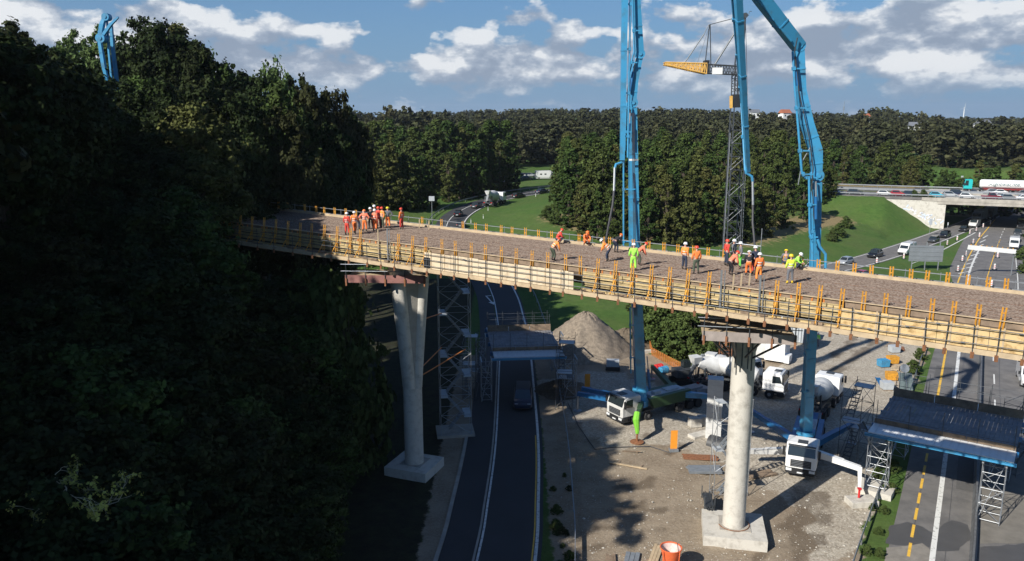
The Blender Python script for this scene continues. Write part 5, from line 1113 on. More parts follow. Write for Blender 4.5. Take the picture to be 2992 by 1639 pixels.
P_ = G(2846, 664); vanv('white', P_, slipdir(P_), 'white van just leaving the left opening of the underpass', z=.07, L_=5.2, H=2.1)
def boxtruck(px, py, col, lb, h_=None, n_='lorry'):
    P__ = G(px, py); h_ = slipdir(P__) if h_ is None else h_; e_ = thing(n_, lb, 'lorry', (P__[0], P__[1], .07), h_); cab(e_, 4.2, col=col, H=3.1, w_=2.4); chassis(e_, 4.0, 8.2, [1.3, 5.6, 6.8], .48)
    m_ = MB(); m_.box((-1.3, 0, 2.35), (6.4, 2.45, 2.5)); m_.build('cargo_box', M_grey, e_); return e_
boxtruck(2860, 650, M_grey, 'grey lorry in the left half of the underpass mouth'); boxtruck(2890, 640, M_black, 'black lorry in the middle of the underpass mouth')
hd = heading(HW_AX[4], HW_AX[3])
for px, py, kind, col, lb in [(2968, 704, 'sedan', 'silver', 'silver blue saloon directly behind the white van in the right-hand queue'), (2973, 688, 'suv', 'dark_grey', 'dark off-roader third in the right-hand queue'), (2932, 612, 'sedan', 'dark_blue', 'dark blue car seen through the underpass'), (2990, 640, 'sedan', 'dark_grey', 'dark car at the right edge of the underpass shade'), (2952, 622, 'hatch', 'grey', 'grey car in the shade under the bridge'), (2910, 622, 'suv', 'black', 'black off-roader in the shade at the far end of the underpass'), (2985, 655, 'hatch', 'red', 'red car fifth in the right-hand queue')]:
    P_ = G(px, py); car(kind, col, P_, hd, lb, z=.05)
P_ = G(2962, 725); vanv('white', P_, hd, 'white van at the head of the right-hand queue by the height beam', z=.05); P_ = G(2982, 668); vanv('black', P_, hd, 'tall black van fourth in the right-hand queue', z=.05)
P_ = G(3003, 1118); vanv('white', P_, heading((0, 0), (-.45, -.9)), 'white van with dark bonnet cut by the right edge of the picture', z=.05)
# --- queue on the upper motorway
hbr = math.atan2(bd[1], bd[0])
for px, t_, kind, col, lb in [(2432, 3.2, 'sedan', 'white', 'white and dark car leftmost of the queue on the upper motorway'), (2498, 3.2, 'estate', 'dark_grey', 'dark grey estate car second from the left on the upper motorway'), (2583, 3.2, 'hatch', 'white', 'white hatchback in front of the red one on the upper motorway'),
        (2622, 3.4, 'hatch', 'red', 'bright red small car on the upper motorway'), (2663, 3.6, 'estate', 'dark_blue', 'dark car right behind the bright red one on the upper motorway'), (2736, 3.2, 'hatch', 'cyan', 'turquoise car on the bridge'), (2776, 5.8, 'hatch', 'silver', 'silver car between the turquoise and the white one on the bridge'),
        (2797, 9.6, 'suv', 'dark_blue', 'dark blue car in the far lane behind the white bridge car'), (2824, 3.0, 'hatch', 'white', 'white car on the bridge above the dark underpass'), (2897, 3.2, 'pickup', 'dark_red', 'dark red pickup on the bridge'), (2924, 7.0, 'sedan', 'white', 'white car behind the dark red pickup'),
        (2947, 3.4, 'hatch', 'grey', 'grey car right of the dark red pickup'), (2994, 3.2, 'sedan', 'white', 'white car at the right edge on the bridge'), (2918, 19.5, 'sedan', 'white', 'white car in front of the tanker trailer'), (2893, 19.5, 'hatch', 'silver', 'pale car in front of the tanker trailer, left of the white one'), (2990, 19.5, 'sedan', 'dark_grey', 'dark car in front of the tanker trailer at the right edge')]:
    q_ = brc(brs(px, t_), t_); car(kind, col, q_, hbr+(math.pi if t_ > 15 else 0), lb, z=8.21)
s_ = brs(2812, 25); q_ = brc(s_, 25, 8.21); tk = thing('tanker_truck', 'teal lorry pulling a long white tank trailer with lettering on the upper motorway', 'tanker', (q_[0], q_[1], 8.21), hbr+math.pi)
M_teal = mat('teal_paint', (.02, .40, .40), .35); cab(tk, 0, col=M_teal, H=3.7, zb=.95); chassis(tk, -.2, 6, [1.4, 4.6])
m_ = MB(); m_.lathe([(.9, -4.2), (1.2, -4.5), (1.25, -5.0), (1.25, -15.6), (1.15, -16.2), (.8, -16.4)], (0, 0, 2.5), 20, (1, 0, 0)); tank = m_.build('tank', M_white, tk, True)
m_ = MB(); m_.box((-10.5, 0, 1.05), (11, 2.2, .3)); m_.build('trailer_frame', mat('dark_red_frame', (.25, .03, .03), .5), tk)
for x_ in (-12, -13.3, -14.6):
    for y_ in (-1.05, 1.05): wheel(tk, x_, y_, .5, .4)
cu = bpy.data.curves.new('lettering', 'FONT'); cu.body = 'Aigntwachtel'; cu.size = 1.55; cu.extrude = .01; cu.align_x = 'CENTER'; cu.shear = .2; to = bpy.data.objects.new('lettering', cu); C.objects.link(to)
dg = bpy.context.evaluated_depsgraph_get(); lm = bpy.data.meshes.new_from_object(to.evaluated_get(dg)); bpy.data.objects.remove(to); lm.name = 'lettering'
v = np.empty(len(lm.vertices)*3); lm.vertices.foreach_get('co', v); v = v.reshape(-1, 3); x_, y_ = v[:, 0].copy(), v[:, 1].copy()
v = np.stack([-10.4-x_, 1.28*np.cos((y_-.45)/1.28)+v[:, 2]*0+.01, 2.5+1.28*np.sin((y_-.45)/1.28)], 1); lm.vertices.foreach_set('co', v.ravel()); lm.materials.clear(); lm.materials.append(mat('dark_teal_lettering', (.02, .16, .17), .5))
lo_ = bpy.data.objects.new('lettering', lm); C.objects.link(lo_); lo_.parent = tank
# seen from its other flank the trailer carries the same word
# ================================================================== ROAD FURNITURE
fwd = G(2701, 789); e = thing('road_sign', 'large grey back of a road sign on three posts beside the slip road', 'road sign', (fwd[0], fwd[1], 0), -.12)
for x_ in (-2.5, 0, 2.5): mb = MB(); mb.beam((x_, .1, 0), (x_, .1, 5.6), .16, .16); mb.build('post', M_steel, e)
mb = MB(); mb.box((0, 0, 3.35), (6.4, .06, 3.2)); mb.build('panel', mat('sign_back', (.24, .26, .28), .5, .3, var=.15, scale=.6), e)
mb = MB()
for z_ in (2.1, 2.9, 3.7, 4.6): mb.box((0, -.06, z_), (6.4, .06, .08))
mb.build('stiffeners', M_steel, e)
a = D(2829, 722, 150.); b = D(2967, 735, 150.); e = thing('height_limit_beam', 'white height limit beam hung across the motorway lanes', 'height beam', (a[0], a[1], 0), heading(a, b)); WL = float(np.hypot(*(b-a)[:2]))
mb = MB(); mb.beam((0, 0, a[2]), (WL, 0, b[2]), .3, .85); mb.build('beam', M_white, e)
mb = MB()
for k in range(9): x_ = WL*(k+.5)/9; mb.box((x_, 0, a[2]+(b[2]-a[2])*(k+.5)/9+.5), (.12, .12, .25))
mb.build('lamps', M_yellow, e)
for x_, z_ in ((.1, a[2]), (WL-.1, b[2])): mb = MB(); mb.beam((x_, .3, 0), (x_, .3, z_), .14, .14); mb.build('post', M_steel, e)
M_pl = M_white
def beacon(px, py, lb=None, s_=1.):
    P__ = G(px, py+9); e_ = thing('traffic_beacon', 'white and red traffic beacon plate standing on its foot between the lanes', 'beacon', (P__[0], P__[1], .06), random.uniform(-.2, .2), 'beacons between slip road and motorway')
    m_ = MB(); m_.box((0, 0, .68), (.30, .05, 1.1)); m_.build('plate', M_white, e_); m_ = MB()
    for z_ in (.35, .75): m_.hexa([(-.15, -.031, z_-.08), (.15, -.031, z_+.05), (.15, -.027, z_+.05), (-.15, -.027, z_-.08), (-.15, -.031, z_+.04), (.15, -.031, z_+.17), (.15, -.027, z_+.17), (-.15, -.027, z_+.04)])
    m_.build('red_bars', M_red, e_); m_ = MB(); m_.box((0, 0, .06), (.8, .4, .12)); m_.build('foot', M_black, e_); return e_
for q in [(2561, 761), (2640, 748), (2767, 708), (2796, 695), (2833, 676), (2852, 668), (2872, 657), (2861, 685), (2843, 704), (2823, 740), (2811, 755), (2798, 785), (2914, 745), (2905, 780), (2896, 829), (2893, 648)]: beacon(*q)
def pole(px, py, h_, lb, nm='sign_post', top=None, r_=.05):
    P__ = T(px, py); e_ = thing(nm, lb, 'post', tuple(P__), 0); m_ = MB(); m_.tube((0, 0, -.2), (0, 0, h_), r_); m_.build('pole', M_steel, e_)
    m_ = MB(); m_.box((0, -.08, h_-.4), top or (.7, .06, .8)); m_.build('sign_plate', M_grey_l, e_); return e_
pole(1263, 655, 6.4, 'thin pole with a square head on the grass left of the curved ramp', top=(1.3, .5, 1.1), r_=.07); pole(2715, 690, 4.0, 'small sign seen edge on above the slip road grass', top=(.8, .06, 1.6)); pole(2808, 545, 3.5, 'upright grey sign beside the upper motorway left of the teal lorry', top=(.9, .06, 2.2))
pole(2768, 668, 1.6, 'short red and white marker at the left foot of the underpass', top=(.3, .06, .8)); pole(2180, 815, 2.2, 'small plate on a post beyond the deck', top=(.4, .05, .4))
P__ = T(1466, 562); e = thing('signal_gantry', 'empty upright steel sign frame beside the ramp next to the mixer truck', 'sign frame', tuple(P__), 0); mb = MB()
for x_ in (-.9, .9): mb.beam((x_, 0, 0), (x_, 0, 6.6), .16, .16)
for z_ in (3.2, 4.8, 6.5): mb.beam((-.9, 0, z_), (.9, 0, z_), .14, .14)
mb.build('frame', M_steel, e)
for px, py in [(1412, 640), (1426, 617), (1485, 592), (1565, 575), (1376, 652), (1690, 960), (1528, 940), (1395, 700)]:
    P__ = T(px, py); e = thing('delineator_post', 'short white roadside delineator post beside the ramp', 'post', tuple(P__), 0, 'delineator posts'); mb = MB(); mb.hexa([(-.06, -.05, 0), (.06, -.05, 0), (.06, .05, 0), (-.06, .05, 0), (-.05, -.04, 1.0), (.05, -.04, 1.0), (.05, .04, .95), (-.05, .04, .95)]); mb.build('post', M_white, e); mb = MB(); mb.box((0, -.055, .8), (.1, .02, .14)); mb.build('reflector', M_black, e)
# ================================================================== CRANE
yc = 96.; cb_ = D(2141, 640, yc); e = thing('lattice_crane', 'grey lattice tower crane with its yellow jib folded out to the left', 'crane', (cb_[0], yc, 0)); zt_ = float(D(2148, 312, yc)[2]); x0 = cb_[0]
mb = MB(); w_ = .85
for sx_ in (-1, 1):
    for sy_ in (-1, 1): mb.beam((x0+sx_*w_, yc+sy_*w_, 0), (x0+sx_*w_*.9, yc+sy_*w_*.9, zt_), .13, .13)
z_ = .5; k = 0
while z_ < zt_-1.5:
    for sy_ in (-1, 1):
        a_, b_ = (-1, 1) if k % 2 else (1, -1); mb.tube((x0+a_*w_, yc+sy_*w_, z_), (x0+b_*w_, yc+sy_*w_, z_+1.55), .045, n=5); mb.tube((x0-w_, yc+sy_*w_, z_), (x0+w_, yc+sy_*w_, z_), .04, n=5)
    for sx_ in (-1, 1): mb.tube((x0+sx_*w_, yc-w_, z_), (x0+sx_*w_, yc+w_, z_+1.55), .045, n=5)
    z_ += 1.55; k += 1
mb.build('tower', M_dsteel, e, world=True)
mb = MB(); mb.tube((x0-1.15, yc-.5, 0), (x0-1.0, yc-.5, zt_-3), .05); mb.tube((x0+1.4, yc, 2), (x0+1.15, yc, zt_), .03); mb.build('tower_cables', M_steel, e, world=True)
def PY(px, py, dy=0): return D(px, py, yc+dy)
a_, b_ = PY(2139, 314), PY(2163, 276); mb = MB(); mb.box(((a_[0]+b_[0])/2, yc, (a_[2]+b_[2])/2), (abs(b_[0]-a_[0]), 1.7, abs(b_[2]-a_[2]))); mb.build('machine_box', M_black, e, world=True)
mb = MB(); mb.beam(PY(2136, 316, -.9), PY(2136, 280, -.9), .35, .1); mb.build('yellow_panel', M_crane_y, e, world=True)
def lattice(P0_, P1_, h0, h1, n_, name, m_, r_=.06):
    m__ = MB(); P0_, P1_ = np.array(P0_), np.array(P1_)
    for sy_ in (-.6, .6):
        m__.tube(P0_+[0, sy_, h0/2], P1_+[0, sy_, h1/2], r_); m__.tube(P0_+[0, sy_, -h0/2], P1_+[0, sy_, -h1/2], r_)
        for k_ in range(n_):
            u0, u1 = k_/n_, (k_+1)/n_; a__ = P0_+(P1_-P0_)*u0; b__ = P0_+(P1_-P0_)*u1; ha = h0+(h1-h0)*u0; hb_ = h0+(h1-h0)*u1; sg = 1 if k_ % 2 else -1
            m__.tube(a__+[0, sy_, sg*ha/2], b__+[0, sy_, -sg*hb_/2], r_*.75, n=5); m__.tube(a__+[0, sy_, ha/2], a__+[0, sy_, -ha/2], r_*.6, n=5)
    for k_ in range(n_+1):
        a__ = P0_+(P1_-P0_)*k_/n_; hh_ = h0+(h1-h0)*k_/n_; m__.tube(a__+[0, -.6, hh_/2], a__+[0, .6, hh_/2], r_*.6, n=5); m__.tube(a__+[0, -.6, -hh_/2], a__+[0, .6, -hh_/2], r_*.6, n=5)
    return m__.build(name, m_, e, world=True)
lattice(PY(2150, 276), PY(2152, 206), 1.4, 1.4, 1, 'tower_head', M_dsteel)
mb = MB(); 
for px in (2137, 2147, 2157): mb.tube(PY(px, 278), PY(px+2, 215), .07)
for py in (270, 255, 240, 225): mb.tube(PY(2137, py), PY(2158, py-14), .05); mb.tube(PY(2158, py), PY(2137, py-14), .05)
mb.build('tower_head_frame', M_dsteel, e, world=True)
lattice(PY(2158, 206), PY(2062, 201), .95, 1.0, 12, 'jib_foot', M_dsteel); lattice(PY(2062, 201), PY(1941, 186), 1.15, .25, 18, 'jib', M_crane_y, .075)
mb = MB(); q_ = PY(2096, 207, -.75); mb.box(q_, (1.2, .04, .75)); mb.build('sign_panel', M_white, e, world=True)
mb = MB(); mb.box(PY(2063, 196), (.5, 1.2, 1.5)); mb.build('hinge_block', M_black, e, world=True)
mb = MB()
for a_, b_, r_ in [((2073, 72), (2060, 190), .06), ((2075, 72), (2077, 190), .06), ((2151, 89), (2086, 192), .11), ((2153, 140), (2146, 200), .09), ((2177, 45), (2168, 205), .14), ((2172, 45), (2158, 205), .09), ((2073, 72), (2177, 45), .045), ((2057, 100), (2000, 184), .07), ((2071, 72), (2057, 100), .04), ((2073, 75), (2037, 186), .02), ((2178, 50), (2182, 190), .03), ((2182, 190), (2184, 310), .03)]: mb.tube(PY(*a_), PY(*b_), r_)
mb.lathe([(.3, -.2), (.3, .2)], PY(2177, 45), 12, (0, 1, 0)); mb.path([PY(2178, 45), PY(2187, 45), PY(2190, 33), PY(2196, 33)], .04); mb.build('guy_frame', M_dsteel, e, world=True)
# white machine housing at the crane foot
q_ = G(2292, 1062); e = thing('crane_chassis', 'tall white machine housing with dark vents standing behind the sunlit pier', 'machine housing', (q_[0]-.6, q_[1]+1.2, 0), -.55)
mb = MB(); mb.hexa([(-1.2, -1.3, .3), (1.2, -1.3, .3), (1.2, 1.6, .3), (-1.2, 1.6, .3), (-.9, -1.1, 8), (1.2, -1.1, 8), (1.2, 1.6, 8), (-.9, 1.6, 8)]); mb.build('housing', M_white, e)
mb = MB(); mb.box((-2.3, .2, 1.9), (2.2, 2.4, 3.1)); c2_ = mb.build('side_cabinet', M_white_d, e)
for x_ in (-2.8, -1.85): mb = MB(); mb.box((x_, -1.01, 2.9), (.7, .03, .18)); mb.build('vent', M_black, c2_)
for z_ in (3.2, 5.6): mb = MB(); mb.box((-.2, -1.27, z_), (1.6, .05, .09)); mb.build('panel_rib', M_grey_l, e)
mb = MB(); mb.box((1.5, -.6, .7), (.6, 1.6, .9)); mb.build('outrigger_box', M_white, e)
q_ = G(2345, 1010); e = thing('site_container', 'grey corrugated site container half hidden under the deck', 'container', (q_[0], q_[1]+2.5, 0), -.5); mb = MB(); mb.box((0, 0, 1.4), (3.6, 2.3, 2.6)); mb.build('shell', M_grey_l, e); mb = MB()
for k in range(9): mb.box((-1.6+.4*k, -1.17, 1.4), (.12, .05, 2.4))
mb.build('ribs', M_grey, e)
# ================================================================== SITE OBJECTS
def mound(px, py, rad, h_, label, m_, name='gravel_mound', ex=1.2, yy=0.):
    P__ = G(px, py); n_ = 46; mb_ = MB(); rg_ = np.random.default_rng(4); rings = []
    ph = rg_.uniform(0, 6, 5)
    for k_ in range(26):
        u = k_/25; rr_ = rad*(1-u); z__ = h_*(u**ex-.55*max(0, u-.80)**2/.2)
        rings.append([(rr_*math.cos(a__)*(1+.07*math.sin(3*a__+ph[0])+.05*math.sin(7*a__+ph[1])+.02*math.sin(19*a__+u*9)), rr_*math.sin(a__)*(1+.06*math.sin(2*a__+ph[2])+.04*math.sin(9*a__+ph[3])), z__-.05+rg_.normal()*.05+.07*math.sin(11*a__+3*math.sin(u*9))) for a__ in np.linspace(0, 2*math.pi, n_, endpoint=False)])
    mb_.loft(rings); o_ = mb_.build(name, m_, None, True); o_.location = (P__[0], P__[1]+yy, 0); return tag(o_, label, 'mound')
M_grv = mat('gravel_heap', (.25, .205, .155), .95, var=.35, scale=2.2, bump=1.0, bscale=5); M_soil = mat('soil_heap', (.16, .125, .085), .95, var=.4, scale=4, bump=1, bscale=6)
mound(1714, 1030, 6.9, 5.7, 'big conical heap of pale gravel behind the green-panelled pump', M_grv, ex=1.05, yy=1.5); mound(1830, 1000, 5.0, 2.2, 'low brown soil heap right of the gravel heap', M_soil, 'soil_mound', yy=0)
mound(1640, 1140, 3.2, 1.5, 'low dark soil heap in the shade by the scaffold stair', M_soil, 'soil_mound')
q_ = G(2088, 1284); e = thing('block_tower', 'tall stack of pale concrete blocks beside the sunlit pier', 'block stack', (q_[0], q_[1]+.7, 0), -.25)
for k in range(11): mb = MB(); mb.box((random.uniform(-.015, .015), 0, .27+.535*k), (1.42, 1.3, .52)); mb.build('block', mat('pale_block', (.60, .60, .58), .85, var=.1, scale=2), e)
for i, (px, py, rz_, s_, lb) in enumerate([(2030, 1245, .2, (1.2, .8, .9), 'concrete block left of the tall block stack'), (2052, 1240, -.1, (1., .8, .9), 'concrete block touching the tall block stack'), (2045, 1275, .5, (2.2, 1.0, .3), 'flat concrete slab lying below the tall block stack'), (1905, 1030, .3, (3., .6, .4), 'pale concrete beam lying in front of the bushes')]):
    q_ = G(px, py); blockm('concrete_block', lb, 'block', q_, s_, M_conc, rz_)
for px, py, lb, w_, h_ in [(1968, 1318, 'upright orange board standing in the open gravel yard', .62, 1.75), (1716, 1136, 'upright orange board in the shade left of the green-panelled pump', .6, 1.5)]:
    q_ = G(px, py); e = thing('orange_board', lb, 'board', tuple(q_), .1); mb = MB(); mb.box((0, 0, h_/2+.25), (w_, .06, h_)); mb.build('panel', mat('orange_board_paint', (.85, .32, .03), .6, var=.1), e); mb = MB(); mb.box((0, 0, .12), (.8, .5, .24)); mb.build('foot', M_grey, e)
# orange concrete skip
q_ = G(1968, 1700); e = thing('concrete_bucket', 'round orange-red concrete bucket open at the top near the lower edge', 'bucket', (q_[0], q_[1]+1.2, 0), 0); n_ = 26
mb = MB(); mb.lathe([(.30, .35), (.42, .6), (.70, 1.75), (.74, 1.77), (.74, 1.82), (.68, 1.82), (.40, .62), (.1, .45)], (0, 0, 0), n_); mb.build('shell', M_bucket, e, True)
mb = MB(); mb.lathe([(.655, 1.75), (.42, .75), (.05, .7)], (0, 0, 0), n_, cap=False); mb.build('inner_lining', mat('cement_residue', (.72, .55, .50), .9, var=.3, scale=3), e, True)
mb = MB()
for a_ in (.5, 2.2, 3.8, 5.4): mb.tube((.75*math.cos(a_), .75*math.sin(a_), 1.8), (.62*math.cos(a_), .62*math.sin(a_), .0), .035)
mb.lathe([(.66, 0), (.66, .06), (.58, .06), (.58, 0)], (0, 0, 0), n_); mb.build('stand', M_bucket, e)
mb = MB(); mb.tube((.5, -.1, 1.4), (.42, .0, 2.1), .03); mb.build('lever', M_dsteel, e)
def planks(px, py, n_, l, rz_, lb, m_=M_wood, w_=.2, t_=.07, nm='timber_stack', cat='timber'):
    q__ = G(px, py); e_ = thing(nm, lb, cat, tuple(q__), rz_)
    for k_ in range(n_): m__ = MB(); m__.box((random.uniform(-.1, .1), (k_ % 5)*w_*1.1, t_/2+.08+t_*1.15*(k_//5)), (l, w_, t_), random.uniform(-.02, .02)); m__.build('plank', m_, e_)
    for x_ in (-l*.3, l*.3): m__ = MB(); m__.box((x_, w_*1.5, .04), (.12, w_*4, .08)); m__.build('bearer', M_beam_d, e_)
    return e_
planks(1925, 1625, 3, 2.6, 1.2, 'golden timber planks lying left of the orange-red bucket'); planks(1860, 1638, 3, 1.6, 1.3, 'grey boards at the lower edge between pallet and planks', M_grey, .3); planks(1796, 1638, 6, 1.1, 1.5, 'small brown pallet of slats at the lower edge', M_beam_d, .12, .05)
planks(1838, 1364, 1, 3.4, -.40, 'single long pale plank lying on the open ground', M_wood); planks(1845, 1322, 1, 1.7, -.05, 'short brown plank near the support foot', M_beam_d, .1)
planks(2062, 1385, 10, 2.8, .0, 'grey scaffold decks stacked left of the sunlit pier', M_grey, .24, .1, 'scaffold_deck_stack', 'scaffold decks'); planks(2048, 1345, 5, 3.0, -.1, 'red-brown and grey boards piled behind the scaffold decks', M_rust, .2, .06)
planks(2230, 1395, 5, 2.6, .3, 'mixed boards lying between pier and camera-facing pump', M_beam_d, .2, .1)
q_ = G(2078, 1478, .85); e = thing('tube_rack', 'steel rack filled with dark grey scaffold tubes on the pier footing', 'tube rack', (q_[0]-.15, q_[1]+.4, 0.86), 1.45)
for k in range(26): mb = MB(); y_ = -.28+.08*(k % 8); z_ = .12+.09*(k//8); mb.tube((-1.2+random.uniform(-.15, .15), y_, z_), (1.25+random.uniform(-.15, .15), y_, z_), .034, n=6); mb.build('tube', M_dsteel, e)
mb = MB()
for x_ in (-.9, .9):
    for y_ in (-.38, .38): mb.beam((x_, y_, 0), (x_, y_, 1.0), .07, .07)
    mb.beam((x_, -.38, .04), (x_, .38, .04), .07, .07)
mb.build('frame', M_dsteel, e)
mb = MB(); q_ = G(2100, 1302); arc = [(.85*math.cos(a_), .85*math.sin(a_)+.0) for a_ in np.linspace(0, math.pi, 14)]+[(.78*math.cos(a_), .78*math.sin(a_)) for a_ in np.linspace(math.pi, 0, 14)]; mb.prism(arc, -.9, .9); o_ = mb.build('pipe_half_shell', mat('dark_pipe', (.05, .052, .055), .5, var=.3), None, True); o_.location = tuple(q_); o_.rotation_euler = (0, 0, .9); tag(o_, 'black half pipe lying arched on the gravel left of the sunlit pier', 'pipe')
for px, py, m_, lb in [(1923, 1085, M_red, 'bright red drum lying behind the green-panelled pump'), (1938, 1092, M_blue, 'blue drum beside the bright red one')]:
    q_ = G(px, py); e = thing('drum_barrel', lb, 'barrel', tuple(q_), .4); mb = MB(); mb.lathe([(.42, -.55), (.45, -.53), (.45, -.2), (.47, -.18), (.45, -.16), (.45, .16), (.47, .18), (.45, .2), (.45, .53), (.42, .55)], (0, 0, .47), 18, (1, .2, 0)); mb.build('body', m_, e, True); mb = MB(); mb.lathe([(.06, .55), (.06, .58)], (0, 0, .6), 8, (1, .2, 0)); mb.build('cap', M_dsteel, e)
q_ = G(1790, 1082); e = thing('generator', 'small silver generator on a dark base at the foot of the gravel heap', 'generator', tuple(q_), -.1); mb = MB(); mb.box((0, 0, .95), (1.5, .8, .8)); mb.build('housing', M_grey_l, e); mb = MB(); mb.box((0, 0, .3), (1.7, .9, .45)); mb.build('base', M_black, e)
for px, py, m_, lb, rz_ in [(2607, 1062, M_yellow, 'yellow crate upper of two in the material row by the motorway', .1), (2604, 1110, M_yellow, 'yellow crate lower of two in the material row by the motorway', -.1), (2580, 1072, M_blue, 'blue crate left of the upper yellow one', .2), (2612, 1030, M_grey_l, 'grey crate above the upper yellow one', .15), (2590, 1138, M_grey_l, 'pale grey crate below the lower yellow one', 0)]:
    q_ = G(px, py); e = thing('crate', lb, 'crate', tuple(q_), rz_); mb = MB(); mb.hexa([(-.55, -.45, .12), (.55, -.45, .12), (.55, .45, .12), (-.55, .45, .12), (-.62, -.5, .95), (.62, -.5, .95), (.62, .5, .95), (-.62, .5, .95)]); mb.build('bin', m_, e); mb = MB()
    for y_ in (-.35, 0, .35): mb.box((0, y_, .06), (1.0, .1, .12))
    mb.build('skids', M_beam_d, e)
planks(2625, 1078, 8, 2.2, 1.1, 'golden timber stack between the two yellow crates', M_wood, .16); planks(2618, 1010, 6, 2.4, .9, 'brown boards at the far end of the material row', M_beam_d, .2); planks(2577, 1120, 4, 3.4, 1.3, 'long blue-grey boards edging the material row', M_blue_d, .12)
planks(2640, 1020, 5, 1.8, 1.2, 'orange-brown steel parts lying by the verge', M_rust, .15)
q_ = G(2665, 1002); mb = MB(); mb.ico((0, 0, .35), .7, 2, (1, .8, .6), .06); o_ = mb.build('bulk_bag', M_white, None, True); o_.location = tuple(q_); tag(o_, 'white bulk bag at the far end of the material row', 'bag')
q_ = G(2650, 1140); e = thing('leaning_sign', 'grey back of a sign with a round disc above a rectangular plate', 'road sign', tuple(q_), -.1); mb = MB(); mb.hexa([(-.75, 0, 0), (.75, 0, 0), (.75, .04, 0), (-.75, .04, 0), (-.75, 1.0, 1.7), (.75, 1.0, 1.7), (.75, 1.04, 1.7), (-.75, 1.04, 1.7)]); mb.build('plate', mat('dark_sign_back', (.13, .17, .17), .5, .2, var=.15), e)
mb = MB(); mb.lathe([(.5, 0), (.5, .04)], (0, 1.22, 2.15), 24, (0, -.86, .51)); mb.build('disc', M_grey, e); mb = MB(); mb.beam((0, -.05, .0), (0, 1.3, 2.3), .06, .05); mb.build('post', M_steel, e)
mb = MB(); mb.path([G(1660, 1180)+[0, 0, .04], G(1690, 1245)+[0, 0, .04], G(1738, 1314)+[0, 0, .04], G(1790, 1308)+[0, 0, .04], G(1900, 1305)+[0, 0, .04], G(1960, 1325)+[0, 0, .04]], .045, 5); tag(mb.build('ground_cable', M_hose), 'dark cable lying across the gravel left of the orange board', 'cable')
# low machinery hidden behind the pump
q_ = G(1995, 1118); e = thing('excavator', 'small dark excavator with its arm bent beside the bushes', 'excavator', tuple(q_), .3); mb = MB()
for y_ in (-.8, .8): mb.box((0, y_, .35), (2.6, .4, .65))
mb.build('track', M_black, e); mb = MB(); mb.box((-.2, 0, 1.3), (1.9, 1.5, .9)); mb.build('house', M_dsteel, e); mb = MB(); mb.box((.5, .4, 2.0), (.9, .8, 1.0)); mb.build('cab', M_glass, e); mb = MB(); mb.beam((.9, 0, 1.5), (2.5, 0, 3.1), .3, .35); mb.beam((2.5, 0, 3.1), (3.7, 0, 1.4), .22, .28); mb.build('arm', M_grey, e)
# orange mesh fence by the bushes
mb = MB(); l_ = [G(*q)[:2] for q in [(1868, 950), (1888, 985), (1905, 1040), (1960, 1070), (2010, 1095)]]
for a_, b_ in zip(l_[:-1], l_[1:]):
    for k in range(7): mb.beam((a_[0], a_[1], .15+.15*k), (b_[0], b_[1], .15+.15*k), .02, .05)
    for k in range(9): q_ = a_+(b_-a_)*k/9; mb.beam((q_[0], q_[1], 0), (q_[0], q_[1], 1.15), .03, .03)
tag(mb.build('safety_fence', M_orange), 'orange plastic mesh fence edging the bushes', 'fence')
# --- far things
def house(px, py, y_, w_, label, roofc):
    P__ = D(px, py, y_); e_ = thing('house', label, 'house', tuple(P__), random.uniform(-.4, .4)); mb_ = MB(); mb_.box((0, 0, -3), (w_, w_*.7, 12)); mb_.build('wall', M_white, e_)
    mb_ = MB(); h_ = w_*.7/2+.4; mb_.add([(-w_/2-.4, -h_, 3), (w_/2+.4, -h_, 3), (w_/2+.4, h_, 3), (-w_/2-.4, h_, 3), (-w_/2-.4, 0, 3+h_*.9), (w_/2+.4, 0, 3+h_*.9)], [(0, 1, 5, 4), (2, 3, 4, 5), (0, 4, 3), (1, 2, 5), (0, 3, 2, 1)]); mb_.build('roof', roofc, e_)
    for x_ in (-.25, .25): mb_ = MB(); mb_.box((x_*w_, -w_*.35-.03, 1.), (1.2, .05, 1.4)); mb_.build('window', M_glass, e_)
M_tile = mat('red_roof_tiles', (.36, .12, .06), .8); M_slate = mat('grey_roof', (.14, .15, .17), .8)
house(2293, 341, 700, 9, 'white house with a red roof on the wooded skyline right of the crane', M_tile); house(2205, 338, 760, 8, 'small house with dark roof on the skyline beside the crane', M_slate); house(2527, 351, 640, 6, 'small white house with an orange roof among the skyline trees', M_tile); house(2672, 382, 520, 7, 'white building among the trees below the tallest skyline trees', M_slate); house(2870, 377, 560, 10, 'long pale building among the trees at far right', M_slate)
for px, py, hh_, y_, lb in [(2815, 342, 50, 2400, 'slender white wind turbine tower on the horizon')]:
    P__ = D(px, py, y_); e = thing('wind_turbine', lb, 'wind turbine', tuple(P__)); mb = MB(); mb.tube((0, 0, -20), (0, 0, hh_*.55), 1.6, .9, 10); mb.build('tower', M_white, e); mb = MB()
    for a_ in (1.45, 3.5, 5.6): mb.beam((0, -2, hh_*.55), (math.cos(a_)*14, -2, hh_*.55+math.sin(a_)*14), 1.0, .3, .3, .15)
    mb.build('rotor', M_white, e)
P__ = D(2464, 335, 1400); e = thing('radio_mast', 'thin grey radio mast on the horizon', 'mast', tuple(P__)); mb = MB(); mb.tube((0, 0, -10), (0, 0, 22), .7, .3); mb.build('pole', M_grey, e); mb = MB(); mb.tube((0, 0, 8), (0, 0, 14), 1.1, .9); mb.build('aerials', M_grey, e)

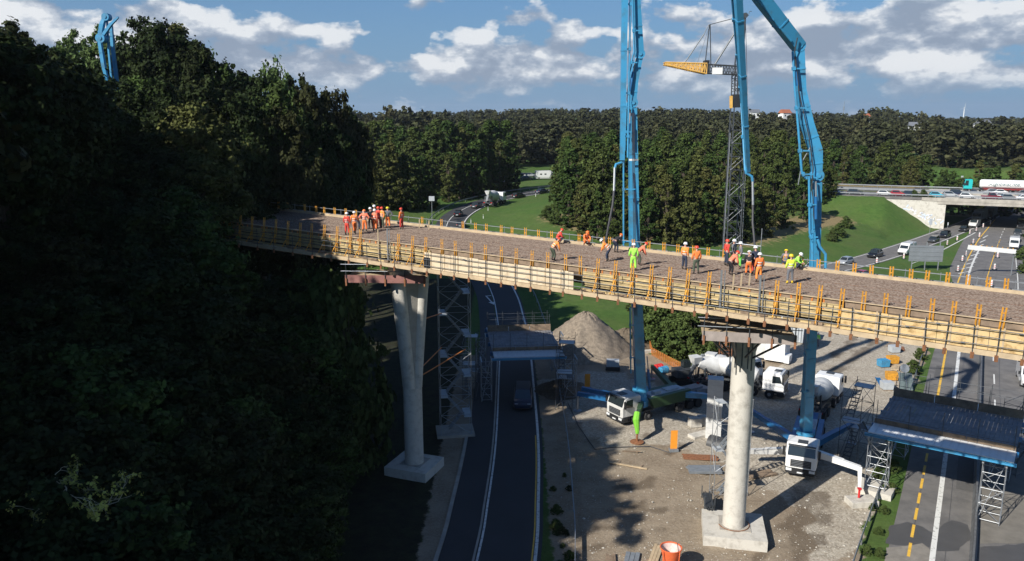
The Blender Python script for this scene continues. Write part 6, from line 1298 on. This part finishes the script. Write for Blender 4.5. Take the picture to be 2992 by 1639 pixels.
# dead branch low on the slope, nearer than everything else
e0 = D(60, 1560, 31); gz = float(hfun(e0[0], e0[1])); e = thing('dead_branch', 'dead branch, sunlight painted as pale wood, with a few yellow leaves reaching out over the dark slope', 'branch', tuple(e0)); rb = np.random.default_rng(12); tips = []
bmb = MB()
def twig(p, d, l, r, lev):
    pts = [p]; q = p.copy(); dd = d.copy()
    for _ in range(5): dd = unit(dd+rb.normal(size=3)*.28+np.array([.05, 0, .0])); q = q+dd*l/5; pts.append(q.copy())
    bmb.path(pts, [r*(1-.13*i) for i in range(6)], 5)
    if lev > 2: tips.extend(pts[3:]); return
    for k in (2, 3, 4, 5):
        if rb.random() < .85: twig(pts[k], unit(dd+rb.normal(size=3)*[.6, .4, .5]), l*.55, r*.5, lev+1)
twig(D(60, 1560, 31), unit(D(200, 1470, 31)-D(60, 1560, 31)), 3.0, .05, 0); q0 = D(170, 1440, 31.5); twig(q0, unit(D(420, 1400, 31)-q0), 2.6, .045, 0); q0 = D(200, 1490, 31); twig(q0, unit(D(360, 1470, 31)-q0), 2.0, .04, 1); q0 = D(140, 1450, 31.3); twig(q0, unit(D(240, 1390, 31)-q0), 1.6, .03, 1)
bmb.build('limb', mat('sun_toned_wood', (.50, .45, .32), .8, var=.15), e, True, world=True)  # light wood tone paints in sunlight; the branch itself hangs in shade
lv = leafcloud(tolocal(np.array(tips), e), np.full(len(tips), .14), 1100, .15, rb); lo2 = bpy.data.objects.new('leaves', quadmesh('leaves', lv, leafmat('dry_leaves', (.30, .32, .08), (.42, .40, .10), (.35, .24, .08)))); C.objects.link(lo2); lo2.parent = e
# loose stones and crumbs over the yard
sv_ = []; sf_ = []; rs = np.random.default_rng(21); n_ = 0
for _ in range(2600):
    px, py = rs.uniform(1630, 2560), rs.uniform(1120, 1639)**1.0; P__ = G(px, py)
    if not (inpoly(P__[0], P__[1], dirt_poly)): continue
    r_ = rs.uniform(.02, .06)*(1 if rs.random() < .93 else 2.4); a = rs.uniform(.6, 1.3, 6); v8 = np.array([(1, 0, 0), (-1, 0, 0), (0, 1, 0), (0, -1, 0), (0, 0, .8), (0, 0, -.4)])*a[:, None]*r_+P__+[0, 0, .01]
    sv_.append(v8); sf_ += [tuple(n_+k for k in f) for f in ((0, 2, 4), (2, 1, 4), (1, 3, 4), (3, 0, 4), (2, 0, 5), (1, 2, 5), (3, 1, 5), (0, 3, 5))]; n_ += 6
sm = MB(); sm.v = [tuple(q) for q in np.concatenate(sv_)]; sm.f = sf_; sm.m = [0]*len(sf_); tag(sm.build('loose_stones', mat('stone', (.48, .45, .39), .9, var=.3, scale=1.3)), kind='stuff')
# ================================================================== PEOPLE
def skinmesh(chains, sub=1):
    """chains: list of lists of (point, radius); the first chain is the root, others hang on the nearest joint or stand alone"""
    V_, E_, R_, roots = [], [], [], []
    def idx_of(p):
        for i, q in enumerate(V_):
            if np.linalg.norm(np.subtract(q, p)) < 1e-4: return i
        return None
    for ch in chains:
        prev = None
        for k, (p, r) in enumerate(ch):
            i = idx_of(p)
            if i is None:
                i = len(V_); V_.append(tuple(map(float, p))); R_.append(r)
                if k == 0: roots.append(i)
            if prev is not None: E_.append((prev, i))
            prev = i
    me = bpy.data.meshes.new('b'); me.from_pydata(V_, E_, []); o = bpy.data.objects.new('b', me); C.objects.link(o)
    o.modifiers.new('s', 'SKIN')
    if not me.skin_vertices: 
        pass
    for i, r in enumerate(R_):
        rr = r if hasattr(r, '__len__') else (r, r); me.skin_vertices[0].data[i].radius = rr; me.skin_vertices[0].data[i].use_root = i in roots
    o.modifiers['s'].use_smooth_shade = True
    m_ = o.modifiers.new('u', 'SUBSURF'); m_.levels = sub; m_.render_levels = sub
    dg = bpy.context.evaluated_depsgraph_get(); dg.update(); out = bpy.data.meshes.new_from_object(o.evaluated_get(dg)); bpy.data.objects.remove(o); return out
def pose(kind):
    J = dict(pel=(0, 0, .96), spi=(0, 0, 1.14), che=(.01, 0, 1.36), nec=(.0, 0, 1.51), hea=(.02, 0, 1.64), top=(.02, 0, 1.74))
    for s, n in ((1, 'l'), (-1, 'r')):
        J.update({n+'sh': (0, s*.19, 1.43), n+'el': (-.03, s*.27, 1.15), n+'wr': (.08, s*.26, .92), n+'ha': (.12, s*.255, .83), n+'hi': (0, s*.10, .92), n+'kn': (.03, s*.13, .50), n+'an': (-.02, s*.15, .09), n+'to': (.13, s*.17, .05)})
    def rot(names, piv, ang):
        c_, s_ = math.cos(ang), math.sin(ang)
        for n in names: x, y, z = J[n]; x -= piv[0]; z -= piv[2]; J[n] = (x*c_+z*s_+piv[0], y, -x*s_+z*c_+piv[2])
    up = ['spi', 'che', 'nec', 'hea', 'top', 'lsh', 'lel', 'lwr', 'lha', 'rsh', 'rel', 'rwr', 'rha']
    if kind == 'hips':
        for s, n in ((1, 'l'), (-1, 'r')): J[n+'el'] = (-.06, s*.42, 1.18); J[n+'wr'] = (.04, s*.24, 1.02); J[n+'ha'] = (.08, s*.17, 1.0)
    if kind == 'walk':
        J['lkn'] = (.16, .12, .52); J['lan'] = (.22, .13, .10); J['lto'] = (.36, .14, .06); J['rkn'] = (-.05, -.12, .50); J['ran'] = (-.26, -.13, .14); J['rto'] = (-.12, -.14, .05)
        J['lel'] = (-.14, .26, 1.17); J['lwr'] = (-.08, .26, .95); J['lha'] = (-.03, .25, .87); J['rel'] = (.08, -.26, 1.17); J['rwr'] = (.24, -.24, 1.0); J['rha'] = (.3, -.23, .93)
    if kind in ('bent', 'bentlow'):
        rot(up, (0, 0, .96), .85 if kind == 'bent' else 1.25); q = .12 if kind == 'bent' else .2
        for n in J:
            if n in up or n in ('pel', 'lhi', 'rhi'): x, y, z = J[n]; J[n] = (x-q, y, z-.04)
        for s, n in ((1, 'l'), (-1, 'r')):
            x, y, z = J[n+'sh']; J[n+'el'] = (x+.05, s*.26, z-.28); J[n+'wr'] = (x+.16, s*.18, z-.50); J[n+'ha'] = (x+.2, s*.16, z-.59)
        J['hea'] = tuple(np.array(J['nec'])+[.09, 0, .10]); J['top'] = tuple(np.array(J['nec'])+[.15, 0, .17])
    if kind == 'reach':
        J['rel'] = (.2, -.24, 1.28); J['rwr'] = (.42, -.18, 1.30); J['rha'] = (.51, -.17, 1.31); J['lel'] = (.1, .26, 1.17); J['lwr'] = (.32, .2, 1.16); J['lha'] = (.41, .18, 1.17)
    if kind == 'crouch':
        rot(up, (0, 0, .96), .55)
        for n in up+['pel', 'lhi', 'rhi']: x, y, z = J[n]; J[n] = (x-.2, y, z-.52)
        for s, n in ((1, 'l'), (-1, 'r')):
            J[n+'kn'] = (.24, s*.2, .50); J[n+'an'] = (-.05, s*.18, .09); J[n+'to'] = (.1, s*.2, .05); x, y, z = J[n+'sh']; J[n+'el'] = (x+.1, s*.27, z-.26); J[n+'wr'] = (x+.3, s*.16, z-.36); J[n+'ha'] = (x+.38, s*.14, z-.4)
    return {k: np.array(v, float) for k, v in J.items()}
PM = {}
def persons_meshes(kind):
    if kind in PM: return PM[kind]
    J = pose(kind)
    body = [[(J['pel'], (.14, .11)), (J['spi'], (.125, .10)), (J['che'], (.155, .115)), (J['nec'], .06)]]
    body += [[(J['nec'], .06), (J['nec']*.45+J['hea']*.55, .062), (J['hea'], (.078, .09)), (J['top'], (.062, .07))]]
    for n in 'lr':
        body += [[(J['che'], (.155, .115)), (J[n+'sh'], .065), (J[n+'el'], .045), (J[n+'wr'], .03), (J[n+'ha'], (.036, .018))], [(J['pel'], (.14, .11)), (J[n+'hi'], .092), (J[n+'kn'], .058), (J[n+'an'], .04), (J[n+'to'], (.035, .03))]]
        d = unit(J[n+'ha']-J[n+'wr']); s = 1 if n == 'l' else -1; side = unit(np.cross(d, [0, 0, 1.] if abs(d[2]) < .9 else [0, 1., 0])); pn = np.cross(side, d)
        for k, ln in enumerate((.07, .085, .08, .06)):
            b = J[n+'ha']+side*(.027-.018*k); body.append([(b, .010), (b+d*ln*.5-pn*.006*s, .009), (b+d*ln*.85-pn*.028*s, .008)])
        b = J[n+'ha']-d*.045+side*.035; body.append([(b, .011), (b+side*.025+d*.03, .0105), (b+side*.03+d*.065-pn*.01*s, .009)])
    bm_ = skinmesh(body)
    jac = [[(J['pel']+[0, 0, -.03], (.17, .14)), (J['spi'], (.165, .135)), (J['che'], (.19, .145)), (J['nec']-unit(J['nec']-J['che'])*.02, .085)]]
    for n in 'lr': jac.append([(J['che'], (.19, .145)), (J[n+'sh'], .088), (J[n+'el'], .068), (J[n+'wr']+(J[n+'el']-J[n+'wr'])*.08, .052)])
    tr = [[(J['pel']+[0, 0, .04], (.155, .13)), (J['pel']-[0, 0, .03], (.16, .135))]]
    for n in 'lr': tr.append([(J['pel']-[0, 0, .03], (.16, .135)), (J[n+'hi']-[0, 0, .06], .108), (J[n+'kn'], .082), (J[n+'an']+(J[n+'kn']-J[n+'an'])*.22, .068)])
    bt = []
    for n in 'lr': bt.append(skinmesh([[(J[n+'an']+(J[n+'kn']-J[n+'an'])*.3, .062), (J[n+'an']-[0, 0, .01], .056), ((J[n+'an']+J[n+'to'])/2-[0, 0, .02], (.05, .045)), (J[n+'to']-[0, 0, .01], (.048, .034))]]))
    hd = unit(J['top']-J['nec']); c_ = J['hea']+hd*.045; fw = unit(np.cross([0, 1., 0], hd))
    hm = MB(); hm.lathe([(.150, -.01), (.145, .012), (.133, .012), (.130, .05), (.112, .095), (.07, .125), (.01, .135)], c_, 18, hd); hm.add([c_+fw*.12+np.array([0, -.09, 0]), c_+fw*.19+np.array([0, -.05, 0]), c_+fw*.19+np.array([0, .05, 0]), c_+fw*.12+np.array([0, .09, 0])], [(0, 1, 2, 3)])
    ho = hm.build('h', M_white, None, True); hme = ho.data; bpy.data.objects.remove(ho)
    fm = MB()
    for s in (-.034, .034): fm.ico(c_-hd*.035+fw*.082+np.array([0, s, 0]), .012, 1)
    fo_ = fm.build('f', M_black, None, True); eye = fo_.data; bpy.data.objects.remove(fo_)
    nm_ = MB(); nm_.ico(c_-hd*.065+fw*.098, .017, 1, (1, .7, 1.3))
    for s in (-.085, .085): nm_.ico(c_-hd*.05+np.array([0, s, 0]), .026, 1, (.6, .4, 1.2))
    no = nm_.build('n', M_white, None, True); nos = no.data; bpy.data.objects.remove(no)
    bands = MB()
    for f, r in ((.25, .172), (.65, .186)):
        q = J['pel']+(J['che']-J['pel'])*f; ax = unit(J['che']-J['pel']); _, x, y = bands.frame(q, q+ax); x = np.array([0, 1., 0]); y = unit(np.cross(ax, x))
        bands.loft([[q+ax*h+x*r*1.02*math.cos(a)+y*r*.86*math.sin(a) for a in np.linspace(0, 2*math.pi, 20, endpoint=False)] for h in (-.022, .022)], False)
    bo = bands.build('r', M_white, None); bnd = bo.data; bpy.data.objects.remove(bo)
    PM[kind] = (bm_, skinmesh(jac), skinmesh(tr), bt, hme, eye, nos, bnd); return PM[kind]
M_skin = mat('skin', (.50, .28, .20), .6, var=.06); M_refl = mat('reflective_band', (.70, .70, .66), .35, var=.05)
CLO = {n: mat('cloth_'+n, c, .85, var=.12, scale=6) for n, c in dict(orange=(.90, .22, .05), salmon=(.85, .22, .12), red=(.62, .06, .04), black=(.018, .018, .022), navy=(.03, .04, .07), grey=(.15, .155, .17), dgreen=(.07, .09, .06), lime=(.38, .85, .10), green=(.18, .62, .10), yellow=(.62, .80, .06), vorange=(1., .30, .06)).items()}
HEL = dict(white=M_white, red=mat('red_helmet', (.75, .07, .03), .35), yellow=mat('yellow_helmet', (.80, .60, .02), .35), orange=mat('orange_helmet', (.85, .20, .04), .35))
M_boot = mat('work_boot', (.05, .04, .03), .7); M_boot_y = mat('yellow_boot', (.75, .52, .03), .5)
def person(px, py, kind, ang, jack, trou, hel, lb, boots=None, ground=False, sc_=1.06, group='workers on the deck', band=True):
    P_ = G(px, py) if ground else GD(px, py, .05); ms = persons_meshes(kind)
    e = thing('person', lb, 'person', (P_[0], P_[1], P_[2]+.0), ang, group); e.scale = (sc_,)*3
    def part(n, me, m_, par):
        me = me.copy(); me.materials.clear(); me.materials.append(m_); me.polygons.foreach_set('material_index', [0]*len(me.polygons)); o = bpy.data.objects.new(n, me); C.objects.link(o); o.parent = par; return o
    b = part('body', ms[0], M_skin, e); part('eyes', ms[5], M_black, b); part('face_features', ms[6], M_skin, b)
    j = part('jacket', ms[1], CLO[jack], e); part('trousers', ms[2], CLO[trou], e)
    for q in ms[3]: part('boot', q, boots or M_boot, e)
    part('helmet', ms[4], HEL[hel], e)
    if band: part('reflective_stripes', ms[7], M_refl, j)
    return e
LP = 'workers grouped on the left part of the deck'
W_ = [
 (1015, 687, 'stand', 1.2, 'red', 'red', 'white', 'leftmost worker of the group on the shaded deck end, dark orange overalls and white helmet', 1),
 (1037, 683, 'walk', 1.4, 'orange', 'orange', 'white', 'second worker from the left, bright orange overalls and white helmet, legs apart', 1),
 (1050, 671, 'bent', .4, 'navy', 'navy', 'white', 'worker in dark blue with white helmet leaning in between two orange ones', 0),
 (1066, 677, 'hips', 1.5, 'salmon', 'orange', 'orange', 'worker in orange with hands on hips seen from behind', 1),
 (1084, 669, 'stand', 2.0, 'black', 'black', 'white', 'worker in black half hidden behind the orange pair', 0),
 (1096, 675, 'stand', 1.0, 'salmon', 'orange', 'white', 'worker in orange overalls and white helmet in the middle of the left group', 1),
 (1095, 660, 'stand', -1.3, 'black', 'navy', 'white', 'dark-clad worker at the back of the left group, white helmet highest', 0),
 (1107, 666, 'stand', -1.8, 'red', 'red', 'red', 'worker in dark red with red helmet in the left group', 0),
 (1118, 667, 'stand', -2.4, 'vorange', 'dgreen', 'red', 'worker in orange vest and dark trousers with red helmet in the left group', 1),
 (1134, 667, 'hips', 1.8, 'grey', 'orange', 'yellow', 'worker in grey jacket and orange trousers with yellow helmet, hands on hips', 0),
 (1174, 670, 'stand', 2.6, 'orange', 'red', 'red', 'single worker in orange standing right of the left group', 1),
 (1617, 762, 'bent', .5, 'vorange', 'dgreen', 'red', 'worker in orange vest bending forward near mid deck', 1),
 (1634, 712, 'crouch', .2, 'red', 'navy', 'red', 'crouching worker in red at the far deck edge behind the bending one', 0),
 (1713, 718, 'crouch', -1.2, 'orange', 'orange', 'orange', 'crouching worker in orange alone at the far deck edge', 0),
 (1774, 764, 'bent', 2.8, 'vorange', 'navy', 'white', 'worker in orange vest and navy trousers guiding the left hose', 1),
 (1800, 738, 'bentlow', .6, 'black', 'navy', 'orange', 'black-clad worker bent low behind the left hose', 0),
 (1850, 792, 'stand', 1.5, 'lime', 'lime', 'white', 'worker in bright lime green suit and white helmet in front of the left boom', 0),
 (1868, 775, 'bent', .1, 'salmon', 'dgreen', 'red', 'worker in red-orange bending beside the lime green one', 0),
 (1999, 788, 'stand', .6, 'vorange', 'navy', 'white', 'worker in orange vest with white helmet, left of a pair', 1),
 (2033, 801, 'stand', 1.7, 'orange', 'dgreen', 'red', 'worker in orange shirt and dark green trousers with red helmet, right of a pair', 0),
 (2135, 804, 'bent', .3, 'salmon', 'black', 'red', 'worker in salmon jacket and black trousers stooping at the right group', 0),
 (2121, 777, 'stand', .2, 'red', 'navy', 'red', 'worker in red jacket left in the right group', 0),
 (2141, 776, 'stand', -.6, 'grey', 'grey', 'white', 'worker in grey jacket standing at the back left of the right group', 0),
 (2161, 785, 'stand', 3.1, 'grey', 'green', 'white', 'worker in grey jacket and green trousers in the right group', 0),
 (2186, 806, 'bent', 1.3, 'black', 'orange', 'white', 'broad worker in black jacket and orange trousers stooping over the hose', 0),
 (2204, 800, 'stand', 1.9, 'navy', 'red', 'white', 'worker in dark top between the black jacket and the all-orange worker', 0),
 (2216, 824, 'stand', 1.8, 'orange', 'vorange', 'white', 'worker all in orange with white helmet at the right end of the right group', 1),
 (2307, 829, 'stand', 1.6, 'yellow', 'grey', 'yellow', 'worker in yellow vest, yellow helmet and yellow boots alone on the deck', 1),
 (2294, 780, 'crouch', 1.2, 'grey', 'navy', 'yellow', 'crouching worker with yellow helmet behind the yellow-vested one', 0),
 (2328, 788, 'crouch', -.6, 'lime', 'navy', 'white', 'crouching worker in lime shirt right of the yellow-vested one', 0)]
for (px, py, k, a, j, t_, h, lb, bd_) in W_:
    person(px, py, k, a, j, t_, h, lb, M_boot_y if 'yellow boots' in lb else None, band=bool(bd_), group='workers on the deck')
person(2388, 1012, 'stand', .6, 'lime', 'grey', 'white', 'worker in lime vest on the ground right of the blue boom under the deck', ground=True, group=None)
# ================================================================== AIR
me = bpy.data.meshes.new('haze'); hb = MB(); hb.box((300, 2200, 50), (9000, 6400, 112)); ho = hb.build('haze', None) if False else None
m = bpy.data.materials.new('haze_air'); m.use_nodes = True; t = m.node_tree; t.nodes.clear(); pv = t.nodes.new('ShaderNodeVolumePrincipled'); pv.inputs['Density'].default_value = .00007; pv.inputs['Color'].default_value = (.80, .88, 1, 1); pv.inputs['Anisotropy'].default_value = .2
ou = t.nodes.new('ShaderNodeOutputMaterial'); t.links.new(pv.outputs[0], ou.inputs['Volume'])
ho = hb.build('haze', m); tag(ho, kind='stuff')
